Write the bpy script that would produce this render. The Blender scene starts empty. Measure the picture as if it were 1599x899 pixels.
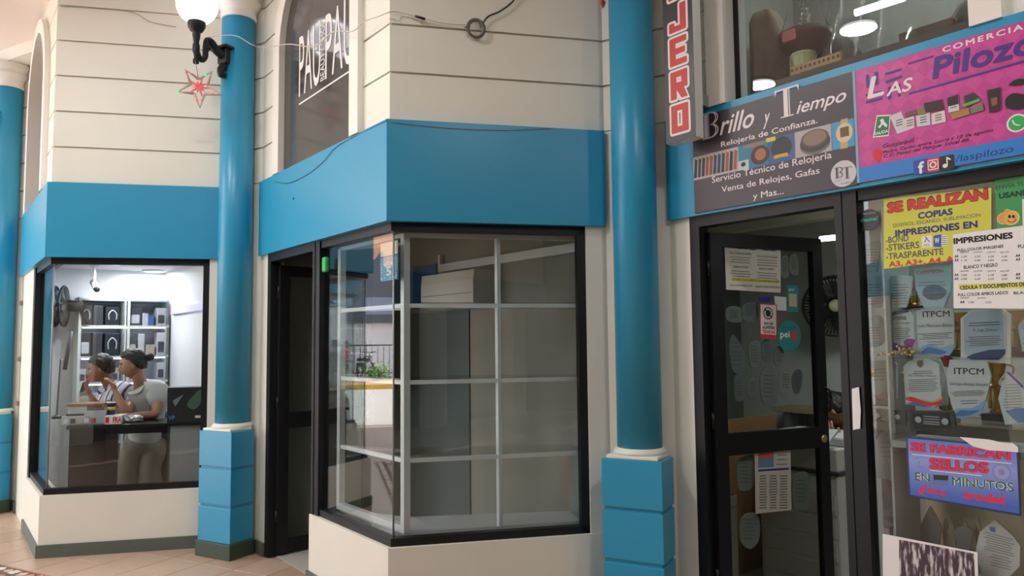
import bpy, bmesh, math, random
from math import sin, cos, pi, sqrt, atan2, radians
from mathutils import Matrix, Vector
random.seed(7)
SC = bpy.context.scene
COL = SC.collection
# ------------------------------------------------------------------ camera
FPX, PITCH, ROLL, EYE = 1159.3, 0.0711, -0.0105, 1.6
_up = Vector((0, -sin(PITCH), cos(PITCH)))
_fw = Vector((0, cos(PITCH), sin(PITCH)))
_rt = Vector((cos(ROLL), 0, 0)) + sin(ROLL) * _up
_cu = Vector((-sin(ROLL), 0, 0)) + cos(ROLL) * _up
cam_d = bpy.data.cameras.new('camera')
cam = bpy.data.objects.new('camera', cam_d)
COL.objects.link(cam)
cam_d.sensor_width = 36.0
cam_d.lens = FPX / 1599 * 36.0
cam_d.clip_start = 0.05
_m = Matrix((_rt, _cu, -_fw)).transposed().to_4x4()
_m.translation = (0, 0, EYE)
cam.matrix_world = _m
SC.camera = cam
# ------------------------------------------------------------------ world, sun, corridor lights, exposure
W = bpy.data.worlds.new('daylight'); SC.world = W
W.use_nodes = True
_bg = W.node_tree.nodes['Background']
_bg.inputs[0].default_value = (0.78, 0.90, 1.0, 1)
_bg.inputs[1].default_value = 4.5
def light(kind, name, loc, power, color=(1, 1, 1), size=0.5, rot=(0, 0, 0), size_y=None):
    d = bpy.data.lights.new(name, kind); d.energy = power; d.color = color
    if kind == 'AREA':
        d.size = size
        if size_y: d.shape = 'RECTANGLE'; d.size_y = size_y
    elif kind == 'SUN': d.angle = radians(1.5)
    else: d.shadow_soft_size = size
    o = bpy.data.objects.new(name, d); COL.objects.link(o); o.location = loc; o.rotation_euler = rot
    return o
light('SUN', 'sun', (0, 0, 20), 19.0, (1, .98, .95), rot=(radians(38), radians(-28), 0))
SC.view_settings.view_transform = 'Standard'
SC.view_settings.look = 'None'
SC.view_settings.gamma = 1.0
SC.view_settings.use_curve_mapping = False
SC.view_settings.exposure = 0.25
SC.cycles.use_denoising = True
SC.cycles.max_bounces = 10
SC.cycles.transparent_max_bounces = 24
SC.cycles.sample_clamp_indirect = 6.0
SC.cycles.caustics_reflective = False
SC.cycles.caustics_refractive = False
# ------------------------------------------------------------------ pixel rays
def ray(x, y):
    a, b = x - 799.5, y - 449.5
    X = cos(ROLL) * a + sin(ROLL) * b; Y = -sin(ROLL) * a + cos(ROLL) * b
    r, u = X / FPX, -Y / FPX
    return Vector((r, cos(PITCH) - u * sin(PITCH), sin(PITCH) + u * cos(PITCH)))
def on_z(x, y, z):
    d = ray(x, y); t = (z - EYE) / d.z
    return Vector((0, 0, EYE)) + d * t
class Plane:
    """upright plane in the place: origin, direction along it, inward normal; px() = where a pixel's ray meets it"""
    def __init__(s, o, d):
        s.o = Vector((o[0], o[1])); s.d = Vector((d[0], d[1])).normalized(); s.n = Vector((-s.d.y, s.d.x))
    def M(s, y=0.0, x=0.0, z=0.0):
        m = Matrix(((s.d.x, s.n.x, 0, 0), (s.d.y, s.n.y, 0, 0), (0, 0, 1, 0), (0, 0, 0, 1)))
        o = s.o + s.d * x + s.n * y
        m.translation = (o.x, o.y, z); return m
    def px(s, x, y, dep=0.0):
        o = s.o + s.n * dep
        d = ray(x, y); d2 = Vector((d.x, d.y))
        t = o.dot(s.n) / d2.dot(s.n)
        P = d * t
        return ((Vector((P.x, P.y)) - o).dot(s.d), P.z + EYE)
    def at(s, x, y=0.0, z=0.0):
        o = s.o + s.d * x + s.n * y
        return Vector((o.x, o.y, z))
# ------------------------------------------------------------------ plan of the saw-tooth shop front
C2 = Vector((-.7079, 4.1731)); E2 = Vector((.5727, 4.4642)); L2 = Vector((-2.0009, 5.8249)); TT = Vector((-2.9083, 1.5437))
TD = TT.normalized(); NP = Vector((TD.y, -TD.x))           # corridor axis, and the normal into the building
ZT, ZB, ZS, ZC = 2.877, 2.288, 0.462, 4.56                  # fascia top, fascia bottom, sill, ceiling
def cL(k): return L2 + (2 - k) * TT
def cC(k): return C2 + (2 - k) * TT
def cE(k): return E2 + (2 - k) * TT
SIDE = {k: Plane(cL(k), cC(k) - cL(k)) for k in range(-1, 7)}
FRONT = {k: Plane(cC(k), cE(k) - cC(k)) for k in range(-1, 7)}
LS = (C2 - L2).length; LF = (E2 - C2).length
def colpos(k):                                              # column beside bay k's right end
    P = Vector((.80, 4.07)) + .175 * TD + .16 * NP
    return P + (2 - k) * TT
# ------------------------------------------------------------------ materials
def srgb(h):
    h = h.lstrip('#'); v = [int(h[i:i + 2], 16) / 255 for i in (0, 2, 4)]
    return tuple(c / 12.92 if c <= .04045 else ((c + .055) / 1.055) ** 2.4 for c in v) + (1,)
MATS = {}
def mat(name, col, rough=.5, metal=0.0, spec=.5, var=0.0, scale=6.0, bump=0.0, bscale=60.0, emit=None, estr=0.0, trans=0.0, alpha=1.0, coat=0.0):
    if name in MATS: return MATS[name]
    m = bpy.data.materials.new(name); m.use_nodes = True
    nt = m.node_tree; b = nt.nodes['Principled BSDF']
    c = srgb(col) if isinstance(col, str) else tuple(col) + (1,)
    b.inputs['Base Color'].default_value = c
    b.inputs['Roughness'].default_value = rough
    b.inputs['Metallic'].default_value = metal
    b.inputs['Specular IOR Level'].default_value = spec
    b.inputs['Transmission Weight'].default_value = trans
    b.inputs['Alpha'].default_value = alpha
    b.inputs['Coat Weight'].default_value = coat
    if emit:
        b.inputs['Emission Color'].default_value = srgb(emit); b.inputs['Emission Strength'].default_value = estr
    if var > 0 or bump > 0:
        tc = nt.nodes.new('ShaderNodeTexCoord')
    if var > 0:
        n = nt.nodes.new('ShaderNodeTexNoise'); n.inputs['Scale'].default_value = scale; n.inputs['Detail'].default_value = 5
        nt.links.new(tc.outputs['Object'], n.inputs['Vector'])
        mx = nt.nodes.new('ShaderNodeMix'); mx.data_type = 'RGBA'
        mx.inputs[6].default_value = tuple(max(0, v * (1 - var)) for v in c[:3]) + (1,)
        mx.inputs[7].default_value = tuple(min(1, v * (1 + var)) for v in c[:3]) + (1,)
        nt.links.new(n.outputs['Fac'], mx.inputs[0]); nt.links.new(mx.outputs[2], b.inputs['Base Color'])
    if bump > 0:
        n2 = nt.nodes.new('ShaderNodeTexNoise'); n2.inputs['Scale'].default_value = bscale
        nt.links.new(tc.outputs['Object'], n2.inputs['Vector'])
        bp = nt.nodes.new('ShaderNodeBump'); bp.inputs['Strength'].default_value = bump; bp.inputs['Distance'].default_value = .01
        nt.links.new(n2.outputs['Fac'], bp.inputs['Height']); nt.links.new(bp.outputs['Normal'], b.inputs['Normal'])
    MATS[name] = m; return m
def glass_mat(name, tint=(.93, .96, .96), f0=.04, rough=0.0, boost=1.0):
    """thin pane: clear, with a mirror share that grows towards grazing angles (Schlick, the same from both faces)"""
    if name in MATS: return MATS[name]
    m = bpy.data.materials.new(name); m.use_nodes = True; nt = m.node_tree; nt.nodes.clear()
    out = nt.nodes.new('ShaderNodeOutputMaterial'); mix = nt.nodes.new('ShaderNodeMixShader')
    tr = nt.nodes.new('ShaderNodeBsdfTransparent'); tr.inputs[0].default_value = tint + (1,)
    gl = nt.nodes.new('ShaderNodeBsdfGlossy'); gl.inputs['Roughness'].default_value = rough
    lw = nt.nodes.new('ShaderNodeLayerWeight'); lw.inputs[0].default_value = .5
    pw = nt.nodes.new('ShaderNodeMath'); pw.operation = 'POWER'; pw.inputs[1].default_value = 4.0
    ma = nt.nodes.new('ShaderNodeMath'); ma.operation = 'MULTIPLY_ADD'; ma.inputs[1].default_value = (1 - f0) * min(1, boost); ma.inputs[2].default_value = f0 * boost; ma.use_clamp = True
    nt.links.new(lw.outputs['Facing'], pw.inputs[0]); nt.links.new(pw.outputs[0], ma.inputs[0]); nt.links.new(ma.outputs[0], mix.inputs[0])
    nt.links.new(tr.outputs[0], mix.inputs[1]); nt.links.new(gl.outputs[0], mix.inputs[2]); nt.links.new(mix.outputs[0], out.inputs[0])
    MATS[name] = m; return m
M_CREAM = mat('cream_paint', '#e8e5d8', .45, var=.05, scale=2.5, bump=.05, bscale=35)
M_CREAM2 = mat('cream_trim_paint', '#ece8e0', .45, var=.04, scale=3)
M_BLUE = mat('blue_paint', '#2b95be', .33, var=.05, scale=2.0, bump=.04, bscale=25, spec=.5)
M_SKIRT = mat('grey_green_skirting', '#5d655c', .5, var=.1, scale=8)
M_BLACK = mat('black_aluminium', '#141417', .42, spec=.35, var=.2, scale=9)
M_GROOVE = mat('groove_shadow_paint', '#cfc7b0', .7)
M_CEIL = mat('ceiling_plaster', '#efe4de', .8, var=.03)
M_WHITEAL = mat('white_aluminium', '#dde2e2', .35, metal=.1)
M_GREYAL = mat('grey_aluminium', '#8f9695', .4, metal=.4)
M_GLASS = glass_mat('window_glass', (.93, .955, .955), .055, boost=1.0)
M_GLASSC = glass_mat('clear_glass', (.965, .98, .98), .03, boost=.8)
M_GLASSD = glass_mat('door_glass', (.84, .86, .85), .03, boost=.45)
M_WHITE = mat('white_paint', '#f2f2f2', .5)
M_WHITEW = mat('white_shop_wall', '#e9e9ee', .6, var=.02)
M_PAPER = mat('white_paper', '#ecebe9', .6)
M_INK = mat('black_ink', '#141416', .5)
M_GREYINK = mat('grey_ink', '#5a5d62', .6)
M_RED = mat('red_print', '#d8302f', .5)
M_NAVY = mat('navy_print', '#1d2a7d', .5)
M_CHROME = mat('steel', '#c9cbcc', .25, metal=.9)
# ------------------------------------------------------------------ mesh builder
class B:
    def __init__(s): s.v = []; s.f = []; s.sm = []
    def add(s, vs, fs, smooth=False):
        n = len(s.v); s.v.extend(tuple(v) for v in vs)
        for f in fs: s.f.append(tuple(i + n for i in f)); s.sm.append(smooth)
        return s
    def box(s, x0, x1, y0, y1, z0, z1):
        return s.add([(x0, y0, z0), (x1, y0, z0), (x1, y1, z0), (x0, y1, z0), (x0, y0, z1), (x1, y0, z1), (x1, y1, z1), (x0, y1, z1)],
                     [(3, 2, 1, 0), (4, 5, 6, 7), (0, 1, 5, 4), (1, 2, 6, 5), (2, 3, 7, 6), (3, 0, 4, 7)])
    def bbox(s, x0, x1, y0, y1, z0, z1, r=.01):
        """box with chamfered vertical and horizontal edges"""
        r = min(r, (x1 - x0) / 2.01, (y1 - y0) / 2.01, (z1 - z0) / 2.01)
        bm = bmesh.new(); bmesh.ops.create_cube(bm, size=1)
        for v in bm.verts: v.co = Vector((x0 + (v.co.x + .5) * (x1 - x0), y0 + (v.co.y + .5) * (y1 - y0), z0 + (v.co.z + .5) * (z1 - z0)))
        bmesh.ops.bevel(bm, geom=list(bm.edges), offset=r, segments=2, affect='EDGES', profile=.5)
        return s.bm(bm)
    def bm(s, bm, smooth=False, M=None):
        bm.verts.index_update()
        s.add([(M @ v.co if M else v.co) for v in bm.verts], [[v.index for v in f.verts] for f in bm.faces], smooth); bm.free(); return s
    def prism(s, poly, z0, z1):
        """plan polygon (counter-clockwise xy) extruded in z"""
        n = len(poly)
        return s.add([(p[0], p[1], z0) for p in poly] + [(p[0], p[1], z1) for p in poly],
                     [tuple(range(n - 1, -1, -1)), tuple(range(n, 2 * n))] + [(i, (i + 1) % n, n + (i + 1) % n, n + i) for i in range(n)])
    def slab(s, poly, y0, y1):
        """xz outline (counter-clockwise seen from -y) with thickness from y0 (front) to y1"""
        n = len(poly)
        return s.add([(p[0], y0, p[1]) for p in poly] + [(p[0], y1, p[1]) for p in poly],
                     [tuple(range(n)), tuple(range(2 * n - 1, n - 1, -1))] + [((i + 1) % n, i, n + i, n + (i + 1) % n) for i in range(n)])
    def flat(s, poly, y):
        return s.add([(p[0], y, p[1]) for p in poly], [tuple(range(len(poly)))])
    def tube(s, pts, r, n=8, smooth=True, caps=True):
        pts = [Vector(p) for p in pts]; rs = r if isinstance(r, (list, tuple)) else [r] * len(pts)
        vs = []; fs = []; a = None
        for i, p in enumerate(pts):
            d = (pts[min(i + 1, len(pts) - 1)] - pts[max(i - 1, 0)]).normalized()
            if a is None:
                a = d.orthogonal().normalized()
            else:
                a = (a - d * a.dot(d)).normalized()
            b = d.cross(a)
            for j in range(n):
                t = 2 * pi * j / n; vs.append(p + (a * cos(t) + b * sin(t)) * rs[i])
        for i in range(len(pts) - 1):
            for j in range(n): fs.append((i * n + j, i * n + (j + 1) % n, (i + 1) * n + (j + 1) % n, (i + 1) * n + j))
        if caps: fs += [tuple(range(n - 1, -1, -1)), tuple(range((len(pts) - 1) * n, len(pts) * n))]
        return s.add(vs, fs, smooth)
    def lathe(s, prof, n=24, c=(0, 0, 0), smooth=True):
        vs = []; fs = []
        for r, z in prof:
            for j in range(n):
                t = 2 * pi * j / n; vs.append((c[0] + r * cos(t), c[1] + r * sin(t), c[2] + z))
        m = len(prof)
        for i in range(m - 1):
            for j in range(n): fs.append((i * n + j, i * n + (j + 1) % n, (i + 1) * n + (j + 1) % n, (i + 1) * n + j))
        fs += [tuple(range(n - 1, -1, -1)), tuple(range((m - 1) * n, m * n))]
        return s.add(vs, fs, smooth)
    def ball(s, c, r, n=12, m=8, sc=(1, 1, 1)):
        prof = [(max(1e-4, r * sin(pi * i / m)) , -r * cos(pi * i / m)) for i in range(m + 1)]
        k = len(s.v); s.lathe(prof, n)
        for i in range(k, len(s.v)):
            v = s.v[i]; s.v[i] = (c[0] + v[0] * sc[0], c[1] + v[1] * sc[1], c[2] + v[2] * sc[2])
        return s
    def xf(s, M, k=0):
        for i in range(k, len(s.v)): s.v[i] = tuple(M @ Vector(s.v[i]))
        return s
    def make(s, name, m, parent=None, M=None, auto=False):
        me = bpy.data.meshes.new(name); me.from_pydata(s.v, [], s.f); me.update()
        for p, q in zip(me.polygons, s.sm): p.use_smooth = q
        me.materials.append(m)
        return obj(name, me, parent, M)
def obj(name, me, parent=None, M=None):
    o = bpy.data.objects.new(name, me); COL.objects.link(o)
    if M is not None: o.matrix_world = M
    if parent is not None: o.parent = parent
    return o
def tag(o, label=None, cat=None, group=None, kind=None):
    if label: o['label'] = label
    if cat: o['category'] = cat
    if group: o['group'] = group
    if kind: o['kind'] = kind
    return o
def thing(name, label, cat, M=None, group=None):
    o = bpy.data.objects.new(name, None); COL.objects.link(o); o.empty_display_size = .1
    if M is not None: o.matrix_world = M
    return tag(o, label, cat, group)
def struct(name, label=None, M=None):
    o = bpy.data.objects.new(name, None); COL.objects.link(o); o.empty_display_size = .1
    if M is not None: o.matrix_world = M
    return tag(o, label, None, None, 'structure')
def copy_tree(o, parent=None, label=None):
    c = o.copy(); COL.objects.link(c); c.parent = parent
    if label: c['label'] = label
    for ch in o.children: copy_tree(ch, c)
    return c
def text_mesh(body, bold, shear, spacing):
    cu = bpy.data.curves.new('t', 'FONT'); cu.body = body; cu.size = 1.0; cu.shear = shear; cu.resolution_u = 3
    cu.space_character = spacing; cu.fill_mode = 'FRONT'
    ob = bpy.data.objects.new('t', cu)
    me = bpy.data.meshes.new_from_object(ob)
    bpy.data.objects.remove(ob); bpy.data.curves.remove(cu)
    if bold > 0 and me.vertices:                              # thicken the strokes: the outline repeated around itself
        k = 8 if bold > .02 else 4; v0 = [v.co.copy() for v in me.vertices]; f0 = [tuple(p.vertices) for p in me.polygons]; vs = []; fs = []
        for q in range(k + 1):
            dx, dy = (0, 0) if q == k else (bold * cos(2 * pi * q / k), bold * sin(2 * pi * q / k)); n = len(vs)
            vs += [(c.x + dx, c.y + dy, .00003 * q) for c in v0]; fs += [tuple(i + n for i in f) for f in f0]
        me2 = bpy.data.meshes.new('t'); me2.from_pydata(vs, [], fs); bpy.data.meshes.remove(me); me = me2
    return me
def txt(parent, body, x0, x1, z0, z1, y, m, bold=0.0, shear=0.0, slope=0.0, name='lettering', spacing=1.0):
    """flat printed words fitted to the box x0..x1, z0..z1 in the parent's plane; every word of a line is a piece of its own"""
    me = text_mesh(body, bold, shear, spacing)
    if not me.vertices: return None
    xs = [v.co.x for v in me.vertices]; ys = [v.co.y for v in me.vertices]
    a, b, c, d = min(xs), max(xs), min(ys), max(ys)
    sz = (z1 - z0) / max(1e-6, d - c); sx = (x1 - x0) / max(1e-6, b - a)
    words = body.split(' '); out = None; parts = []
    if len(words) == 1 or (z1 - z0) < .012: parts = [(me, 0.0)]
    else:
        pre = ''
        for w in words:
            pre = (pre + ' ' + w) if pre else w
            if pre == w: parts.append((text_mesh(w, bold, shear, spacing), 0.0)); continue
            mp = text_mesh(pre, bold, shear, spacing); mw = text_mesh(w, bold, shear, spacing)
            parts.append((mw, max(v.co.x for v in mp.vertices) - max(v.co.x for v in mw.vertices))); bpy.data.meshes.remove(mp)
        bpy.data.meshes.remove(me)
    for me, dx in parts:
        for v in me.vertices:
            X = x0 + (v.co.x + dx - a) * sx; Z = z0 + (v.co.y - c) * sz + slope * (X - x0)
            v.co = (X, y - v.co.z, Z)
        me.materials.clear(); me.materials.append(m); me.name = name
        out = obj(name, me, parent)
    return out
def smooth_poly(pts, n=6):
    """closed Catmull-Rom through pts"""
    out = []; k = len(pts)
    for i in range(k):
        p0, p1, p2, p3 = pts[i - 1], pts[i], pts[(i + 1) % k], pts[(i + 2) % k]
        for j in range(n):
            t = j / n
            out.append(tuple(.5 * ((2 * p1[q]) + (-p0[q] + p2[q]) * t + (2 * p0[q] - 5 * p1[q] + 4 * p2[q] - p3[q]) * t * t + (-p0[q] + 3 * p1[q] - 3 * p2[q] + p3[q]) * t ** 3) for q in range(len(p1))))
    return out
def smooth_line(pts, n=6):
    out = []; k = len(pts)
    for i in range(k - 1):
        p0, p1, p2, p3 = pts[max(i - 1, 0)], pts[i], pts[i + 1], pts[min(i + 2, k - 1)]
        for j in range(n):
            t = j / n
            out.append(tuple(.5 * ((2 * p1[q]) + (-p0[q] + p2[q]) * t + (2 * p0[q] - 5 * p1[q] + 4 * p2[q] - p3[q]) * t * t + (-p0[q] + 3 * p1[q] - 3 * p2[q] + p3[q]) * t ** 3) for q in range(len(p1))))
    out.append(tuple(pts[-1])); return out
def ellipse(cx, cz, rx, rz, n=28, rot=0):
    o = []
    for i in range(n):
        t = 2 * pi * i / n; a, b = rx * cos(t), rz * sin(t)
        o.append((cx + a * cos(rot) - b * sin(rot), cz + a * sin(rot) + b * cos(rot)))
    return o
def ccw(p):
    a = sum(p[i][0] * p[(i + 1) % len(p)][1] - p[(i + 1) % len(p)][0] * p[i][1] for i in range(len(p)))
    return p if a > 0 else p[::-1]
def rrect(x0, x1, z0, z1, r, n=4):
    o = []
    for cx, cz, a0 in ((x1 - r, z0 + r, -pi / 2), (x1 - r, z1 - r, 0), (x0 + r, z1 - r, pi / 2), (x0 + r, z0 + r, pi)):
        for i in range(n + 1): t = a0 + pi / 2 * i / n; o.append((cx + r * cos(t), cz + r * sin(t)))
    return o
# ================================================================== THE SETTING
# ---- corridor floor with tiles on the corridor grid
GR = Plane((0, 0), -TD)                                     # x along the corridor (towards the right), y into the building
GI = GR.M()
M_TILE = [mat('floor_tile_%s' % n, c, .28, var=.06, scale=5) for n, c in (('beige', '#bfa48e'), ('sand', '#ba9e87'), ('rose', '#c2a793'))]
M_GROUT = mat('floor_grout', '#8f7b6b', .8)
def floor_base_mat():
    m = bpy.data.materials.new('corridor_floor'); m.use_nodes = True; nt = m.node_tree; b = nt.nodes['Principled BSDF']
    tc = nt.nodes.new('ShaderNodeTexCoord'); br = nt.nodes.new('ShaderNodeTexBrick')
    br.offset = 0; br.inputs['Scale'].default_value = 1.0
    br.inputs['Brick Width'].default_value = .33; br.inputs['Row Height'].default_value = .33; br.inputs['Mortar Size'].default_value = .006
    br.inputs['Color1'].default_value = srgb('#bfa48e'); br.inputs['Color2'].default_value = srgb('#b99d86'); br.inputs['Mortar'].default_value = srgb('#8f7b6b')
    nt.links.new(tc.outputs['Object'], br.inputs['Vector']); nt.links.new(br.outputs['Color'], b.inputs['Base Color'])
    b.inputs['Roughness'].default_value = .3
    return m
floor = B().box(-13, 9, -6, 9, -.2, -.006).make('floor', M_GROUT, None, GI); tag(floor, None, None, None, 'structure')
floor.data.materials.clear(); floor.data.materials.append(floor_base_mat())
P0 = 3.17; A0 = -4.949
tile_me = []
for mi in range(3):
    b_ = B().bbox(-.1595, .1595, -.1615, .1615, -.012, 0, .002)
    me = bpy.data.meshes.new('floor_tile'); me.from_pydata(b_.v, [], b_.f); me.materials.append(M_TILE[mi]); tile_me.append(me)
# beyond the mosaic border the tiles run under the shop fronts; only where the corridor shows
for i in range(-11, 11):
    for j in range(0, 3):
        t = obj('floor_tile', tile_me[random.randrange(3)], floor)
        t.location = (A0 + .325 * i + .16, P0 + .33 * j + .165, 0)
for i in range(-11, 11):
    for j in range(-4, -1):
        t = obj('floor_tile', tile_me[random.randrange(3)], floor)
        t.location = (A0 + .325 * i + .16, P0 - .04 + .33 * j + .165, 0)
B().box(A0 - 3.6, A0 + 3.6, P0 - .335, P0 + 1.0, -.012, -.0035).make('grout_bed', mat('dark_grout', '#6f5d50', .9), floor)
# mosaic border of broken tile
M_MOS = [mat('mosaic_%d' % i, c, .3) for i, c in enumerate(('#d9b7a4', '#e9ded2', '#c2876f'))]
mb = [B(), B(), B()]
for i in range(-40, 40):
    for j in range(3):
        cx = A0 + .09 * i + random.uniform(-.01, .01); cy = P0 - .335 + .11 * j + .05
        n = random.choice((4, 5)); r = random.uniform(.040, .052); a0 = random.random() * 6
        mb[random.randrange(3)].prism([(cx + r * cos(a0 + 2 * pi * q / n) * random.uniform(.8, 1.05), cy + r * sin(a0 + 2 * pi * q / n) * random.uniform(.8, 1.05)) for q in range(n)], -.012, 0)
for q in range(3): tag(mb[q].make('mosaic_chips', M_MOS[q], floor), kind='stuff')
B().box(A0 - 3.6, A0 + 3.6, P0 - .012, P0 + .0, -.012, .001).make('mosaic_border_strip', mat('border_strip', '#b98b72', .35), floor)
# ---- corridor ceiling and beam over the columns
ceiling = B().box(-13, 9, -3.4, 9, ZC, ZC + .2).make('ceiling', M_CEIL, None, GI); tag(ceiling, kind='structure')
bx = []
b_ = B()
b_.box(-10, 7, 4.02, 4.4, 4.44, ZC)
tag(b_.make('trim_1', M_CREAM2, None, GI), kind='structure')
# opposite shop front of the corridor (seen as reflections only)
ow = B().box(-8.5, 9, -3.4, -3.2, 2.9, ZC).make('wall_opposite', M_CREAM, None, GI); tag(ow, kind='structure')
B().box(-8.5, 9, -3.25, -3.1, 2.3, 2.9).make('fascia', M_BLUE, ow)
M_DARKSHOP = mat('dark_shop_front', '#3a3936', .4, var=.2, scale=1.5)
B().box(-8.5, 9, -3.5, -3.3, 0, 2.3).make('shop_front', M_DARKSHOP, ow)
for i in range(7):
    x = -8.3 + 2.6 * i
    B().box(x, x + .45, -3.3, -3.0, 0, 2.3).make('pier', M_CREAM, ow)
# unseen wall added behind the shops to stop sky light
tag(B().box(-8.5, 9, 8.8, 9, 0, ZC).make('wall_sky_block', M_DARKSHOP, None, GI), kind='structure')
tag(B().box(8.8, 9, -3.4, 8.8, 0, ZC).make('wall_end', M_DARKSHOP, None, GI), kind='structure')  # closes the corridor's right-hand end, unseen; lengthened behind the shops against sky light
# ---- saw-tooth walls
def miter(A, Bp, Cp, d):
    """point at offset d (to the left = into the building) from corner Bp"""
    u = (Bp - A).normalized(); v = (Cp - Bp).normalized()
    nu = Vector((-u.y, u.x)); nv = Vector((-v.y, v.x))
    h = (nu + nv); h = h / h.length; return Bp + h * (d / h.dot(nu))
def pts_of(k): return [cE(k - 1), cL(k), cC(k), cE(k), cL(k + 1)]
def corner(k, i, d):
    """i = 1 (L), 2 (C), 3 (E); offset d"""
    p = pts_of(k)
    return miter(p[i - 1], p[i], p[i + 1], d)
def plan(k, seg, d0, d1, a0=None, a1=None):
    """plan quad of a strip of segment seg ('side','front','pier') between offsets d0<d1; a0/a1 = square-cut ends along it"""
    if seg == 'side': i, pl = 1, SIDE[k]
    elif seg == 'front': i, pl = 2, FRONT[k]
    else: i, pl = 3, Plane(cE(k), cL(k + 1) - cE(k))
    def end(j, d, a):
        if a is not None: q = pl.o + pl.d * a + pl.n * d; return (q.x, q.y)
        if j == 4:
            q = corner(k + 1, 1, d); return (q.x, q.y)
        q = corner(k, j, d); return (q.x, q.y)
    return [end(i, d0, a0), end(i + 1, d0, a1), end(i + 1, d1, a1), end(i, d1, a0)]
def rel(poly, k):
    """plan points into bay k's own frame (origin at its corner, on the floor)"""
    c = cC(k); return [(p[0] - c.x, p[1] - c.y) for p in poly]
def bayM(k): return Matrix.Translation((cC(k).x, cC(k).y, 0))
AR, ACX, AZ = .60, 1.03, 3.80                                # arch of the upper window: inner radius, centre along the side, springing
def arch_x(z, R, sgn):
    if z <= AZ: return ACX + sgn * R
    q = R * R - (z - AZ) ** 2
    return ACX + sgn * sqrt(q) if q > 0 else ACX
def S3(k, s, d, z):                                          # side-frame point relative to the bay origin
    q = SIDE[k].at(s, d, z); c = cC(k); return (q.x - c.x, q.y - c.y, z)
NAMES = {-1: 'far_end', 0: 'far', 1: 'left', 2: 'middle', 3: 'right', 4: 'near'}
COURSE = .287
def side_slab(k, poly, y0, y1):
    b = B(); b.slab(ccw(poly), y0, y1)
    b.v = [S3(k, v[0], v[1], v[2]) for v in b.v]
    return b
def build_bay(k):
    root = struct('wall_' + NAMES[k], None, bayM(k))
    # core walls of the upper storey
    core = B()
    core.prism(rel(plan(k, 'front', .045, .17), k), ZB, ZC)
    core.prism(rel(plan(k, 'pier', .045, .17), k), 0, ZC)
    N = 26
    zs = [ZB, ZT] + [ZT + (ZC - ZT) * i / N for i in range(1, N + 1)]
    s0 = .02; s1 = LS - .03
    for z0, z1 in zip(zs[:-1], zs[1:]):
        R = AR + .04; zm = (z0 + z1) / 2
        if z0 < ZT - .001 or z0 > AZ + R:
            b = side_slab(k, [(s0, z0), (s1, z0), (s1, z1), (s0, z1)], .045, .17); core.add(b.v, b.f)
        else:
            a0, a1 = arch_x(z0, R, -1), arch_x(z1, R, -1); c0, c1 = arch_x(z0, R, 1), arch_x(z1, R, 1)
            b = side_slab(k, [(s0, z0), (a0, z0), (a1, z1), (s0, z1)], .045, .17); core.add(b.v, b.f)
            b = side_slab(k, [(c0, z0), (s1, z0), (s1, z1), (c1, z1)], .045, .17); core.add(b.v, b.f)
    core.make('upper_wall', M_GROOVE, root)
    # horizontal boards of the rendered siding, a groove between courses
    z = ZT; n = 0
    while z < ZC - .02:
        z0, z1 = z + .007, min(z + COURSE - .007, ZC)
        for seg in ('front', 'pier'):
            q = rel(plan(k, seg, .03, .05), k)
            B().prism(q, z0, z1).make('siding_board', M_CREAM, root)
        R = AR + .11; m = 6
        zz = [z0 + (z1 - z0) * i / m for i in range(m + 1)]
        cl = lambda s: s
        left = [(0.0, z0)] + [(arch_x(t, R, -1), t) for t in zz] + [(0.0, z1)]
        right = [(LS + .0, z1)] + [(arch_x(t, R, 1), t) for t in zz[::-1]] + [(LS + .0, z0)]
        if z0 > AZ + R:
            q = rel(plan(k, 'side', .03, .05), k); B().prism(q, z0, z1).make('siding_board', M_CREAM, root)
        else:
            # mitre the outer ends by shifting the end vertices
            for poly, e in ((left, 1), (right, 2)):
                b = B().slab(ccw(poly), .03, .05)
                out = []
                for v in b.v:
                    if e == 1 and v[0] == 0.0: c = corner(k, 1, v[1]) - cC(k); out.append((c.x, c.y, v[2]))
                    elif e == 2 and v[0] == LS: c = corner(k, 2, v[1]) - cC(k); out.append((c.x, c.y, v[2]))
                    else: out.append(S3(k, v[0], v[1], v[2]))
                b.v = out; b.make('siding_board', M_CREAM, root)
        z += COURSE
    # blue fascia band
    fb = B()
    fb.prism(rel(plan(k, 'side', 0, .10, .0, None), k), ZB, ZT)
    fb.prism(rel(plan(k, 'front', 0, .10, None, LF), k), ZB, ZT)
    f = fb.make('fascia', M_BLUE, root)
    # soffit behind the fascia
    so = B(); so.prism(rel(plan(k, 'side', .09, .2), k), ZB + .002, ZB + .05); so.prism(rel(plan(k, 'front', .09, .2), k), ZB + .002, ZB + .05)
    so.make('soffit', M_GREYAL, root)
    # sill walls, door post, end pier
    sw = B()
    sw.prism(rel(plan(k, 'side', .02, .16, .995, None), k), 0, ZS)
    sw.prism(rel(plan(k, 'front', .02, .16, None, None), k), 0, ZS)
    sw.make('sill_wall', M_CREAM, root)
    B().prism(rel(plan(k, 'side', .03, .16, None, .135), k), 0, ZB).make('door_post', M_CREAM, root)
    B().prism(rel(plan(k, 'front', .03, .16, 1.195, None), k), ZS, ZB).make('window_pier', M_CREAM, root)
    B().prism(rel(plan(k, 'pier', .03, .05), k), 0, ZT).make('column_pier', M_CREAM, root)
    bb = B()
    bb.prism(rel(plan(k, 'side', .004, .03, .985, None), k), 0, .095)
    bb.prism(rel(plan(k, 'front', .004, .03, None, None), k), 0, .095)
    bb.prism(rel(plan(k, 'pier', .012, .04), k), 0, .095)
    bb.prism(rel(plan(k, 'side', .012, .04, None, .135), k), 0, .095)
    bb.make('skirting', M_SKIRT, root)
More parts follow.
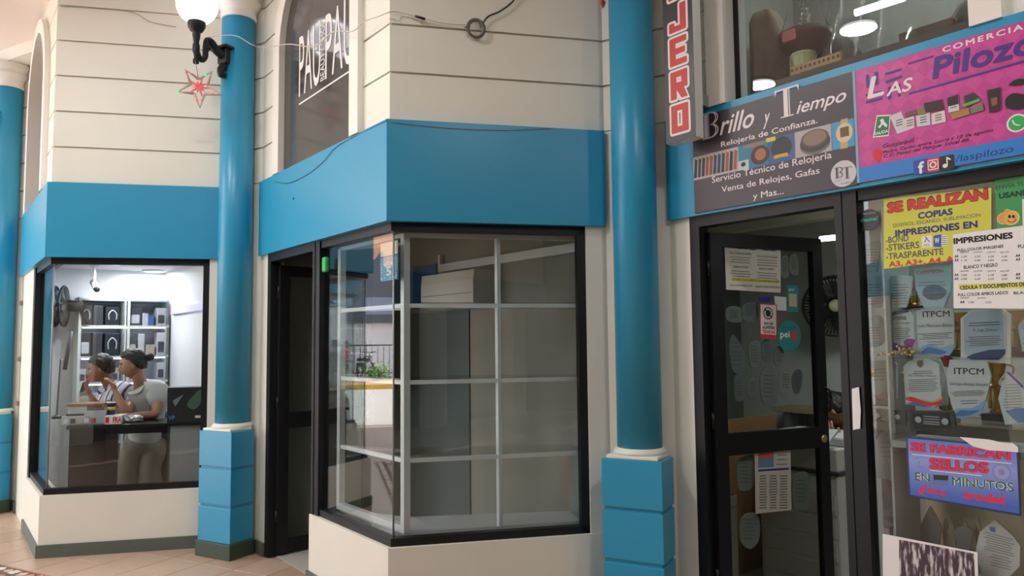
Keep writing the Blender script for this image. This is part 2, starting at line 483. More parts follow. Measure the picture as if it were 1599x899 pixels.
    # arched surround of the upper window
    R0, R1 = AR, AR + .12
    n = 20
    inner = [(ACX - R0, ZT), (ACX - R0, AZ)] + [(ACX - R0 * cos(pi * i / n), AZ + R0 * sin(pi * i / n)) for i in range(1, n)] + [(ACX + R0, AZ), (ACX + R0, ZT)]
    outer = [(ACX - R1, ZT), (ACX - R1, AZ)] + [(ACX - R1 * cos(pi * i / n), AZ + min(R1 * sin(pi * i / n), ZC - AZ)) for i in range(1, n)] + [(ACX + R1, AZ), (ACX + R1, ZT)]
    tr = B(); m = len(inner); ya, yb = -.012, .12
    vs = [(p[0], ya, p[1]) for p in inner] + [(p[0], ya, p[1]) for p in outer] + [(p[0], yb, p[1]) for p in inner] + [(p[0], yb, p[1]) for p in outer]
    fs = []
    for i in range(m - 1):
        fs += [(i + 1, i, m + i, m + i + 1), (2 * m + i, 2 * m + i + 1, 3 * m + i + 1, 3 * m + i), (i, i + 1, 2 * m + i + 1, 2 * m + i), (m + i + 1, m + i, 3 * m + i, 3 * m + i + 1)]
    fs += [(0, 2 * m, 3 * m, m), (m - 1, 2 * m - 1, 4 * m - 1, 3 * m - 1)]
    tr.add([S3(k, *v) for v in vs], fs)
    tr.make('arch_surround', M_CREAM2, root)
    return root
WALL = {k: build_bay(k) for k in (-1, 0, 1, 2, 3, 4)}  # near bay is out of view, built on to keep sky light from the print shop
ARCH_IN = [(ACX - AR, ZT), (ACX + AR, ZT), (ACX + AR, AZ)] + [(ACX + AR * cos(pi * i / 20), AZ + AR * sin(pi * i / 20)) for i in range(1, 20)] + [(ACX - AR, AZ)]
# ---- shop window frames and panes
def bar(b, k, seg, a0, a1, z0, z1, d0, d1):
    pl = SIDE[k] if seg == 'side' else FRONT[k]
    c = cC(k); q = [pl.at(a0, d0), pl.at(a1, d0), pl.at(a1, d1), pl.at(a0, d1)]
    b.prism([(p.x - c.x, p.y - c.y) for p in q], z0, z1)
FD0, FD1 = .045, .10
def shop_window(k, n, side_dark=True):
    root = struct('window_%d' % n, None, bayM(k))
    fr = B()
    for z0, z1 in ((ZS, ZS + .045), (ZB - .05, ZB)):
        fr.prism(rel(plan(k, 'front', FD0, FD1, None, 1.2), k), z0, z1)
        fr.prism(rel(plan(k, 'side', FD0, FD1, 1.02, None), k), z0, z1)
    bar(fr, k, 'front', 1.145, 1.2, ZS, ZB, FD0, FD1)
    bar(fr, k, 'side', 1.02, 1.10, ZS, ZB, FD0 - .01, FD1 + .01)
    fr.make('window_frame', M_BLACK, root)
    # slim corner post
    cp = corner(k, 2, .07) - cC(k)
    g = B().prism(rel(plan(k, 'front', .07, .076, None, 1.15), k), ZS + .045, ZB - .05).make('front_pane', M_GLASS, root)
    g = B().prism(rel(plan(k, 'side', .07, .076, 1.10, None), k), ZS + .045, ZB - .05).make('side_pane', M_GLASS, root)
    b = B().tube([(cp.x, cp.y, ZS + .045), (cp.x, cp.y, ZB - .05)], .006, 6); b.make('corner_seal', M_GREYAL, root)
    return root
for i, k in enumerate((0, 1, 2, 3)): shop_window(k, i + 1)
shop_window(4, 12)
# ---- door frames and leaves
def door_frame(k, parent):
    fr = B()
    bar(fr, k, 'side', .135, .20, 0, ZB, .03, .11)
    bar(fr, k, 'side', .995, 1.03, 0, ZB, .03, .11)
    bar(fr, k, 'side', .20, .995, ZB - .06, ZB, .03, .11)
    o = fr.make('door_frame', M_BLACK, parent); return o
LEAFW, LEAFH = .84, 2.2
HINGE = {}
def door(k, n, ang):
    root = struct('door_%d' % n, None, bayM(k))
    door_frame(k, root)
    pl = SIDE[k]
    h = pl.at(.215, .09); c = cC(k)
    d = (pl.d * cos(radians(ang)) + pl.n * sin(radians(ang)))
    lp = Plane((h.x, h.y), d); HINGE[k] = lp
    leafM = Matrix.Translation((-c.x, -c.y, 0)) @ lp.M()
    lf = B()
    lf.box(0, .085, -.02, .02, .02, LEAFH); lf.box(LEAFW - .075, LEAFW, -.02, .02, .02, LEAFH)
    lf.box(.085, LEAFW - .075, -.02, .02, LEAFH - .08, LEAFH); lf.box(.085, LEAFW - .075, -.02, .02, .02, .11)
    lf.box(.085, LEAFW - .075, -.02, .02, .95, 1.07)
    leaf = lf.make('door_leaf', M_BLACK, root); leaf.matrix_basis = leafM
    B().box(.085, LEAFW - .075, -.003, .003, 1.07, LEAFH - .08).make('upper_pane', M_GLASSD, leaf)
    B().box(.085, LEAFW - .075, -.003, .003, .11, .95).make('lower_pane', M_GLASSD, leaf)
    lk = B().lathe([(.022, -.006), (.024, 0), (.018, .006)], 16); lk.xf(Matrix.Translation((LEAFW - .04, -.022, 1.0)) @ Matrix.Rotation(pi / 2, 4, 'X'))
    tag(lk.make('lock', mat('brass_lock', '#b8a27a', .35, metal=.8), leaf), 'round brass lock')
    hd = B().tube(smooth_line([(LEAFW - .02, -.02, 1.3), (LEAFW - .02, -.06, 1.28), (LEAFW - .02, -.06, 1.18), (LEAFW - .02, -.02, 1.16)]), .008, 8)
    hd.make('pull_handle', M_BLACK, leaf)
    for z in (.25, 1.1, 1.95):
        B().tube([(0, .0, z), (0, .0, z + .09)], .012, 8).make('hinge', M_BLACK, leaf)
    return root, leaf
door2, leaf2 = door(2, 1, 97)
door3, leaf3 = door(3, 2, 76)
# bay left: closed cream door with surface bolts
d1 = struct('door_3', None, SIDE[1].M())
B().box(.0, 1.02, .03, .075, 0, ZB).make('door_leaf', M_CREAM, d1)
for z in (1.02, 1.45, 2.0):
    B().bbox(.05, .12, .005, .03, z, z + .045, .006).make('bolt', mat('rusty_bolt', '#8d7a63', .6, metal=.4), d1)
d0 = struct('door_4', None, SIDE[0].M())
B().box(.1, 1.02, .05, .09, 0, ZB).make('door_leaf', M_CREAM, d0)
# ---- shop interiors (each a rectangular room behind its bay, along the partition)
M_ROOMF = mat('pale_shop_tile', '#c9c3ba', .25, var=.06, scale=4)
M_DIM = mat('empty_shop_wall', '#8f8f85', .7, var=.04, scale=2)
def room(k, xb, D, wallm, zc, name, ceilm, floorm):
    pl = SIDE[k]; root = struct('wall_shop_' + name, None, pl.M())
    def loc(p):
        v = p - pl.o; return (v.dot(pl.d), v.dot(pl.n))
    c, e = loc(corner(k, 2, .10)), loc(corner(k, 3, .10))
    l = loc(corner(k + 1, 1, .0)); l = (l[0], D - .0)
    poly = [(xb, .10), c, e, (l[0] - .05, D), (xb, D)]
    poly = ccw(poly)
    B().prism(poly, zc, zc + .06).make('shop_ceiling', ceilm, root)
    B().prism(poly, -.004, .003).make('shop_floor', floorm, root)
    B().box(xb - .08, l[0] - .10, D - .05, D, .003, zc).make('partition', wallm, root)
    B().box(xb - .08, xb, .13, D - .05, .003, zc).make('back_wall', wallm, root)
    return root
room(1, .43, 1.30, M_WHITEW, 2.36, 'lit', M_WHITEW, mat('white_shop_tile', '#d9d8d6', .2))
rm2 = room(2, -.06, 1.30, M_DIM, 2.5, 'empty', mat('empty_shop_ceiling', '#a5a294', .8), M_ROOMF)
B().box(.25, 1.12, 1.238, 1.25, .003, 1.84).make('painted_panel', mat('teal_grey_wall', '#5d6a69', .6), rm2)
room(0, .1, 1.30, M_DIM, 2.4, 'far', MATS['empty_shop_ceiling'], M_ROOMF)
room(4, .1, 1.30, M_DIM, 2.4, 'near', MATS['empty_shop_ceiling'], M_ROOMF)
# right-hand shop is deeper
r3 = struct('wall_shop_print', None, SIDE[3].M())
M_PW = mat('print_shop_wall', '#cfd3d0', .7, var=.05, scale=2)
XB = -1.35
B().box(XB, 2.2, .12, 2.7, -.004, .003).make('shop_floor', mat('dull_shop_tile', '#a79a88', .4, var=.1), r3)
B().box(XB, 3.2, 2.62, 2.7, .003, 2.62).make('partition', M_PW, r3)
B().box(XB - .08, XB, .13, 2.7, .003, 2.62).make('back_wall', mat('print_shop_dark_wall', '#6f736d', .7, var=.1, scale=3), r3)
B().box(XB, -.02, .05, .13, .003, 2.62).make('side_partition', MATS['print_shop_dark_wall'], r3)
B().box(XB, 2.2, .11, 2.7, 2.62, 2.68).make('shop_ceiling', mat('print_shop_ceiling', '#d8d5c4', .8), r3)
for i, yy in enumerate((.75, 1.35, 1.95)):
    b = B().box(XB, 2.2, yy, yy + .12, 2.50, 2.62); b.make('ceiling_beam', mat('print_shop_ceiling', '#d8d5c4', .8), r3)
# upper storey room behind the arched windows of the right-hand bay
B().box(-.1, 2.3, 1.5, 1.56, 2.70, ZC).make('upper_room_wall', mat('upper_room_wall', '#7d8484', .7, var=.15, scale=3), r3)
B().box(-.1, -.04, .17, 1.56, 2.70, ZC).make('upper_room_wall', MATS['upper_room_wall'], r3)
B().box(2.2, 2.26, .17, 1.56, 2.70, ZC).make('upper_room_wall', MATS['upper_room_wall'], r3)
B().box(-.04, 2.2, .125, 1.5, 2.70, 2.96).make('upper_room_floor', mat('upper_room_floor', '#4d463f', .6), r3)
# filled arches
for k in (-1, 0, 1):
    w = struct('window_%d' % (8 + k), None, SIDE[k].M())
    B().slab(ARCH_IN, .10, .108).make('dark_pane', mat('dark_arch_pane', '#3a3433', .25), w)
w2 = struct('window_5', None, SIDE[2].M())
B().slab(ARCH_IN, .035, .043).make('film_pane', mat('dark_film', '#4a4846', .1, var=.04, spec=.5), w2)
w3 = struct('window_6', None, SIDE[3].M())
B().slab(ARCH_IN, .10, .106).make('upper_pane', M_GLASS, w3)
fr = B().box(ACX - AR, ACX - AR + .035, .085, .12, ZT, AZ); fr.make('black_stile', M_BLACK, w3)
B().box(ACX - AR + .035, ACX - AR + .075, .085, .12, ZT, AZ + .2).make('grey_stile', M_GREYAL, w3)
# ================================================================== COLUMNS
COLF = Plane((0, 0), -TD)
def column_parts(root):
    # local frame: x along the corridor, y into the building, origin on the floor under the shaft
    W2 = .175
    B().bbox(-W2 - .012, W2 + .012, -.172, .06, 0, .115, .004).make('plinth', mat('dark_green_plinth', '#3d4a3c', .5, var=.1), root)
    zs = [(.115, .372), (.392, .655), (.675, .938)]
    for z0, z1 in zs: B().bbox(-W2, W2, -.16, .06, z0, z1, .004).make('pedestal_block', M_BLUE, root)
    for z0 in (.372, .655): B().box(-W2 + .012, W2 - .012, -.148, .06, z0, z0 + .02).make('pedestal_joint', M_BLUE, root)
    B().bbox(-.150, .150, -.150, .06, .938, .958, .004).make('base_slab', M_CREAM, root)
    B().lathe([(.150, .958), (.152, .968), (.146, .980), (.136, .985), (.134, .992)], 32).make('base_ring', M_CREAM, root)
    B().lathe([(.128, .992), (.128, 4.2)], 40).make('shaft', M_BLUE, root)
    B().lathe([(.134, 4.2), (.142, 4.215), (.136, 4.235), (.136, 4.27), (.15, 4.285), (.175, 4.32), (.18, 4.34), (.17, 4.35), (.185, 4.37), (.205, 4.41), (.205, 4.44)], 40).make('capital', M_CREAM2, root)
clabels = {0: 'blue round column at the far end whose lamp bracket is cut off by the picture edge',
           1: 'blue round column carrying the white globe lamp beside the people at the counter',
           2: 'blue round column on a block pedestal beside the vertical red lettered sign'}
croot = None
for k in (2, 1, 0, -1):
    p = colpos(k); Mx = COLF.M(); Mx.translation = (p.x, p.y, 0)
    if croot is None:
        croot = thing('column', clabels[2], 'column', Mx, 'blue columns between the shop bays'); column_parts(croot)
    else:
        c = copy_tree(croot, None, clabels.get(k, 'blue round column beyond the far end of the corridor front')); c.matrix_world = Mx
# ================================================================== THINGS ON THE FRONTS
def P3(pl, x, y, dep=0.0):
    s, z = pl.px(x, y, dep); return pl.at(s, dep, z)
def ptxt(parent, pl, dep, body, lb, rb, yt, m, tilt=False, **kw):
    """printed words whose lower-left / lower-right corners and cap height are read off the photo, in the plane they lie on"""
    s0, z0 = pl.px(lb[0], lb[1], dep); s1, z1 = pl.px(rb[0], rb[1], dep); _, zt = pl.px(lb[0], yt, dep)
    h = zt - z0
    if tilt: return txt(parent, body, s0, s1, z0, z0 + h, dep, m, slope=(z1 - z0) / (s1 - s0), **kw)
    z = (z0 + z1) / 2
    return txt(parent, body, s0, s1, z, z + h, dep, m, **kw)
def ppoly(pl, dep, pts): return ccw([pl.px(x, y, dep) for x, y in pts])
def pflat(parent, pl, dep, pts, m, name='print', sm=0):
    q = ppoly(pl, dep, pts)
    if sm: q = smooth_poly(q, sm)
    return B().flat(q, dep).make(name, m, parent)
def vtext(parent, body, x0, x1, z0, z1, y, m, **kw):
    """words turned to read upwards, fitted to x0..x1 (cap height) and z0..z1 (length)"""
    before = set(parent.children); txt(parent, body, 0, 1, 0, 1, 0, m, **kw)
    for o in parent.children:
        if o in before: continue
        for v in o.data.vertices: v.co = (x1 - v.co.z * (x1 - x0), y, z0 + v.co.x * (z1 - z0))
M_LAMPBLK = mat('black_cast_iron', '#1b1d1e', .45, metal=.3, bump=.2, bscale=40)
M_GLOBE = mat('opal_globe', '#f4f4ff', .2, emit='#f2f2ff', estr=1.6)
# ---- globe lamp on the column beside the lit shop
def globe_lamp(k, label, lit=True):
    p = colpos(k)
    Mx = COLF.M(); Mx.translation = (p.x, p.y, 0)
    r = thing('globe_lamp', label, 'lamp', Mx, 'globe lamps on the columns')
    ax = -.40; lx = 0.02                                   # lamp stem: in front of the shaft
    B().bbox(-.05, .05, -.165, -.118, 3.80, 3.92, .01).make('wall_plate', M_LAMPBLK, r)
    B().prism([(-.075, -.19), (.075, -.19), (.075, -.10), (-.075, -.10)], 3.915, 3.935).make('bracket_cap', M_LAMPBLK, r)
    b = B().tube(smooth_line([(0, -.14, 3.79), (0, -.17, 3.74), (0, -.155, 3.70), (0, -.135, 3.72)]), [.03] * 6 + [.028] * 6 + [.02] * 7, 10); b.make('bracket_scroll', M_LAMPBLK, r)
    arm = smooth_line([(0, -.15, 3.87), (0, -.22, 3.89), (.0, -.27, 3.935), (.0, -.305, 3.93), (.0, -.315, 3.87), (.0, -.318, 3.80), (0, -.345, 3.765), (0, -.375, 3.78), (0, -.40, 3.83)], 5)
    n = len(arm); B().tube(arm, [.042 - .020 * min(1, i / (n * .35)) for i in range(n)], 12).make('curved_arm', M_LAMPBLK, r)
    B().tube([(0, -.305, 3.86), (0, -.305, 3.885)], .03, 12).make('arm_collar', M_LAMPBLK, r)
    c = (0, -.40, 0)
    B().lathe([(.012, 3.715), (.022, 3.72), (.022, 3.75), (.014, 3.76), (.018, 3.79), (.026, 3.81), (.026, 3.86), (.019, 3.88), (.024, 3.91), (.03, 3.94), (.026, 3.955), (.045, 3.97), (.062, 4.0), (.066, 4.03), (.062, 4.05)], 20, c).make('lamp_holder', M_LAMPBLK, r)
    prof = [(.150 * sin(a), 4.175 - .150 * cos(a)) for a in [radians(24 + 156 * i / 14) for i in range(15)]]
    prof[-1] = (.001, 4.325)
    B().lathe(prof, 32, c).make('globe', M_GLOBE if lit else mat('opal_globe_off', '#e9e9ee', .2), r)
    return r
lampB = globe_lamp(1, 'black scrolled arm lamp with a white glowing globe above the hanging star')
lampA = globe_lamp(0, 'black scrolled lamp bracket on the far blue column, its globe out of view')
p = colpos(1); gl = light('POINT', 'globe_bulb', (p.x - .40 * NP.x, p.y - .40 * NP.y, 4.175), 14, (.95, .96, 1), .16)
# ---- star ornament hanging under the lamp
LPL = Plane(colpos(1) - .40 * NP, -TD)
sc_, zc_ = LPL.px(311, 136)
_o = LPL.at(sc_); SPL = Plane((_o.x, _o.y), (-_o.y * -1, _o.x * -1))
star = thing('star_ornament', 'pale see-through Christmas star with red and green lights hanging under the lamp', 'ornament', SPL.M(0, 0, zc_))
M_STAR = mat('clear_plastic_star', '#e3c3ba', .3, alpha=.8)
M_SRED = mat('red_led', '#e07070', .4, emit='#ff4a50', estr=.25)
M_SGRN = mat('green_led', '#40f080', .4, emit='#30ff80', estr=.7)
R0, R1 = .155, .062
pts = []
for i in range(5):
    for rr, off in ((R0, 0), (R1, .5)):
        a = -pi / 2 + 2 * pi * (i + off) / 5 + .05; pts.append((rr * cos(a), rr * sin(a)))
for i in range(5):
    a, t_, c = pts[2 * i - 1], pts[2 * i], pts[(2 * i + 1) % 10]
    b = B()
    b.tube([(a[0], 0, a[1]), (t_[0], 0, t_[1]), (c[0], 0, c[1])], .0115, 6)
    b.make('star_point', M_STAR, star)
b = B()
for i in range(10):
    a = 2 * pi * i / 10; q = .045 if i % 2 else .07
    b.tube([(0, 0, 0), (q * cos(a), 0, q * sin(a))], [.012, .003], 6)
b.make('center_burst', M_SRED, star)
for i, (t, m) in enumerate(((.15, M_SRED), (.3, M_SRED), (.45, M_SGRN), (.62, M_SRED), (.8, M_SGRN), (.95, M_SRED), (.05, M_SRED), (.55, M_SRED))):
    q = t * 10; i0 = int(q) % 10; fr_ = q - int(q); a, c = pts[i0], pts[(i0 + 1) % 10]
    B().ball((a[0] + (c[0] - a[0]) * fr_, -.006, a[1] + (c[1] - a[1]) * fr_), .009, 8, 6).make('light_bulb', m, star)
zt = 3.715 - zc_
B().tube([(0 - .005, 0, R1), (-.03, .0, zt + .01)], .0025, 5).make('hanging_cord', M_GREYAL, star)
# ---- white lead strung from the lamp across the arch to the coil
def cable(name, label, pts, r, m, n=6): 
    return tag(B().tube(smooth_line([tuple(p) for p in pts], n), r, 6).make(name, m), label, 'cable')
M_WIREW = mat('white_wire', '#cfcabf', .5); M_WIREG = mat('grey_wire', '#8c8880', .5); M_WIREK = mat('dark_wire', '#2a2a2c', .5)
Q2, F2 = SIDE[2], FRONT[2]
colf = Plane(colpos(1) - .17 * NP, -TD)
pts = [P3(LPL, 300, 62, .2), P3(colf, 362, 55, .0), P3(colf, 392, 69, .02), P3(Q2, 412, 74, -.05), P3(Q2, 450, 69, -.06), P3(Q2, 490, 72, -.06), P3(Q2, 520, 50, -.06), P3(Q2, 550, 49, -.055), P3(Q2, 568, 34, -.04), P3(Q2, 590, 26, -.02)]
c0 = corner(2, 2, -.01)
pts += [P3(Q2, 608, 19, .01), P3(F2, 622, 19, .01), P3(F2, 650, 26, .012), P3(F2, 690, 36, .012), P3(F2, 728, 39, .012)]
cable('string_light_cable', 'pale lead strung from the globe lamp across the arch to the coil', pts, .0035, M_WIREW)
pts = [P3(F2, 752, 40, .008), P3(F2, 762, 26, .01), P3(F2, 780, 18, .01), P3(F2, 800, 3, .01), P3(F2, 812, -14, .01), P3(F2, 860, -60, .01)]
cable('twin_cable', 'dark twisted lead rising from the wire coil on the siding', pts, .005, M_WIREK)
for (a, b2) in (((640, 22), (668, 32)),):
    b_ = B().tube([P3(F2, 648, 25, .0), P3(F2, 664, 30, .0)], .008, 6)
    tag(b_.make('tape_joint', M_WIREK), 'black taped joint on the lead above the blue fascia', 'tape')
s_, z_ = F2.px(743, 45, .01)
coil = thing('wire_coil', 'coil of grey cable hung on the cream siding', 'cable coil', F2.M(.012, s_, z_))
for i in range(5):
    rr = .042 + .0032 * i; ph = random.random()
    ring = [(rr * cos(2 * pi * j / 28 + ph) * (1 + .02 * sin(3 * j)), -.004 - .004 * (i % 3), rr * 1.08 * sin(2 * pi * j / 28 + ph)) for j in range(29)]
    B().tube(ring, .0042, 6).make('cable_loop', M_WIREG if i % 2 else mat('grey_wire_dark', '#6a665f', .5), coil)
B().tube([(-.07, -.01, .0), (-.035, -.012, .004)], .003, 5).make('loose_end', M_WIREK, coil)
pts = [P3(F2, 610, 190, -.004), P3(F2, 660, 196, -.004), P3(F2, 720, 201, -.004), P3(F2, 790, 203, -.004), P3(F2, 860, 200, -.004)]
cable('fascia_wire', 'thin dark wire sagging along the top of the blue fascia', pts, .002, M_WIREG)
pts = [P3(Q2, 428, 283, -.004), P3(Q2, 450, 286, -.004), P3(Q2, 480, 272, -.004), P3(Q2, 505, 252, -.004), P3(Q2, 524, 230, -.004), P3(Q2, 560, 210, .0), P3(Q2, 604, 188, -.002)]
cable('hanging_wire', 'thin loose wire drooping over the blue fascia under the dark arch', pts, .0018, M_WIREK)
pts = [P3(FRONT[1], 95, 10, .012), P3(FRONT[1], 200, 18, .012), P3(FRONT[1], 235, 34, .012), P3(FRONT[1], 275, 42, .012)]
cable('thin_wall_wire', 'thin pale wire running over the siding behind the globe lamp', pts, .0025, M_WIREG)
# ---- lettering on the dark arch panel
M_VINYL = mat('white_vinyl', '#e6e4e2', .5)
d_ = .033
pau = thing('vinyl_lettering', 'tall white beauty shop lettering on the dark arched pane', 'lettering', Q2.M())
def pbox(pl, dep, l, r, b, t): return (pl.px(l, (b + t) / 2, dep)[0], pl.px(r, (b + t) / 2, dep)[0])
zb0 = Q2.px(468, 152, d_)[1]; zt0 = Q2.px(468, 58, d_)[1]
s0, s1 = Q2.px(467, 110, d_)[0], Q2.px(500, 100, d_)[0]
txt(pau, 'PAU', s0, s1, zb0, zt0, d_, M_VINYL)
s2, s3 = Q2.px(508, 80, d_)[0], Q2.px(552, 60, d_)[0]
txt(pau, 'PAU', s2, s3, zb0, zt0, d_, M_VINYL)
vtext(pau, 'BEAUTY SHOP', Q2.px(500.5, 80, d_)[0], Q2.px(507, 80, d_)[0], zb0 + .01, zb0 + (zt0 - zb0) * .95, d_, M_VINYL)
su0, su1 = Q2.px(467, 163, d_)[0], Q2.px(548, 117, d_)[0]; zu = Q2.px(467, 163, d_)[1]
B().flat([(su0, zu - .006), (su1, zu - .006), (su1, zu + .006), (su0, zu + .006)], d_).make('underline', M_VINYL, pau)
# ---- LOCAL 5 plate behind the corner glass
sd = .09
q = [Q2.px(x, y, sd) for x, y in ((594, 404), (621, 396), (621, 434), (594, 441))]
s0, s1 = q[0][0], q[1][0]; z0, z1 = (q[3][1] + q[2][1]) / 2, (q[0][1] + q[1][1]) / 2
M_TEAL = mat('teal_plate', '#3f93b4', .4, var=.2, scale=60)
pl5 = thing('unit_plate', 'teal plate reading LOCAL 5 behind the corner glass of the empty shop', 'sign', Q2.M())
B().box(s0, s1, sd, sd + .004, z0, z1).make('plate', M_TEAL, pl5)
w_ = s1 - s0; h_ = z1 - z0
txt(pl5, 'LOCAL', s0 + w_ * .22, s1 - w_ * .22, z0 + h_ * .64, z0 + h_ * .76, sd - .001, M_PAPER)
txt(pl5, '5', s0 + w_ * .36, s1 - w_ * .36, z0 + h_ * .2, z0 + h_ * .56, sd - .001, M_PAPER, bold=.03)
b = B()
for i in range(22):
    x, z = random.uniform(.05, .95), random.choice((random.uniform(.03, .14), random.uniform(.8, .97)))
    if i % 3 == 0: x, z = random.choice((.06, .94)) + random.uniform(-.03, .03), random.uniform(.1, .9)
    b.flat(ellipse(s0 + w_ * x, z0 + h_ * z, .006, .004, 6, random.random() * 3), sd - .001)
tag(b.make('leaf_ornament', M_PAPER, pl5), kind='stuff')
pp = thing('white_notice', 'blank white sheet hanging above the LOCAL 5 plate', 'paper', Q2.M())
B().box(s0, s1, sd, sd + .002, z1 + .005, z1 + .085).make('sheet', mat('cream_sheet', '#d8cdb8', .6), pp)
# ---- green door sensor on the mullion
s_, z_ = Q2.px(509, 413, .03)
tag(B().bbox(-.03, .03, -.02, .012, -.05, .05, .012).make('green_sensor', mat('green_plastic', '#2fb052', .4), None, Q2.M(.03, s_, z_)), 'small bright green plastic box on the black door mullion', 'sensor')
# ---- small screws and stains on the fascia
for i, (x, y) in enumerate(((458, 310),)):
    s_, z_ = Q2.px(x, y, -.003)
    tag(B().ball((0, 0, 0), .008, 8, 6, (1, .5, 1)).make('screw_head', M_INK, None, Q2.M(-.003, s_, z_)), 'single dark screw head on the pale side of the fascia', 'screw')
s_, z_ = F2.px(941, 4, .02)
rt_ = thing('red_bulb', 'tiny red bulb hanging on the siding beside the blue column', 'bulb', F2.M(.02, s_, z_))
B().ball((0, 0, 0), .014, 10, 8, (1, 1, 1.3)).make('bulb_glass', M_RED, rt_); B().tube([(0, 0, .015), (0, 0, .12)], .003, 5).make('lead', M_WIREK, rt_); B().tube([(0, 0, -.016), (0, 0, -.03)], .006, 6).make('tip', M_GREYAL, rt_)
# ---- vertical lightbox sign
S3P = SIDE[3]
yF = -.17
j = thing('vertical_sign', 'tall black sign with red white-edged letters reading down to JERO', 'sign', S3P.M())
s0 = S3P.px(1038, 120, yF)[0]; s1 = S3P.px(1084, 120, yF)[0]; z0 = S3P.px(1040, 226, yF)[1]
B().bbox(s0, s1, yF, yF + .07, z0, z0 + 1.25, .004).make('sign_box', mat('sign_case', '#d9d8d2', .4), j)
B().box(s0 + .0, s1 - .0, yF - .002, yF, z0 + .0, z0 + 1.25).make('sign_face', mat('sign_black', '#23262b', .3), j)
B().box(s0 + .03, s1 - .03, yF + .07, .03, z0 + .2, z0 + .26).make('mount', M_GREYAL, j)
B().box(s0 + .03, s1 - .03, yF + .07, .03, z0 + .95, z0 + 1.01).make('mount', M_GREYAL, j)
M_SRL = mat('sign_red', '#c8302e', .4); M_SWL = mat('sign_white', '#e8e2de', .4)
rows = [('O', 217, 160), ('R', 160, 107), ('E', 105, 52), ('J', 56, 2), ('O', 4, -55)]
LSH = {'O': None}
zs = [S3P.px(1062, y, yF)[1] for y in (211, 158, 105, 52, 0, -54)]
def block(ch, x0, x1, z0, z1, g):
    """square-cut letters of the sign as outlines (list of loops drawn as bars)"""
    w = (x1 - x0) * .36; h = (z1 - z0) * .22
    R_ = []
    if ch == 'O': R_ = [(x0, x0 + w, z0, z1), (x1 - w, x1, z0, z1), (x0, x1, z0, z0 + h), (x0, x1, z1 - h, z1)]
    if ch == 'E': R_ = [(x0, x0 + w, z0, z1), (x0, x1, z0, z0 + h), (x0, x1, z1 - h, z1), (x0, x1 - w * .25, (z0 + z1 - h) / 2, (z0 + z1 + h) / 2)]
    if ch == 'J': R_ = [(x1 - w, x1, z0, z1), (x0, x1, z0, z0 + h), (x0, x0 + w * .9, z0, z0 + h * 1.6)]
    if ch == 'R': R_ = [(x0, x0 + w, z0, z1), (x0, x1, z1 - h, z1), (x1 - w, x1, (z0 + z1) / 2, z1), (x0, x1, (z0 + z1) / 2 - h * .6, (z0 + z1) / 2 + h * .4), None]
    return R_, w, h
for i, ch in enumerate('OREJO'):
    z0_, z1_ = zs[i] + .016, zs[i + 1] - .016
    x0_, x1_ = s0 + .042, s1 - .042
    R_, w, h = block(ch, x0_, x1_, z0_, z1_, 0)
    for e, m, y in ((.013, M_SWL, yF - .003), (0, M_SRL, yF - .0036)):
        b = B()
        for q_, r_ in enumerate(R_):
            yy = y - .00008 * q_
            if r_ is None:
                zm = (z0_ + z1_) / 2
                b.flat([(x0_ + w * .7 - e, zm - h * .2), (x1_ - w * 1.0 - e * 1.2, z0_ - e), (x1_ + e, z0_ - e), (x0_ + w * 1.9 + e, zm + h * .2)], yy)
            else: b.flat(rrect(r_[0] - e, r_[1] + e, r_[2] - e, r_[3] + e, .006 + e * .8, 3), yy)
        b.make('letter_edge' if e else 'letter', m, j)
    if ch in 'OR':     # dark counters show through the white edging
        pass
# ================================================================== FASCIA SIGNS OF THE RIGHT-HAND BAY
yS = -.012
br = thing('shop_sign', 'dark brown watchmaker sign with cursive white title over the open print shop door', 'sign', S3P.M())
M_BROWN = mat('sign_brown', '#3c3339', .35, var=.25, scale=1.6)
s0 = S3P.px(1083, 260, yS)[0]; s1 = S3P.px(1335, 200, yS)[0]; zb = S3P.px(1083, 333, yS)[1]; zt = S3P.px(1336, 110, yS)[1]
B().box(s0, s1, yS, -.001, zb, zt).make('sign_board', M_BROWN, br)
y1 = yS - .0008
M_TITLE = mat('title_white', '#e9dfe2', .4)
ptxt(br, S3P, y1, 'rillo', (1124, 216), (1178, 193), 186, M_TITLE, shear=.35, bold=.012)
ptxt(br, S3P, y1, 'y', (1192, 203), (1203, 198), 180, M_TITLE, shear=.35, bold=.012)
ptxt(br, S3P, y1, 'iempo', (1244, 190), (1322, 158), 165, M_TITLE, shear=.35, bold=.012)
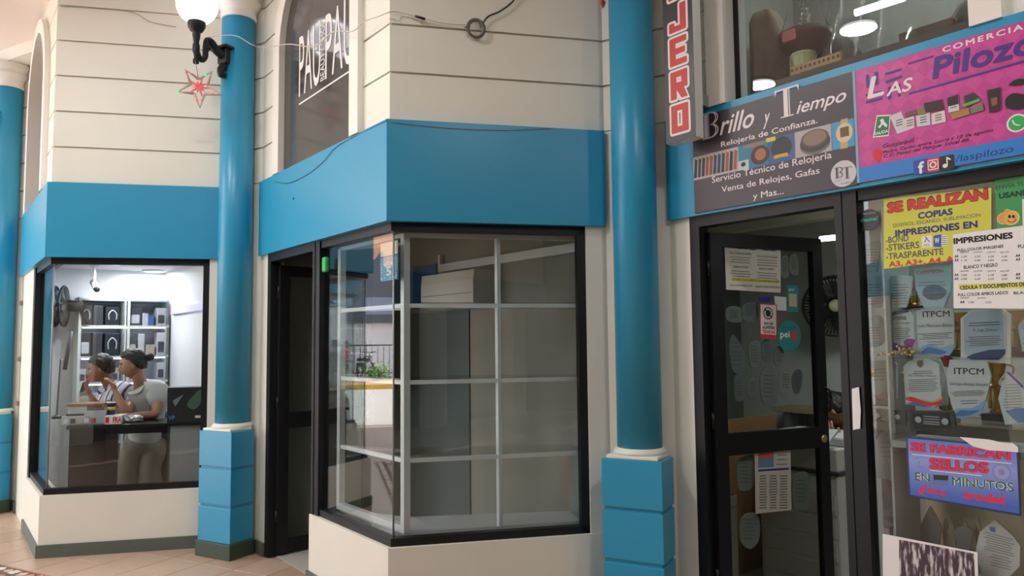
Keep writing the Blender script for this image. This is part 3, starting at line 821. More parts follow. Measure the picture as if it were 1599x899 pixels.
def serif(parent, kind, l, r, b, t, m, y, pl=S3P):
    x0, z0 = pl.px(l, b, y); x1 = pl.px(r, b, y)[0]; z1 = pl.px(l, t, y)[1]; w, h = x1 - x0, z1 - z0
    o = B()
    if kind == 'T':
        o.flat([(x0, z1 - h * .05), (x1, z1 - h * .05), (x1, z1), (x0, z1)], y)
        o.flat([(x0, z1 - h * .22), (x0 + w * .08, z1 - h * .05), (x0, z1 - h * .05)], y); o.flat([(x1, z1 - h * .22), (x1, z1 - h * .05), (x1 - w * .08, z1 - h * .05)], y)
        o.flat([(x0 + w * .36, z0 + h * .04), (x0 + w * .54, z0 + h * .04), (x0 + w * .54, z1 - h * .05), (x0 + w * .36, z1 - h * .05)], y)
        o.flat([(x0 + w * .58, z0 + h * .04), (x0 + w * .62, z0 + h * .04), (x0 + w * .62, z1 - h * .05), (x0 + w * .58, z1 - h * .05)], y)
        o.flat([(x0 + w * .22, z0), (x0 + w * .76, z0), (x0 + w * .76, z0 + h * .04), (x0 + w * .22, z0 + h * .04)], y)
    else:
        o.flat([(x0 + w * .12, z0), (x0 + w * .34, z0), (x0 + w * .34, z1), (x0 + w * .12, z1)], y)
        o.flat([(x0 + w * .38, z0), (x0 + w * .42, z0), (x0 + w * .42, z1), (x0 + w * .38, z1)], y)
        o.flat([(x0, z0), (x0 + w * .55, z0), (x0 + w * .55, z0 + h * .05), (x0, z0 + h * .05)], y); o.flat([(x0, z1 - h * .05), (x0 + w * .55, z1 - h * .05), (x0 + w * .55, z1), (x0, z1)], y)
        for c, rr in ((.74, .26), (.27, .27)):
            for rx in (.48, .36):
                n = 12; a = [(x0 + w * (.5 + rx * cos(-pi / 2 + pi * i / n)), z0 + h * (c + rr * sin(-pi / 2 + pi * i / n))) for i in range(n + 1)]
                bq = [(x0 + w * (.5 + (rx - .06) * cos(-pi / 2 + pi * i / n)), z0 + h * (c + (rr - .05) * sin(-pi / 2 + pi * i / n))) for i in range(n + 1)]
                for i in range(n): o.flat([a[i], a[i + 1], bq[i + 1], bq[i]], y)
    return o.make('initial_letter', m, parent)
serif(br, 'B', 1097, 1123, 219, 178, M_TITLE, y1)
serif(br, 'T', 1211, 1249, 187, 142, M_TITLE, y1)
ptxt(br, S3P, y1, 'Relojería de Confianza.', (1126, 232), (1277, 195), 221, M_TITLE, bold=.01)
ptxt(br, S3P, y1, 'Servicio Técnico de Relojería', (1112, 289), (1299, 250), 276, M_TITLE, bold=.006)
ptxt(br, S3P, y1, 'Venta de Relojes, Gafas', (1127, 303), (1280, 274), 291, M_TITLE, bold=.006)
ptxt(br, S3P, y1, 'y Mas...', (1176, 315), (1224, 305), 302, M_TITLE, bold=.006)
def strip(l, r, m, name):
    a = S3P.px(l, 260, y1)[0]; b_ = S3P.px(r, 230, y1)[0]; za = S3P.px(1083, 282, y1)[1]; zc = S3P.px(1083, 246, y1)[1]
    B().flat([(a, za), (b_, za), (b_, zc), (a, zc)], y1).make(name, m, br); return a, b_, za, zc
a, b_, za, zc = strip(1083, 1153, mat('strap_photo_ground', '#b9b2ae', .5), 'photo_panel')
for i in range(11):
    x = a + (b_ - a) * (i + .5) / 11.4; c = ('#2c2c30', '#37383c', '#8c4f35', '#2c3a55', '#9c5a3a')[(0, 1, 0, 2, 2, 3, 3, 3, 4, 0, 4)[i] if i < 11 else 0]
    B().flat(ccw([(x - .012, za + .012), (x + .008, za + .012), (x + .016, zc - .02), (x - .002, zc - .012)]), y1 - .0006).make('watch_strap_print', mat('strap_' + c, c, .5), br)
a, b_, za, zc = strip(1153, 1200, mat('photo_teal', '#3b86a8', .5), 'photo_panel')
w, h = b_ - a, zc - za
B().flat(ellipse(a + w * .72, za + h * .45, w * .3, h * .38), y1 - .0006).make('watch_print', mat('watch_brown', '#4a3530', .5), br)
B().flat(ellipse(a + w * .74, za + h * .47, w * .18, h * .24), y1 - .0009).make('watch_dial_print', mat('watch_copper', '#b0714f', .5), br)
B().flat([(a, za), (a + w * .35, za), (a + w * .35, za + h * .38), (a, za + h * .38)], y1 - .0006).make('logo_card_print', mat('pale_card', '#c6ced1', .5), br)
B().flat(ellipse(a + w * .17, za + h * .22, w * .08, h * .09), y1 - .0009).make('logo_mark', M_INK, br)
B().flat(ellipse(a + w * .55, za + h * .9, w * .35, h * .09), y1 - .0006).make('hand_print', mat('hand_skin', '#9a7b6c', .5), br)
a, b_, za, zc = strip(1200, 1242, mat('photo_blue', '#46679c', .5), 'photo_panel')
w, h = b_ - a, zc - za
for rx, m in ((.38, mat('watch_black', '#1f2126', .4)), (.28, mat('watch_glassy', '#8ea0ae', .3))):
    B().flat(ellipse(a + w * .5, za + h * .55, w * rx, h * rx * 1.1), y1 - .0006 - rx * .001 + .0004).make('watch_print', m, br)
B().flat([(a + w * .2, za + h * .16), (a + w * .75, za + h * .16), (a + w * .72, za + h * .3), (a + w * .24, za + h * .3)], y1 - .0013).make('gold_mark', mat('gold_print', '#c9a23c', .4), br)
B().flat([(a - w * .05, zc - h * .12), (a + w * .3, zc - h * .12), (a + w * .3, zc + h * .04), (a - w * .05, zc + h * .04)], y1 - .0013).make('price_tag_print', mat('yellow_print', '#d9c93a', .4), br)
a, b_, za, zc = strip(1242, 1300, mat('photo_grey', '#b5b0b2', .5), 'photo_panel')
w, h = b_ - a, zc - za
for dz, rx, c in ((.36, .40, '#6f6864'), (.46, .40, '#3a3330'), (.60, .37, '#574a42'), (.62, .31, '#8a7460')):
    B().flat(ellipse(a + w * .55, za + h * dz, w * rx, h * rx * .9), y1 - .0004 - dz * .001).make('watch_print', mat('watch_' + c, c, .4), br)
a, b_, za, zc = strip(1300, 1335, mat('photo_cyan', '#4c9fd0', .5), 'photo_panel')
w, h = b_ - a, zc - za
B().flat([(a + w * .38, za - h * .02), (a + w * .7, za - h * .02), (a + w * .75, zc + h * .05), (a + w * .45, zc + h * .05)], y1 - .0005).make('gold_strap_print', mat('gold_strap', '#c7a560', .4), br)
B().flat(ellipse(a + w * .58, za + h * .55, w * .36, h * .36), y1 - .0008).make('watch_print', mat('pale_gold', '#d8c49a', .4), br)
B().flat([(a + w * .4, za + h * .4), (a + w * .78, za + h * .4), (a + w * .78, za + h * .75), (a + w * .4, za + h * .75)], y1 - .0011).make('watch_dial_print', mat('dial_brown', '#6a4a3a', .4), br)
cx, cz = S3P.px(1317, 271, y1); rr = cx - S3P.px(1297, 272, y1)[0]
B().flat(ellipse(cx, cz, rr, rr), y1 - .0006).make('round_badge', mat('badge_grey', '#cfcbd0', .5), br)
serif(br, 'B', 1304, 1317, 279, 262, M_BROWN, y1 - .0012); serif(br, 'T', 1316, 1331, 280, 262, M_BROWN, y1 - .0012)
ptxt(br, S3P, y1 - .0012, 'Relojería', (1303, 284), (1313, 283), 282, M_BROWN); ptxt(br, S3P, y1 - .0012, 'de confianza', (1313, 288), (1330, 285), 285, M_BROWN)
# ---- pink sign
pk = thing('shop_banner', 'bright pink banner with purple lettering, small product pictures and a blue bottom strip', 'sign', S3P.M())
def pink_mat():
    m = bpy.data.materials.new('pink_diamond_print'); m.use_nodes = True; nt = m.node_tree; b = nt.nodes['Principled BSDF']
    tc = nt.nodes.new('ShaderNodeTexCoord'); mp = nt.nodes.new('ShaderNodeMapping'); mp.inputs['Rotation'].default_value = (0, radians(45), 0); mp.inputs['Scale'].default_value = (19, 19, 19)
    ch = nt.nodes.new('ShaderNodeTexChecker'); ch.inputs['Scale'].default_value = 1.0
    ch.inputs['Color1'].default_value = srgb('#cc4a9b'); ch.inputs['Color2'].default_value = srgb('#bf4092')
    nt.links.new(tc.outputs['Object'], mp.inputs['Vector']); nt.links.new(mp.outputs['Vector'], ch.inputs['Vector']); nt.links.new(ch.outputs['Color'], b.inputs['Base Color'])
    b.inputs['Roughness'].default_value = .35; return m
s0 = S3P.px(1339, 200, yS)[0]; s1 = LS + .02; zb = ZB + .02; zt = S3P.px(1338, 110, yS)[1]
zs_ = S3P.px(1343, 262, yS)[1]
B().box(s0, s1, yS, -.001, zb, zt).make('sign_board', pink_mat(), pk)
B().box(s0 - .012, s0, yS - .002, -.001, zb, zt).make('edge_strip', mat('banner_edge', '#7fb0c4', .4), pk)
B().flat([(s0, zb), (s1, zb), (s1, zs_), (s0, zs_)], y1).make('blue_strip', mat('banner_blue', '#2a7fd0', .35), pk)
y2 = y1 - .0006
M_PURP = mat('purple_print', '#4a2a86', .4)
for q in (((1352, 117), (1357, 116), (1358, 136), (1353, 138)), ((1365, 113), (1371, 111), (1372, 131), (1366, 133)), ((1382, 114), (1408, 106), (1408, 110), (1382, 118)), ((1383, 126), (1409, 117), (1409, 121), (1383, 131)),
          ((1352, 147), (1377, 141), (1377, 145), (1352, 151)), ((1352, 158), (1378, 151), (1378, 155), (1352, 162)), ((1386, 136), (1391, 134), (1392, 154), (1387, 156)), ((1401, 132), (1406, 130), (1407, 150), (1402, 151)),
          ((1418, 98), (1458, 86), (1458, 89), (1418, 101)), ((1419, 145), (1640, 82), (1640, 86), (1419, 148))):
    pflat(pk, S3P, y2, q, M_PURP, 'printed_bar')
ptxt(pk, S3P, y2, 'COMERCIAL', (1472, 86), (1612, 38), 77, M_TITLE, bold=.03, spacing=1.3)
ptxt(pk, S3P, y2, 'Pilozo', (1456, 128), (1622, 78), 93, M_PURP, bold=.03, shear=.12)
ptxt(pk, S3P, y2 - .0008, 'L', (1354, 155), (1381, 148), 122, M_TITLE, shear=.2, bold=.02)
ptxt(pk, S3P, y2 - .0008, 'AS', (1384, 152), (1426, 139), 132, M_TITLE, shear=.2, bold=.02)
M_DPINK = mat('maroon_print', '#5a123f', .4)
ptxt(pk, S3P, y2, 'Guayaquil', (1379, 234), (1428, 223), 225, M_DPINK, shear=.2, bold=.012)
ptxt(pk, S3P, y2, 'Pedro Carbo entre Sucre y 10 de agosto', (1379, 242), (1551, 207), 235, M_DPINK, shear=.2, bold=.01)
ptxt(pk, S3P, y2, 'C.C. Paseo del Parque. Local #6', (1380, 249), (1513, 221), 242, M_DPINK, shear=.2, bold=.01)
ptxt(pk, S3P, y2, '/laspilozo', (1492, 257), (1583, 240), 243, M_NAVY, shear=.1)
pin = S3P.px(1370, 240, y2); r_ = .022
B().flat(ccw([(pin[0], pin[1] - .045)] + [(pin[0] + r_ * cos(t), pin[1] + r_ * sin(t)) for t in [radians(-25 + 230 * i / 14) for i in range(15)]]), y2).make('map_pin', M_RED, pk)
# social icons
def icon(px_, py_, c, sz=.031):
    s, z = S3P.px(px_, py_, y2); B().flat(rrect(s - sz, s + sz, z - sz, z + sz, .008), y2).make('icon_tile', mat('icon_' + c, c, .4), pk); return s, z
s, z = icon(1438, 260, '#2a4aa8'); txt(pk, 'f', s - .012, s + .014, z - .031, z + .022, y2 - .0004, M_PAPER, bold=.03)
s, z = icon(1457, 257, '#c8375f')
b = B()
for i in range(20):
    t0, t1 = 2 * pi * i / 20, 2 * pi * (i + 1) / 20
    b.flat([(s + .009 * cos(t0), z + .009 * sin(t0)), (s + .014 * cos(t0), z + .014 * sin(t0)), (s + .014 * cos(t1), z + .014 * sin(t1)), (s + .009 * cos(t1), z + .009 * sin(t1))], y2 - .0004)
for a0, a1, c0, c1 in ((-.022, .022, .018, .022), (-.022, .022, -.022, -.018), (-.022, -.018, -.022, .022), (.018, .022, -.022, .022)): b.flat([(s + a0, z + c0), (s + a1, z + c0), (s + a1, z + c1), (s + a0, z + c1)], y2 - .0004)
b.make('icon_mark', M_PAPER, pk)
s, z = icon(1478, 254, '#16161c')
b = B().flat(ellipse(s - .006, z - .012, .010, .009, 14), y2 - .0004); b.flat([(s, z - .012), (s + .005, z - .012), (s + .005, z + .024), (s, z + .024)], y2 - .0004); b.flat([(s + .005, z + .024), (s + .005, z + .014), (s + .017, z + .008), (s + .017, z + .013)], y2 - .0004)
b.make('icon_mark', M_PAPER, pk)
cx, cz = S3P.px(1588, 192, y2)
B().flat(ellipse(cx, cz, .036, .036), y2).make('chat_icon_ring', M_PAPER, pk); B().flat(ellipse(cx, cz, .030, .030), y2 - .0004).make('chat_icon', mat('chat_green', '#2fb05a', .4), pk)
b = B(); n = 8
arc = [(cx - .014 + .026 * (1 - cos(pi / 2 * i / n)), cz + .014 - .026 * sin(pi / 2 * i / n)) for i in range(n + 1)]
b.tube([(p[0], y2 - .0008, p[1]) for p in arc], .003, 5); b.make('handset_mark', M_PAPER, pk)
# product pictures
y3 = y2 - .0004
G_ = mat('exit_green', '#1f7a4c', .4)
pflat(pk, S3P, y3, ((1363, 215), (1369, 180), (1391, 179), (1388, 212)), M_PAPER, 'exit_sign_print'); pflat(pk, S3P, y3 - .0004, ((1365, 213), (1370, 182), (1389, 181), (1387, 210)), G_, 'exit_sign_print')
ptxt(pk, S3P, y3 - .0008, 'SALIDA', (1366, 211), (1387, 207), 206, M_PAPER, bold=.02)
pflat(pk, S3P, y3 - .0008, ((1374, 187), (1379, 185), (1381, 190), (1386, 195), (1384, 199), (1378, 194), (1374, 200), (1371, 199), (1376, 192)), M_PAPER, 'running_figure_print')
for i, q in enumerate((((1389, 181), (1407, 174), (1419, 203), (1401, 209)), ((1410, 186), (1427, 181), (1428, 199), (1418, 203)), ((1430, 181), (1452, 175), (1453, 195), (1432, 198)), ((1454, 178), (1475, 172), (1477, 190), (1455, 195)), ((1480, 157), (1497, 150), (1498, 172), (1481, 176)))):
    pflat(pk, S3P, y3 - .0004 * i, q, mat('sheet_print_%d' % (i % 2), ('#cfd0d6', '#d9d3cf')[i % 2], .5), 'product_print')
    c = [sum(v[0] for v in q) / 4, sum(v[1] for v in q) / 4]
    for k_ in range(3):
        pflat(pk, S3P, y3 - .0004 * i - .0003, [(c[0] - 5, c[1] - 4 + 4 * k_), (c[0] + 5, c[1] - 6.5 + 4 * k_), (c[0] + 5, c[1] - 5 + 4 * k_), (c[0] - 5, c[1] - 2.5 + 4 * k_)], M_GREYINK, 'print_lines')
for i, (c, q) in enumerate((('#7d4a55', ((1413, 176), (1432, 170), (1432, 178), (1414, 183))), ('#3b2a24', ((1442, 161), (1471, 155), (1474, 171), (1446, 176))), ('#8a7a50', ((1432, 171), (1443, 167), (1446, 178), (1433, 180))), ('#2b2726', ((1479, 153), (1496, 147), (1497, 162), (1480, 166))), ('#35343a', ((1505, 150), (1520, 144), (1532, 156), (1508, 168))), ('#5fae4a', ((1503, 163), (1530, 153), (1530, 158), (1505, 167))), ('#a8833c', ((1483, 177), (1512, 168), (1515, 178), (1488, 186))), ('#6f7d60', ((1515, 170), (1534, 160), (1536, 172), (1516, 178))), ('#2e2220', ((1541, 141), (1562, 136), (1562, 172), (1545, 176))), ('#8c5a3a', ((1547, 154), (1557, 151), (1557, 163), (1549, 166))))):
    pflat(pk, S3P, y3 - .0025 - .0003 * i, q, mat('prod_' + c, c, .5), 'product_print')
pflat(pk, S3P, y3 - .003, ((1572, 168), (1570, 155), (1580, 146), (1592, 146), (1602, 150), (1602, 165), (1590, 171)), mat('black_print', '#161418', .5), 'cap_print', 4)
pflat(pk, S3P, y3 - .003, ((1575, 133), (1586, 124), (1598, 123), (1604, 128), (1594, 133)), mat('black_print', '#161418', .5), 'cap_print', 4)
# ================================================================== LIT SHOP BEHIND THE LEFT BAY
F1 = FRONT[1]; N1 = SIDE[1].n
BW = Plane((SIDE[1].at(.43).x, SIDE[1].at(.43).y), (N1.x, N1.y))           # back wall of the lit shop
PW = Plane((SIDE[1].at(.43, 1.25).x, SIDE[1].at(.43, 1.25).y), (SIDE[1].d.x, SIDE[1].d.y))   # right partition, x towards the window
def BX(x, y, dep=-.22): return BW.px(x, y, dep)
# ---- round ceiling lamps (real lights)
M_LED = mat('led_diffuser', '#ffffff', .4, emit='#f4f4ff', estr=5)
def downlight(name, label, p, r, zc, power, group=None):
    t = thing(name, label, 'ceiling light', Matrix.Translation((p[0], p[1], zc)), group)
    B().lathe([(r, 0), (r * 1.02, -.012), (r * .96, -.02), (r * .86, -.022), (r * .85, -.012)], 28).make('rim', M_WHITE, t)
    B().lathe([(r * .85, -.013), (r * .84, -.018), (.001, -.019)], 28).make('diffuser', M_LED, t)
    l = light('AREA', 'downlight_glow', (p[0], p[1], zc - .03), power, (.96, .97, 1), r * 1.6); l.data.shape = 'DISK'
    return t
g_ = 'round ceiling lights in the lit shop'
p = on_z(177, 413, 2.34); downlight('ceiling_light', 'round white ceiling light close behind the top of the lit shop window', p, .10, 2.36, 12, g_)
p = on_z(258, 456, 2.34)
if True:
    q = SIDE[1]; v = Vector((p.x, p.y)) - q.o; s_, y_ = v.dot(q.d), v.dot(q.n)
    s_ = max(s_, .62); y_ = min(y_, 1.1); c = q.at(s_, y_)
    downlight('ceiling_light', 'round white ceiling light over the shelf cabinet end of the lit shop', c, .11, 2.36, 12, g_)
# ---- glazed shelf cabinet along the back wall
x0, x1 = BX(121, 600)[0], min(1.23, BX(271, 600)[0])
cabM = BW.M(0, 0, 0)
cab = thing('shelf_cabinet', 'white glazed shelf cabinet with lit shelves along the back of the lit shop', 'cabinet', cabM)
dF, dB = -.30, -.02
ztop = BX(200, 469)[1]
levels = [.06, .36, .66, .96, 1.24, BX(200, 556)[1], BX(200, 509)[1], ztop]
B().box(x0, x1, dB - .01, dB, .02, ztop).make('back_panel', mat('cabinet_back', '#d9dde6', .5), cab)
ups = [121, 191, 197, 270]
for u in ups:
    a = min(1.22, BX(u, 560)[0]); B().box(a - .012, a + .012, dF, dB, .02, ztop + .02).make('upright', M_WHITEAL, cab)
for i, z in enumerate(levels):
    B().box(x0, x1, dF + .01, dB, z - .012, z + .006).make('shelf', M_WHITEAL, cab)
M_STRIP = mat('led_strip', '#ffffff', .4, emit='#f2f4ff', estr=3.5)
for i in (4, 5, 6):
    B().box(x0 + .02, x1 - .03, dF + .02, dF + .04, levels[i] - .024, levels[i] - .012).make('led_strip', M_STRIP, cab)
for a_, b_ in ((121, 157), (161, 191), (197, 237), (240, 270)):
    p_, q_ = BX(a_, 600)[0], BX(b_, 600)[0]
    for z0, z1 in zip(levels[3:-1], levels[4:]):
        B().box(p_ + .008, q_ - .008, dF - .004, dF, z0 + .01, z1 - .012).make('glass_door', M_GLASSC, cab)
# ---- goods on the shelves
M_GOODS = {n: mat('goods_' + n, c, .45, var=.35, scale=14) for n, c in (('black', '#2c2f38'), ('char', '#45464d'), ('white', '#d8d8de'), ('blue', '#3f63a8'), ('tan', '#c9bda6'), ('red', '#b04a4a'))}
def carton(name, label, a, b_, z, h, m, d=.16, group='boxed goods on the lit shelves', extra=None):
    t = thing(name, label, 'box', BW.M(dF + .05, (a + b_) / 2, z))
    t['group'] = group
    w = (b_ - a) / 2
    B().bbox(-w, w, 0, d, 0, h, .004).make('carton', m, t)
    if extra == 'window': B().flat(rrect(-w * .7, w * .7, h * .12, h * .6, .01), -.0006).make('printed_panel', M_GOODS['white'] if m is not M_GOODS['white'] else M_GOODS['char'], t)
    if extra == 'cans':
        bb = B().tube(smooth_line([(-w * .5, -.004, h * .3), (-w * .55, -.004, h * .6), (0, -.004, h * .8), (w * .55, -.004, h * .6), (w * .5, -.004, h * .3)]), .006, 5); bb.make('headband_print', M_GOODS['white'], t)
        for sg in (-1, 1): B().flat(ellipse(sg * w * .5, h * .3, w * .18, h * .14, 14), -.0012).make('ear_cup_print', M_GOODS['black'], t)
    return t
rowd = {6: [(123, 141, 'black', .85, 'cans'), (143, 158, 'char', .85, None), (162, 184, 'black', .82, 'cans'), (199, 218, 'char', .8, 'window'), (220, 229, 'white', .55, None), (228, 238, 'blue', .45, None), (242, 266, 'white', .8, 'window')],
        5: [(123, 140, 'black', .85, 'window'), (143, 158, 'char', .85, None), (162, 185, 'black', .82, 'cans'), (199, 212, 'char', .7, 'window'), (214, 224, 'white', .8, None), (226, 240, 'tan', .4, None), (243, 266, 'white', .85, 'window')],
        4: [(123, 134, 'white', .6, 'window'), (136, 150, 'red', .5, None), (165, 186, 'white', .6, 'window'), (200, 215, 'white', .7, 'window'), (244, 266, 'white', .8, 'window')],
        3: [(123, 140, 'tan', .6, None), (144, 158, 'white', .7, 'window'), (164, 184, 'white', .6, None), (202, 222, 'char', .7, None), (244, 266, 'white', .8, 'window')]}
desc = {'black': 'black', 'char': 'charcoal', 'white': 'white', 'blue': 'blue', 'tan': 'tan', 'red': 'red'}
lv = {6: 'top', 5: 'second', 4: 'third', 3: 'fourth'}
pat = {'cans': 'with headphone picture', 'window': 'with printed panel', None: 'with plain front'}
for L, row in rowd.items():
    H = levels[L + 1] - levels[L] - .03; prev = None
    for a, b_, c, hh, ex in row:
        where = 'next to the %s box' % desc[prev] if prev else 'at the fan end'
        carton('goods_box', '%s %s box %s %s on the %s lit shelf' % ('wide' if b_ - a > 18 else 'narrow', desc[c], pat[ex], where, lv[L]), BX(a, 560)[0], min(1.21, BX(b_, 560)[0]), levels[L] + .006, H * hh, M_GOODS[c], extra=ex); prev = c
a, b_ = BX(166, 700)[0], BX(183, 700)[0]
carton('yellow_box', 'bright yellow card box low in the cabinet under the counter', a, b_, levels[1] + .006, .2, mat('yellow_card', '#e6c63a', .5), group='boxed goods on the lit shelves')
carton('red_box', 'small red and white carton on the lowest cabinet shelf', BX(174, 735)[0], BX(182, 735)[0], levels[0] + .006, .1, M_GOODS['red'])
# ---- lilac price rail on the partition
a, z = PW.px(322, 482, -.02); b2, z2 = PW.px(268, 482, -.02)
rail = thing('lettered_rail', 'pale lilac lettered strip along the white partition of the lit shop', 'sign', PW.M())
z = (z + z2) / 2
B().box(min(a, b2), max(a, b2), -.03, 0, z - .03, z + .03).make('strip_panel', mat('lilac_acrylic', '#d9d4ee', .3, emit='#cfc8f0', estr=.35), rail)
B().box(min(a, b2), min(a, b2) + .03, -.034, -.03, z - .035, z + .035).make('pink_end', mat('pink_end', '#cf8fc0', .4), rail)
txt(rail, 'ACCESORIOS', min(a, b2) + .1, max(a, b2) - .05, z - .014, z + .014, -.031, mat('lilac_ink', '#a59fd0', .5)) if False else None
# ---- wall fan at the back left
def fan(name, label, M_, R, blades=5, tilt=0.0, cage=M_LAMPBLK):
    t = thing(name, label, 'fan', M_)
    def ring(rr, y, r=.005): return B().tube([(rr * cos(2 * pi * i / 32), y, rr * sin(2 * pi * i / 32)) for i in range(33)], r, 6)
    for y in (0, -.075): ring(R, y, .011).make('cage_ring', cage, t)
    b = B()
    for i in range(54):
        a = 2 * pi * i / 54
        b.tube(smooth_line([(.05 * cos(a), -.115, .05 * sin(a)), (R * .6 * cos(a), -.11, R * .6 * sin(a)), (R * cos(a), -.075, R * sin(a))], 3), .0035, 4)
        b.tube(smooth_line([(.05 * cos(a), .04, .05 * sin(a)), (R * .6 * cos(a), .03, R * .6 * sin(a)), (R * cos(a), 0, R * sin(a))], 3), .0035, 4)
    tag(b.make('cage_wires', cage, t), kind='stuff')
    for i in range(blades):
        a0 = 2 * pi * i / blades; bl = B(); vs = []
        for q in range(7):
            rr = .04 + (R * .9 - .04) * q / 6; wd = .25 + .55 * sin(pi * min(1, q / 5.0) * .55)
            for sg in (-1, 1): vs.append((rr * cos(a0 + sg * wd * .55), -.04 + sg * .022, rr * sin(a0 + sg * wd * .55)))
        bl.add(vs, [(2 * q, 2 * q + 1, 2 * q + 3, 2 * q + 2) for q in range(6)], True)
        bl.make('blade', mat('fan_blade', '#2b2d31', .35), t)
    hub = B().lathe([(.045, 0), (.05, .02), (.04, .03)], 20).xf(Matrix.Translation((0, -.105, 0)) @ Matrix.Rotation(pi / 2, 4, 'X')); hub.make('badge', mat('fan_badge', '#b5ab8e', .4), t)
    B().tube([(0, .03, 0), (0, .16, 0)], [.06, .045], 14).make('motor', cage, t)
    B().tube([(0, .14, -.02), (0, .17, -.1), (0, .2, -.16)], .018, 8).make('wall_arm', cage, t)
    return t
pf = P3(BW, 100, 478, -.25)
fan('cage_fan', 'dark wall fan at the left end of the lit shop beside the shelf cabinet', Matrix.Translation(pf) @ Matrix.Rotation(radians(-72), 4, 'Z'), .19)
# ---- camera on the ceiling
cp = P3(BW, 146, 440, -.45)
cc = thing('security_camera', 'white bullet camera hanging from the ceiling of the lit shop', 'camera', Matrix.Translation((cp.x, cp.y, 2.36)))
dz = cp.z - 2.36
B().lathe([(.035, -.02), (.035, 0)], 16).make('mount_plate', M_WHITE, cc)
B().tube([(0, 0, -.01), (.01, 0, dz * .5), (.02, -.02, dz)], .012, 8).make('stem', M_WHITE, cc)
B().tube([(-.02, .03, dz + .0), (.07, -.07, dz - .07)], .03, 14).make('camera_body', M_WHITE, cc)
B().tube([(.062, -.062, dz - .064), (.082, -.084, dz - .08)], .026, 14).make('lens', M_INK, cc)
# ---- boom arm at the left
b1 = P3(F1, 111, 517, .9); b2_ = P3(F1, 101, 577, .9); b3 = P3(F1, 94, 560, .9); b4 = P3(F1, 88, 655, .85)
arm = thing('boom_arm', 'slim dark jointed arm rising at the left end of the lit counter', 'lamp arm', Matrix.Translation((b4.x, b4.y, .97)))
o_ = Vector((b4.x, b4.y, .97))
B().tube([b1 - o_, b2_ - o_], .018, 8).make('arm_head', mat('arm_dark', '#3c3f48', .4), arm)
B().tube([(b1 + b2_) / 2 * .4 + b2_ * .6 - o_, b3 - o_, Vector((b4.x, b4.y, .97)) - o_], .008, 6).make('arm_rod', M_GREYAL, arm)
B().lathe([(.04, 0), (.04, .02), (.012, .03)], 14).make('arm_foot', mat('arm_dark', '#3c3f48', .4), arm)
# ---- counter
ct = thing('shop_counter', 'black topped counter with dark panels right behind the lit shop window', 'counter', F1.M(0, .6, 0))
ZCT = .965
cx = lambda x, y, d: F1.px(x, y, d)[0] - .6
xa, xb = -.60 + .12, .52
B().bbox(xa, xb, .20, .62, ZCT - .03, ZCT, .005).make('counter_top', mat('counter_black', '#1c1c20', .15), ct)
xm0, xm1 = cx(165, 700, .24), cx(262, 700, .24)
B().box(xa + .02, xm0, .22, .26, .02, ZCT - .03).make('dark_glass_panel', mat('counter_dark_glass', '#17171b', .4, spec=.2), ct)
B().box(xa + .02, xm0, .218, .221, .34, .36).make('panel_seam', M_INK, ct)
B().box(xm1, xb, .22, .26, .02, ZCT - .03).make('grey_panel', mat('counter_grey', '#8d8f92', .4), ct)
B().box(xm0 - .02, xm0, .22, .58, .02, ZCT - .03).make('side_panel', mat('counter_dark_glass', '#17171b', .4, spec=.2), ct)
B().box(xm1, xm1 + .02, .22, .58, .02, ZCT - .03).make('side_panel', mat('counter_dark_glass', '#17171b', .4, spec=.2), ct)
B().box(xm0, xm1, .23, .25, ZCT - .08, ZCT - .03).make('apron', mat('counter_black', '#1c1c20', .15), ct)
# ---- on the counter
def ctr(x, y, d): s, z = F1.px(x, y, d); return F1.M(d, s, ZCT)
def span(x0_, x1_, y, d): return F1.px(x1_, y, d)[0] - F1.px(x0_, y, d)[0]
w = span(95, 165, 650, .26) / 2
o1 = thing('plastic_organizer', 'stacked clear plastic organiser boxes with a brown tray on the lit counter', 'organizer', F1.M(.26, F1.px(131, 650, .26)[0], ZCT))
M_CLR = mat('cloudy_plastic', '#c7c9cc', .3, alpha=.75)
B().bbox(-w, w * .35, 0, .2, 0, .07, .006).make('lower_box', M_CLR, o1)
B().bbox(-w * .85, w * .5, .02, .2, .07, .085, .003).make('black_lid', M_GOODS['black'], o1)
B().bbox(w * .0, w, .0, .2, .0, .11, .006).make('tall_box', M_CLR, o1)
B().bbox(-w * .75, w * .1, .02, .2, .085, .15, .006).make('upper_box', M_CLR, o1)
B().bbox(-w * .8, w * .9, .01, .2, .15, .168, .003).make('brown_tray', mat('brown_tray', '#8a6a4c', .5), o1)
for i in range(5): B().box(-w * .9 + i * .05, -w * .9 + i * .05 + .035, -.002, .0, .012, .05).make('small_goods', M_GOODS[('white', 'char', 'tan', 'white', 'red')[i]], o1)
cup = thing('paper_cup', 'navy drinks tub with a yellow badge on the lit counter', 'cup', F1.M(.30, F1.px(174, 640, .30)[0], ZCT + .07))
B().lathe([(.026, 0), (.033, .09), (.035, .095), (.031, .095)], 20).make('cup_body', mat('navy_cup', '#2a2f4a', .4), cup)
B().lathe([(.036, .095), (.036, .102), (.001, .104)], 20).make('lid', M_WHITE, cup)
B().lathe([(.0295, .04), (.0315, .065)], 20).make('badge_band', mat('yellow_badge', '#cfb24a', .4), cup)
tp = thing('red_white_box', 'low white box with big red letters at the front of the lit counter', 'box', F1.M(.215, F1.px(177, 652, .215)[0], ZCT))
w = span(164, 190, 652, .22) / 2
B().bbox(-w, w, 0, .15, 0, .07, .003).make('carton', M_PAPER, tp)
txt(tp, 'FRA', -w * .05, w * .98, .012, .058, -.001, M_RED, bold=.04)
B().flat([(-w * .95, .012), (-w * .5, .012), (-w * .5, .058), (-w * .95, .058)], -.001).make('red_mark', M_RED, tp)
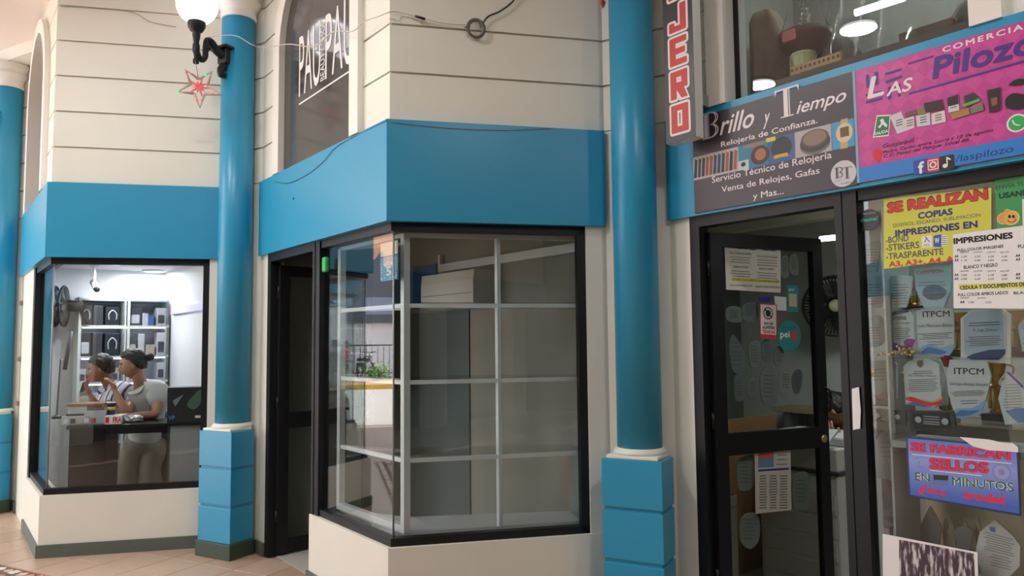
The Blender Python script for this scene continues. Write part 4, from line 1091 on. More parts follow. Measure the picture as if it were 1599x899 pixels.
# crumpled foil
rb = random.Random(3); bm = bmesh.new(); bmesh.ops.create_icosphere(bm, subdivisions=3, radius=1)
for v in bm.verts:
    k_ = 1 + .35 * (rb.random() - .5); v.co = Vector((v.co.x * .075 * k_, v.co.y * .05 * k_, v.co.z * .035 * k_ + .032))
b = B().bm(bm); fo = b.make('crumpled_wrap', mat('foil', '#b9b9c0', .3, metal=.3), None, F1.M(.30, F1.px(208, 650, .30)[0], ZCT)); tag(fo, 'crumpled silver plastic wrap lying on the lit counter', 'wrapper')
# headset carton
w = span(259, 316, 630, .22) / 2
vb = thing('headset_box', 'dark headset carton with blue letters VP at the right end of the lit counter', 'box', F1.M(.22, F1.px(289, 652, .22)[0], ZCT))
hh = F1.px(260, 605, .22)[1] - ZCT
B().bbox(-w, w, 0, .14, 0, hh, .004).make('carton', mat('headset_black', '#22272b', .35, var=.3, scale=12), vb)
txt(vb, 'VP', -w * .92, -w * .55, .02, .055, -.001, mat('vp_blue', '#3f8fd8', .4), bold=.02); txt(vb, 'GAMER', -w * .5, -w * .1, .03, .045, -.001, M_PAPER) if False else None
B().flat(ccw([(-w * .7, hh * .62), (-w * .1, hh * .8), (-w * .55, hh * .45)]), -.001).make('triangle_print', mat('vp_grey', '#7d878c', .4), vb)
B().flat(smooth_poly([(w * .1, hh * .5), (w * .6, hh * .85), (w * .95, hh * .9), (w * .9, hh * .6), (w * .5, hh * .35)]), -.001).make('green_print', mat('vp_green', '#4f6a5c', .4), vb)
B().flat([(w * .55, .03), (w * .9, .03), (w * .9, .05), (w * .55, .05)], -.001).make('label_print', M_PAPER, vb)
tr = thing('wire_tray', 'black wire letter tray standing behind the headset carton', 'tray', F1.M(.42, F1.px(303, 620, .42)[0], ZCT))
b = B()
for z in (.0, .12): b.tube([(-.09, 0, z + .12), (.1, 0, z + .12), (.1, .15, z + .12), (-.09, .15, z + .12), (-.09, 0, z + .12)], .005, 5)
for xx in (-.09, .1):
    for yy in (0, .15): b.tube([(xx, yy, 0), (xx, yy, .26)], .005, 5)
b.make('wire_frame', M_INK, tr)
B().box(-.085, .095, .01, .14, .125, .13).make('paper_sheets', mat('teal_paper', '#8fb5b8', .5), tr)
dv = thing('card_reader', 'small grey payment device standing at the right end of the lit counter', 'device', F1.M(.5, F1.px(313, 600, .5)[0], ZCT))
B().bbox(-.05, .05, 0, .06, 0, .25, .008).make('device_body', mat('device_grey', '#3f434a', .4), dv)
B().flat([(-.035, .17), (-.005, .17), (-.005, .22), (-.035, .22)], -.001).make('screen', M_PAPER, dv)
# ================================================================== PRINT SHOP BEHIND THE RIGHT BAY
gP = .066                                                   # posters stuck on the outside of the pane
def poster(name, label, pts, m, cat='poster', pl=S3P, dep=gP, mname='sheet'):
    t = thing(name, label, cat, pl.M()); q = ppoly(pl, dep, pts); B().slab(q, dep, dep + .0012).make(mname, m, t); return t
def lines(parent, pl, dep, x0, x1, y0, y1, n, m, jit=.25, slope=0.0, th=1.0, name='fine_print'):
    """rows of print too small to read, in one part"""
    b = B(); rr = random.Random(int(x0 * 7 + y0))
    for i in range(n):
        y = y0 + (y1 - y0) * i / max(1, n - 1); c = (x0 + x1) / 2; w = (x1 - x0) / 2 * (1 - jit * rr.random())
        b.flat(ccw([pl.px(c - w, y - w * slope, dep), pl.px(c + w, y + w * slope, dep), pl.px(c + w, y + w * slope + th, dep), pl.px(c - w, y - w * slope + th, dep)]), dep)
    o = b.make(name, m, parent); return tag(o, kind='stuff')
d1_ = gP - .0006
# ---- yellow poster
M_YEL = mat('yellow_poster', '#d3d34a', .45, var=.12, scale=3)
yp = poster('copy_poster', 'yellow poster headed SE REALIZAN COPIAS stuck on the print shop pane', ((1380, 311), (1548, 293), (1548, 398), (1380, 420)), M_YEL)
M_REDL = mat('poster_red', '#d0382f', .5)
ptxt(yp, S3P, d1_, 'SE REALIZAN', (1385, 331), (1544, 315), 313, M_INK, bold=.085); ptxt(yp, S3P, d1_ - .0004, 'SE REALIZAN', (1386, 330), (1543, 314.5), 314, M_REDL, bold=.06)
ptxt(yp, S3P, d1_, 'COPIAS', (1433.5, 341.4), (1488, 336), 331, M_NAVY, bold=.04)
ptxt(yp, S3P, d1_, 'DISEÑOS, ESCANEO, SUBLIMACION', (1395, 353.5), (1531, 341.5), 346, M_GREYINK)
ptxt(yp, S3P, d1_, 'IMPRESIONES EN', (1398, 367.6), (1527, 357.5), 357, M_NAVY, bold=.04)
for s_, l, r, t in (('-BOND', (1383.5, 379), (1419, 377), 369), ('-STIKERS', (1383.5, 391.4), (1436, 388), 381), ('-TRASPARENTE', (1383.5, 404), (1473.5, 399.4), 394)):
    ptxt(yp, S3P, d1_, s_, l, r, t, M_GREYINK, bold=.02)
ptxt(yp, S3P, d1_, 'A3, A3+, A4, A', (1388, 416.7), (1490, 411), 407, M_REDL, bold=.04)
pflat(yp, S3P, d1_, ((1439, 369), (1455, 367), (1456, 385), (1440, 387)), M_PAPER, 'document_icon'); ptxt(yp, S3P, d1_ - .0004, 'PDF', (1443, 385), (1452, 384), 381.5, M_GREYINK); ptxt(yp, S3P, d1_ - .0004, 'λ', (1443, 379), (1453, 377), 370, M_GREYINK)
pflat(yp, S3P, d1_, ((1468, 368), (1479, 367), (1479, 383), (1468, 384)), M_PAPER, 'document_icon'); pflat(yp, S3P, d1_ - .0004, ((1457.5, 368), (1470, 365.5), (1470, 386), (1457.5, 385)), mat('word_blue', '#2a5aa8', .4), 'document_icon')
ptxt(yp, S3P, d1_ - .0008, 'W', (1459.5, 380), (1467, 379), 371.5, M_PAPER, bold=.03)
lines(yp, S3P, d1_ - .0004, 1471, 1478, 369, 381, 5, M_NAVY, 0, -.05, .9)
# ---- white price list
wp = poster('price_list', 'white price list headed IMPRESIONES overlapping the yellow poster', ((1488, 366), (1660, 344), (1660, 482), (1489, 481)), M_PAPER, dep=gP - .003)
d2_ = gP - .0036
ptxt(wp, S3P, d2_, 'IMPRESIONES', (1489, 379.6), (1582, 374), 370, M_INK, bold=.05)
ptxt(wp, S3P, d2_, 'FULL COLOR IMÁGENES', (1495, 391.5), (1567, 388), 386, M_INK, bold=.02)
ptxt(wp, S3P, d2_, 'BLANCO Y NEGRO', (1505, 419), (1558, 417), 413.5, M_INK, bold=.02)
q_ = ppoly(S3P, d2_, ((1497, 444), (1650, 438), (1650, 449), (1497, 451)))
B().flat(q_, d2_).make('highlight_band', mat('highlighter', '#d9dc5a', .5), wp)
ptxt(wp, S3P, d2_ - .0004, 'CEDULA Y DOCUMENTOS DE IDENTIDAD', (1499, 450), (1648, 446.5), 444, M_INK, bold=.03)
ptxt(wp, S3P, d2_, 'FULL COLOR AMBOS LADOS', (1496, 462), (1574, 460), 457, M_INK, bold=.02)
ptxt(wp, S3P, d2_, 'FULL COLOR', (1590, 386.5), (1640, 384), 381, M_INK, bold=.02); ptxt(wp, S3P, d2_, 'BLANCO', (1583, 459.5), (1620, 458), 455, M_INK, bold=.02)
for y, cols in ((395, ('UNIDADES', 'DOCENAS', 'CIENTOS', 'MILLAR')), (424.5, ('UNIDADES', 'DOCENAS', 'CIENTOS', 'MILLAR')), (466.5, ('UNIDADES', 'DOCENAS'))):
    for i, c in enumerate(cols): x = 1499 + (21 if y < 460 else 27) * i; ptxt(wp, S3P, d2_, c, (x, y), (x + 14, y - .6), y - 2.4, M_GREYINK)
for y, a, v in ((402, 'A4', ('0.500', '0.350', '0.250', '0.200')), (408, 'A3', ('1.0', '0.900', '0.800', '0.700')), (431, 'A4', ('0.200', '0.150', '0.100', '0.080')), (437, 'A3', ('0.400', '0.300', '0.250', '0.200')), (473.5, 'A4', ('0.300', '0.250'))):
    ptxt(wp, S3P, d2_, a, (1490.5 if y < 460 else 1499, y), (1496.5 if y < 460 else 1506, y - .2), y - 4, M_INK, bold=.04)
    for i, c in enumerate(v): x = (1501 if y < 460 else 1512) + (21 if y < 460 else 27) * i; ptxt(wp, S3P, d2_, c, (x, y), (x + 9, y - .3), y - 3, M_GREYINK)
    if y < 460: ptxt(wp, S3P, d2_, a, (1586, y - 1), (1593, y - 1.3), y - 5, M_INK, bold=.04)
# ---- green poster
gp = poster('green_poster', 'green poster reading ENVIA TU with a smiling face at the top of the pane', ((1553, 281), (1690, 258), (1690, 336), (1557, 357)), mat('poster_green', '#3f9a56', .45), dep=gP)
M_DGRN = mat('dark_green_ink', '#123a22', .5)
ptxt(gp, S3P, d1_, 'ENVÍA TU', (1555, 296), (1602, 289.5), 288, M_DGRN); ptxt(gp, S3P, d1_, 'USANDO', (1560, 311), (1620, 302), 302, M_DGRN, bold=.05)
for cx, cy, r_, c in ((1567, 341, 9.5, '#dba24a'), (1573, 331, 5, '#dba24a'), (1579, 340, 12, '#e5b25a')):
    s_, z_ = S3P.px(cx, cy, d1_); rr = abs(S3P.px(cx + r_, cy, d1_)[0] - s_); k_ = (12 - r_) * .00003
    B().flat(ellipse(s_, z_, rr * 1.1, rr * 1.1), d1_ + k_).make('emoji_edge', mat('emoji_edge', '#efe0a8', .5), gp); B().flat(ellipse(s_, z_, rr, rr), d1_ - .0004 + k_).make('emoji_face', mat('emoji_' + c, c, .5), gp)
for ex in (1576.5, 1582.5):
    s_, z_ = S3P.px(ex, 338, d1_ - .001); B().flat(ellipse(s_, z_, .005, .007, 10), d1_ - .001).make('emoji_eye', M_INK, gp)
s_, z_ = S3P.px(1580, 345, d1_ - .001)
B().tube([(s_ + .014 * cos(t), d1_ - .001, z_ + .008 - .012 * sin(t)) for t in [pi * i / 8 for i in range(9)]], .0018, 4).make('emoji_smile', M_REDL, gp)
pflat(gp, S3P, d1_, ((1596, 311), (1690, 294), (1690, 340), (1597, 353)), M_PAPER, 'white_panel')
# ---- round black sticker
s_, z_ = S3P.px(1357, 343, gP); rr = S3P.px(1374, 343, gP)[0] - s_
dn = thing('round_sticker', 'round black sticker reading deuna on the print shop pane', 'sticker', S3P.M())
B().flat(ellipse(s_, z_, rr, rr), gP).make('disc', mat('sticker_black', '#1d1a22', .35), dn)
B().flat(ccw([(s_ - rr * .9, z_ - rr * .5), (s_ - rr * .95, z_ - rr * 1.12), (s_ - rr * .3, z_ - rr * .9)]), gP).make('speech_tail', mat('sticker_black', '#1d1a22', .35), dn)
txt(dn, 'deuna!', s_ - rr * .8, s_ + rr * .8, z_ - rr * .15, z_ + rr * .25, gP - .0006, mat('deuna_teal', '#2fa59a', .4), bold=.04)
txt(dn, 'TAMBIEN ACEPTAMOS', s_ - rr * .6, s_ + rr * .6, z_ + rr * .55, z_ + rr * .64, gP - .0006, M_PAPER)
lines(dn, S3P, gP - .0006, 1349, 1366, 351, 355, 2, M_GREYINK, .2, -.1, .8)
# ---- blue stamp poster, hung crooked
bp = poster('stamp_poster', 'crooked blue poster headed SE FABRICAN SELLOS with a torn white corner', ((1414.5, 681), (1590, 697), (1595, 806), (1418.5, 774.5)), mat('poster_navy_edge', '#27325e', .4), dep=gP)
def grad_blue():
    m = bpy.data.materials.new('poster_blue_fade'); m.use_nodes = True; nt = m.node_tree; b = nt.nodes['Principled BSDF']
    tc = nt.nodes.new('ShaderNodeTexCoord'); sp = nt.nodes.new('ShaderNodeSeparateXYZ'); mr = nt.nodes.new('ShaderNodeMapRange'); cr = nt.nodes.new('ShaderNodeValToRGB')
    mr.inputs[1].default_value = .92; mr.inputs[2].default_value = 1.2
    e = cr.color_ramp.elements; e[0].color = srgb('#4668c0'); e[1].color = srgb('#4a5fc4'); x = e.new(.5); x.color = srgb('#8d9fdd')
    nt.links.new(tc.outputs['Object'], sp.inputs[0]); nt.links.new(sp.outputs[2], mr.inputs[0]); nt.links.new(mr.outputs[0], cr.inputs[0]); nt.links.new(cr.outputs[0], b.inputs['Base Color']); b.inputs['Roughness'].default_value = .4
    return m
pflat(bp, S3P, d1_, ((1417.5, 684), (1587, 699.5), (1592, 802), (1421.5, 772)), grad_blue(), 'blue_ground')
pflat(bp, S3P, d1_ - .0012, ((1498, 682), (1545, 686), (1560, 690), (1582, 692), (1590, 698), (1590, 706), (1566, 704), (1545, 703), (1520, 697)), M_PAPER, 'torn_corner')
M_PRED = mat('stamp_red', '#d8365a', .5); d3_ = d1_ - .0004
for w_, l, r, t in (('SE FABRICAN', (1421, 704), (1579, 719), 689), ('SELLOS', (1451, 732), (1545, 740), 714)):
    ptxt(bp, S3P, d3_, w_, l, r, t, mat('dark_red_edge', '#7a1230', .5), tilt=True, bold=.075); ptxt(bp, S3P, d3_ - .0003, w_, l, r, t, M_PRED, tilt=True, bold=.045)
pflat(bp, S3P, d3_, ((1424, 708.5), (1580, 723), (1580, 724.2), (1424, 709.6)), M_PAPER, 'rule_line'); pflat(bp, S3P, d3_, ((1452, 733.5), (1533, 742), (1533, 743.2), (1452, 734.6)), M_PAPER, 'rule_line')
M_GRNL = mat('stamp_green', '#2d6a55', .5)
for w_, l, r, t in (('EN', (1429.6, 749), (1452, 752), 737), ('MINUTOS', (1487, 757), (1583, 768), 743.5)):
    ptxt(bp, S3P, d3_, w_, l, r, t, M_PAPER, tilt=True, bold=.05); ptxt(bp, S3P, d3_ - .0003, w_, l, r, t, M_GRNL, tilt=True, bold=.015)
ptxt(bp, S3P, d3_, 'Shiny', (1448, 772.5), (1480, 777), 760, M_PRED, tilt=True, shear=.2, bold=.04); ptxt(bp, S3P, d3_, 'trodat', (1503, 779), (1572, 788), 765, M_PRED, tilt=True, bold=.06)
for i in range(5):
    cx, cy = ((1436, 768), (1439, 762), (1444, 759), (1443, 765), (1440, 770))[i]; s_, z_ = S3P.px(cx, cy, d3_); B().flat(ellipse(s_, z_, .006, .009, 10), d3_).make('petal_mark', M_PRED, bp)
s_, z_ = S3P.px(1564, 737, d3_)
for r_, m in ((.034, mat('stamp_ring', '#8a86c0', .5)), (.028, mat('stamp_in', '#9aa2da', .5)), (.012, mat('stamp_ring', '#8a86c0', .5))): B().flat(ellipse(s_, z_, r_, r_), d3_ - (.04 - r_) * .01).make('round_stamp_print', m, bp)
pflat(bp, S3P, d3_, ((1457, 741), (1481, 742), (1480, 750), (1458, 749)), mat('stamp_black', '#2a2c30', .5), 'hand_stamp_print'); lines(bp, S3P, d3_, 1456, 1481, 751, 755, 2, M_GREYINK, .1, .12, .8)
for i in range(4): cx, cy = ((1432, 715), (1435, 722), (1441, 731), (1436, 728))[i]; s_, z_ = S3P.px(cx, cy, d3_); B().flat(ellipse(s_, z_, .007, .004, 8, i), d3_).make('small_stamp_print', mat('stamp_ring', '#8a86c0', .5), bp)
# ---- photo print low on the pane
pp_ = poster('photo_print', 'white edged print of dark purple streaks low on the print shop pane', ((1378, 833), (1526, 862), (1530, 960), (1379, 960)), M_PAPER)
def streak():
    m = bpy.data.materials.new('purple_streaks'); m.use_nodes = True; nt = m.node_tree; b = nt.nodes['Principled BSDF']
    tc = nt.nodes.new('ShaderNodeTexCoord'); mp = nt.nodes.new('ShaderNodeMapping'); mp.inputs['Scale'].default_value = (60, 1, 12)
    n = nt.nodes.new('ShaderNodeTexNoise'); n.inputs['Scale'].default_value = 1.0; n.inputs['Detail'].default_value = 6
    cr = nt.nodes.new('ShaderNodeValToRGB'); e = cr.color_ramp.elements; e[0].position = .5; e[0].color = srgb('#4a3440'); e[1].position = .62; e[1].color = srgb('#d8d2d4')
    nt.links.new(tc.outputs['Object'], mp.inputs[0]); nt.links.new(mp.outputs[0], n.inputs[0]); nt.links.new(n.outputs[0], cr.inputs[0]); nt.links.new(cr.outputs[0], b.inputs['Base Color']); return m
pflat(pp_, S3P, d1_, ((1404, 842), (1521, 864), (1524, 955), (1404, 955)), streak(), 'picture')
# ---- white tape remains on the mullion
t_ = poster('tape_patch', 'torn strip of white paper left on the black door mullion', ((1330, 607), (1341, 604), (1344, 640), (1343, 669), (1332, 671), (1331, 640)), M_PAPER, cat='paper', dep=.026)
# ---- glass shelves behind the pane
sh = []
for i, (y, dd) in enumerate(((481, .16), (557, .16), (655, .16))):
    z = S3P.px(1450, y, dd)[1]
    sh.append(z)
gs = thing('glass_shelf_rack', 'rack of clear glass shelves carrying the awards behind the print shop pane', 'shelf', S3P.M())
for z in sh: B().box(1.17, 2.0, .11, .36, z - .008, z).make('glass_shelf', M_GLASSC, gs)
zc3 = S3P.px(1450, 690, .16)[1]
B().box(1.17, 2.0, .11, .42, zc3 - .03, zc3).make('lower_shelf', mat('grey_shelf', '#8b9290', .4), gs)
B().box(1.17, 2.0, .11, .40, ZS + .04, ZS + .06).make('bottom_shelf', mat('grey_shelf', '#8b9290', .4), gs)
B().box(1.17, 1.18, .11, .36, ZS + .06, 2.2).make('side_stay', M_GREYAL, gs)
B().box(1.17, 2.0, .44, .45, ZS + .06, zc3 - .03).make('rear_board', mat('cream_board', '#c2b797', .6), gs)
# ---- awards
M_ACR = mat('acrylic_award', '#bcc7c6', .2, spec=.6); M_ACR2 = mat('acrylic_blue', '#a5bdc9', .2, spec=.6); M_ACRG = mat('acrylic_grey', '#9aa3a3', .2)
M_WAVE = mat('award_blue', '#3d70ae', .3); M_WAVEL = mat('award_skyblue', '#7ba6cf', .3); M_PURP2 = mat('award_purple', '#5b2a86', .3); M_MAG = mat('award_magenta', '#8c2f86', .3); M_NAV2 = mat('award_navy', '#2b3a66', .3)
AG = 'acrylic awards in the print shop'
def award(label, pts, m=M_ACR, dep=.17, pl=S3P, sm=0, head=None, name_=None, rows=None, th=.012, base=None, group=AG, extra=()):
    t = thing('acrylic_award', label, 'award', pl.M(), group)
    q = ppoly(pl, dep, pts)
    if sm: q = smooth_poly(q, sm)
    B().slab(q, dep, dep + th).make('award_plate', m, t)
    e = dep - .001
    if head: ptxt(t, pl, e, head[0], head[1], head[2], head[3], head[4] if len(head) > 4 else M_INK, bold=.01)
    if name_: ptxt(t, pl, e, name_[0], name_[1], name_[2], name_[3], M_GREYINK, shear=.3)
    if rows: 
        for r in (rows if isinstance(rows, list) else [rows]): lines(t, pl, e, *r[:5], M_GREYINK, .3, r[5] if len(r) > 5 else -.04, .9)
    for i, (pp, mm, s_) in enumerate(extra): pflat(t, pl, e - .0005 * (i + 1), pp, mm, 'printed_wave', s_)
    if base: 
        xs = [v[0] for v in q]; z0 = min(v[1] for v in q); B().bbox(min(xs) + .01, max(xs) - .01, dep - .025, dep + .045, z0 - base, z0 + .004, .004).make('award_base', mat('award_base_dark', '#2e3436', .3), t)
    return t
award('slim fin shaped clear award under the black round sticker', ((1345, 386), (1360, 377), (1375, 375), (1369, 424), (1348, 425)), sm=0, rows=(1350, 1369, 389, 415, 7))
award('pale tapering award left of its twin on the top glass shelf', ((1348, 434), (1366, 430), (1383, 431), (1381, 455), (1375, 480), (1355, 480), (1350, 455)), rows=(1353, 1379, 444, 474, 8))
award('pale tapering award beside the CAMPEON award on the top glass shelf', ((1384, 432), (1404, 429), (1424, 431), (1422, 455), (1415, 480), (1393, 480), (1386, 455)), rows=(1389, 1419, 444, 474, 8))
award('broad pale blue award reading CAMPEON with an oval picture', ((1427, 420), (1484, 413), (1485, 450), (1474, 480), (1443, 481), (1430, 452)), M_ACR2, sm=0, head=('CAMPEÓN', (1431, 430), (1473, 424), 423, M_RED), rows=(1433, 1477, 440, 445, 2),
      extra=((((1440, 457), (1448, 446), (1465, 445), (1478, 455), (1470, 466), (1450, 467)), mat('award_photo', '#5a6470', .4, var=.6, scale=60), 4),))
award('teal edged droplet award low beside the black mullion', ((1352, 504), (1365, 492), (1377, 497), (1382, 519), (1377, 537), (1360, 541), (1353, 525)), sm=4, rows=(1355, 1377, 511, 532, 6), extra=((((1354, 536), (1364, 531), (1378, 536), (1372, 541), (1360, 542)), mat('award_teal', '#6fb0b8', .3), 3),))
award('award with navy and purple swooshes headed amma', ((1385, 496), (1393, 486), (1418, 484), (1425, 494), (1428, 531), (1418, 547), (1396, 546), (1388, 533)), head=('amma', (1393, 500.5), (1415, 498), 495), name_=('Ing. Sara Campos', (1391, 508), (1421, 505), 504), rows=(1390, 1422, 512, 528, 6),
      extra=((((1385, 503), (1387, 491), (1400, 485), (1416, 484), (1419, 487), (1400, 491), (1388, 496)), M_NAV2, 3), (((1388, 538), (1395, 534), (1408, 540), (1420, 538), (1416, 546), (1398, 547)), M_PURP2, 3), (((1411, 533), (1418, 529), (1427, 530), (1426, 539), (1416, 543)), M_MAG, 3)))
award('upper grey award headed ITPCM with a blue wave foot', ((1431, 490), (1438, 482), (1488, 480), (1490, 543), (1482, 555), (1435, 554)), head=('ITPCM', (1441, 496), (1483, 493.5), 486.5), name_=('Luis Machuca Bravo', (1434, 512), (1487, 508.5), 507), rows=[(1434, 1488, 520, 528, 4), (1446, 1476, 533, 537, 2)],
      extra=((((1434, 552), (1440, 541), (1455, 538), (1470, 542), (1489, 537), (1488, 546), (1480, 554), (1455, 553)), M_WAVEL, 3), (((1438, 551), (1448, 542), (1462, 544), (1478, 549), (1470, 553), (1450, 551)), M_WAVE, 3)))
award('large framed award with a blue bordered octagon under the price list', ((1500, 497), (1516, 484.5), (1565, 482), (1579, 492), (1578, 568), (1500, 563)), mat('award_white', '#cfd0c8', .25), dep=.19, name_=('Dr. Jorge Zambrano', (1519, 520), (1558, 517), 514), rows=[(1514, 1560, 503, 507, 2), (1510, 1563, 525, 536, 4)],
      extra=((((1504.5, 497), (1518, 486), (1560, 484), (1571, 495), (1571, 551), (1560, 562), (1518, 561), (1506, 551)), M_ACR2, 0), (((1508, 558), (1520, 552), (1545, 546), (1570, 545), (1570, 552), (1560, 561.5), (1519, 561)), M_NAV2, 0)))
# print of the octagon must lie over it
t_ = [o for o in COL.objects if o.name.startswith('acrylic_award') and 'octagon' in str(o.get('label'))][0]
ptxt(t_, S3P, .19 - .004, 'Dr. Jorge Zambrano', (1519, 520), (1558, 517), 514, M_GREYINK, shear=.3); lines(t_, S3P, .19 - .004, 1512, 1562, 503, 507, 2, M_INK, .2, -.04, 1); lines(t_, S3P, .19 - .004, 1510, 1564, 525, 538, 5, M_GREYINK, .3, -.04, .9)
award('round pale teal award half cut off at the end of the shelf', ((1590, 512), (1598, 500), (1612, 498), (1622, 520), (1612, 548), (1598, 545)), M_ACR2, sm=4, rows=(1596, 1614, 512, 535, 4))
award('award with red flowers along its foot beside the mullion', ((1353, 570), (1359, 563), (1394, 562), (1400, 569), (1400, 622), (1355.5, 622)), base=.03, rows=(1360, 1392, 576, 592, 4),
      extra=((((1357, 621), (1362, 613), (1370, 617), (1379, 611), (1386, 615), (1398, 608), (1399, 621)), mat('award_flowers', '#b8636a', .4, var=.6, scale=90), 0),))
award('award with a red and gold wave and a crest at its head', ((1410.5, 572), (1420, 563), (1452, 560), (1466, 569), (1470.5, 629), (1459.5, 636), (1414, 631)), rows=[(1424, 1458, 579, 582, 2), (1416, 1465, 592, 610, 7)], name_=('Sra. Shirley Velasco', (1418, 590), (1462, 588), 585),
      extra=((((1414, 623), (1422, 619), (1438, 624), (1455, 628), (1470, 623), (1470, 629), (1460, 633), (1438, 632)), M_RED, 3), (((1440, 623), (1455, 626), (1470, 619), (1470, 623), (1455, 628.5)), mat('award_gold', '#c9a24a', .3), 3), (((1416, 630), (1428, 628), (1445, 633), (1456, 634), (1440, 635)), M_WAVE, 3), (((1432, 563), (1441, 562), (1441, 570), (1437, 574), (1432, 570)), mat('crest_brown', '#7a5a4a', .4), 0)))
award('lower barrel shaped award headed ITPCM with a blue wave foot', ((1483, 561.5), (1541, 563), (1547.6, 587), (1540, 621.5), (1529, 649), (1492, 653), (1480, 610), (1478, 587)), dep=.15, head=('ITPCM', (1490, 586), (1536.6, 583), 576), name_=('Santiago Arteaga Vasquez', (1484, 605), (1543, 601), 599), rows=[(1484, 1540, 610, 617, 4), (1497, 1530, 625, 629, 2)],
      extra=((((1489, 640), (1503, 637), (1520, 636), (1539, 624), (1534, 638), (1528, 648), (1495, 652)), M_WAVEL, 3), (((1491, 648), (1500, 640), (1512, 641), (1530, 640), (1515, 648), (1500, 650)), M_WAVE, 3)))
award('pointed leaf shaped award with a dark blue foot', ((1558.6, 622), (1565, 597), (1574.5, 580), (1590, 594), (1607, 612), (1606, 660), (1569.6, 663)), dep=.15, rows=(1567, 1597, 600, 640, 10), extra=((((1570, 580), (1576, 581), (1598, 602), (1598, 607)), M_PURP2, 0), (((1571, 642), (1585, 637), (1604, 637), (1603, 659), (1590, 660), (1580, 652)), M_WAVE, 0)))
award('grey house shaped clear award below the small black name plate', ((1366, 745), (1362, 695), (1376, 674), (1392, 676), (1409, 695), (1406, 735), (1392, 750)), M_ACRG, dep=.2, rows=(1372, 1402, 690, 712, 4), group=AG)
award('vase shaped grey award standing under the crooked blue poster', ((1440, 850), (1436, 822), (1444, 805), (1452, 790), (1460, 803), (1469, 822), (1466, 852)), mat('award_smoke', '#777a76', .25), dep=.26)
award('cup shaped grey award beside the vase shaped one', ((1497, 858), (1487, 828), (1497, 823), (1511, 822), (1520, 829), (1514, 858)), mat('award_smoke', '#777a76', .25), dep=.26)
for i, (a, b_) in enumerate(((1474, 811), (1483, 812), (1505, 810), (1525, 812))):
    award(('slim bent edge award next to the vase shaped one', 'second slim bent edge award between vase and cup awards', 'slim pointed award behind the cup shaped one', 'slim pointed award behind the big speckled sheet award')[i], ((a, 853), (a - 3, 830), (a + 1, a % 3 + 808), (a + 6, 822), (a + 9, 852)), mat('award_amber', '#8d8468', .3), dep=.29)
award('white pointed award with dense print at the low right of the pane', ((1523, 862), (1530, 830), (1554, 811.5), (1581, 836), (1593, 852), (1592, 885), (1570, 905), (1535, 905)), mat('award_white2', '#c2c4c0', .25), dep=.14, rows=[(1535, 1585, 836, 862, 8, .25), (1545, 1580, 868, 885, 5, .25)], extra=((((1545, 822), (1554, 823), (1554, 831), (1546, 829)), M_WAVE, 0),))
# black name plates
for lb, a, b_, c, d in (('small black name plate with a silver edge under the flower award', (1358, 636), (1414, 642), (1414, 664), (1359, 656)), ('large black name plate in a dark stand on the glass shelf', (1418, 641), (1488, 641), (1494, 671), (1421.5, 673))):
    t = thing('name_plate', lb, 'name plate', S3P.M(), 'black name plates among the awards')
    q = ppoly(S3P, .14, (a, b_, c, d)); B().slab(q, .14, .155).make('plate_stand', mat('plate_dark', '#2b2b2b', .3), t)
    cx = sum(v[0] for v in q) / 4; cz = sum(v[1] for v in q) / 4
    B().flat([(cx + (v[0] - cx) * .8, cz + (v[1] - cz) * .75) for v in q], .139).make('plate_face', mat('plate_black', '#101012', .25), t)
    w = (max(v[0] for v in q) - min(v[0] for v in q))
    for sg in (-1, 1): B().flat(ellipse(cx + sg * w * .28, cz, w * .07, w * .07), .138).make('silver_seal', M_ACR, t)
    for i in range(4): B().flat([(cx - w * .17, cz + .016 - i * .011), (cx + w * .17, cz + .016 - i * .011), (cx + w * .17, cz + .019 - i * .011), (cx - w * .17, cz + .019 - i * .011)], .138).make('engraved_line', M_ACR, t)
# ---- trophies
M_GOLD = mat('trophy_gold', '#c79a3e', .28, metal=.75); M_GOLD2 = mat('trophy_gold_light', '#d9bd78', .3, metal=.6)
def trophy(label, x, yb, yt, dep):
    s_, z0 = S3P.px(x, yb, dep); z1 = S3P.px(x, yt, dep)[1]; lv_ = sorted(sh + [zc3]); z0 = min(lv_, key=lambda q: abs(q - z0)); up_ = [q for q in lv_ if q > z0 + .05]; h = min(max(.16, z1 - z0), (up_[0] - z0 - .02) if up_ else 9)
    t = thing('trophy', label, 'trophy', S3P.M(dep, s_, z0), 'gold trophies behind the awards')
    B().bbox(-.05, .05, -.03, .03, 0, h * .12, .004).make('trophy_base', mat('trophy_base', '#3a3230', .3), t)
    n = 12; prof = [(.022, h * .12), (.026, h * .16), (.018, h * .2), (.02, h * .55), (.028, h * .58), (.014, h * .62), (.018, h * .68), (.04, h * .8), (.05, h * .95), (.052, h), (.045, h), (.03, h * .8)]
    b = B().lathe(prof, 10, smooth=False); b.make('cup', M_GOLD, t)
    for sg in (-1, 1): B().tube(smooth_line([(sg * .045, 0, h * .95), (sg * .075, 0, h * .9), (sg * .065, 0, h * .76), (sg * .03, 0, h * .7)]), .005, 6).make('handle', M_GOLD2, t)
    for i in range(4):
        a = 2 * pi * i / 4; B().tube([(.024 * cos(a), .024 * sin(a), h * .2), (.024 * cos(a), .024 * sin(a), h * .55)], .006, 6).make('column_rib', M_GOLD2, t)
    return t
trophy('gold trophy showing between the CAMPEON award and its neighbour', 1428, 500, 436, .31)
trophy('gold trophy standing left of the large octagon award', 1497, 560, 470, .31)
trophy('gold trophy standing right of the large octagon award', 1588, 590, 470, .31)
trophy('tall gold trophy between the lower ITPCM award and the leaf award', 1556, 655, 560, .31)
trophy('small gold trophy behind the red and gold wave award', 1478, 655, 590, .31)
trophy('small gold trophy left of the upper ITPCM award', 1404, 557, 520, .31)
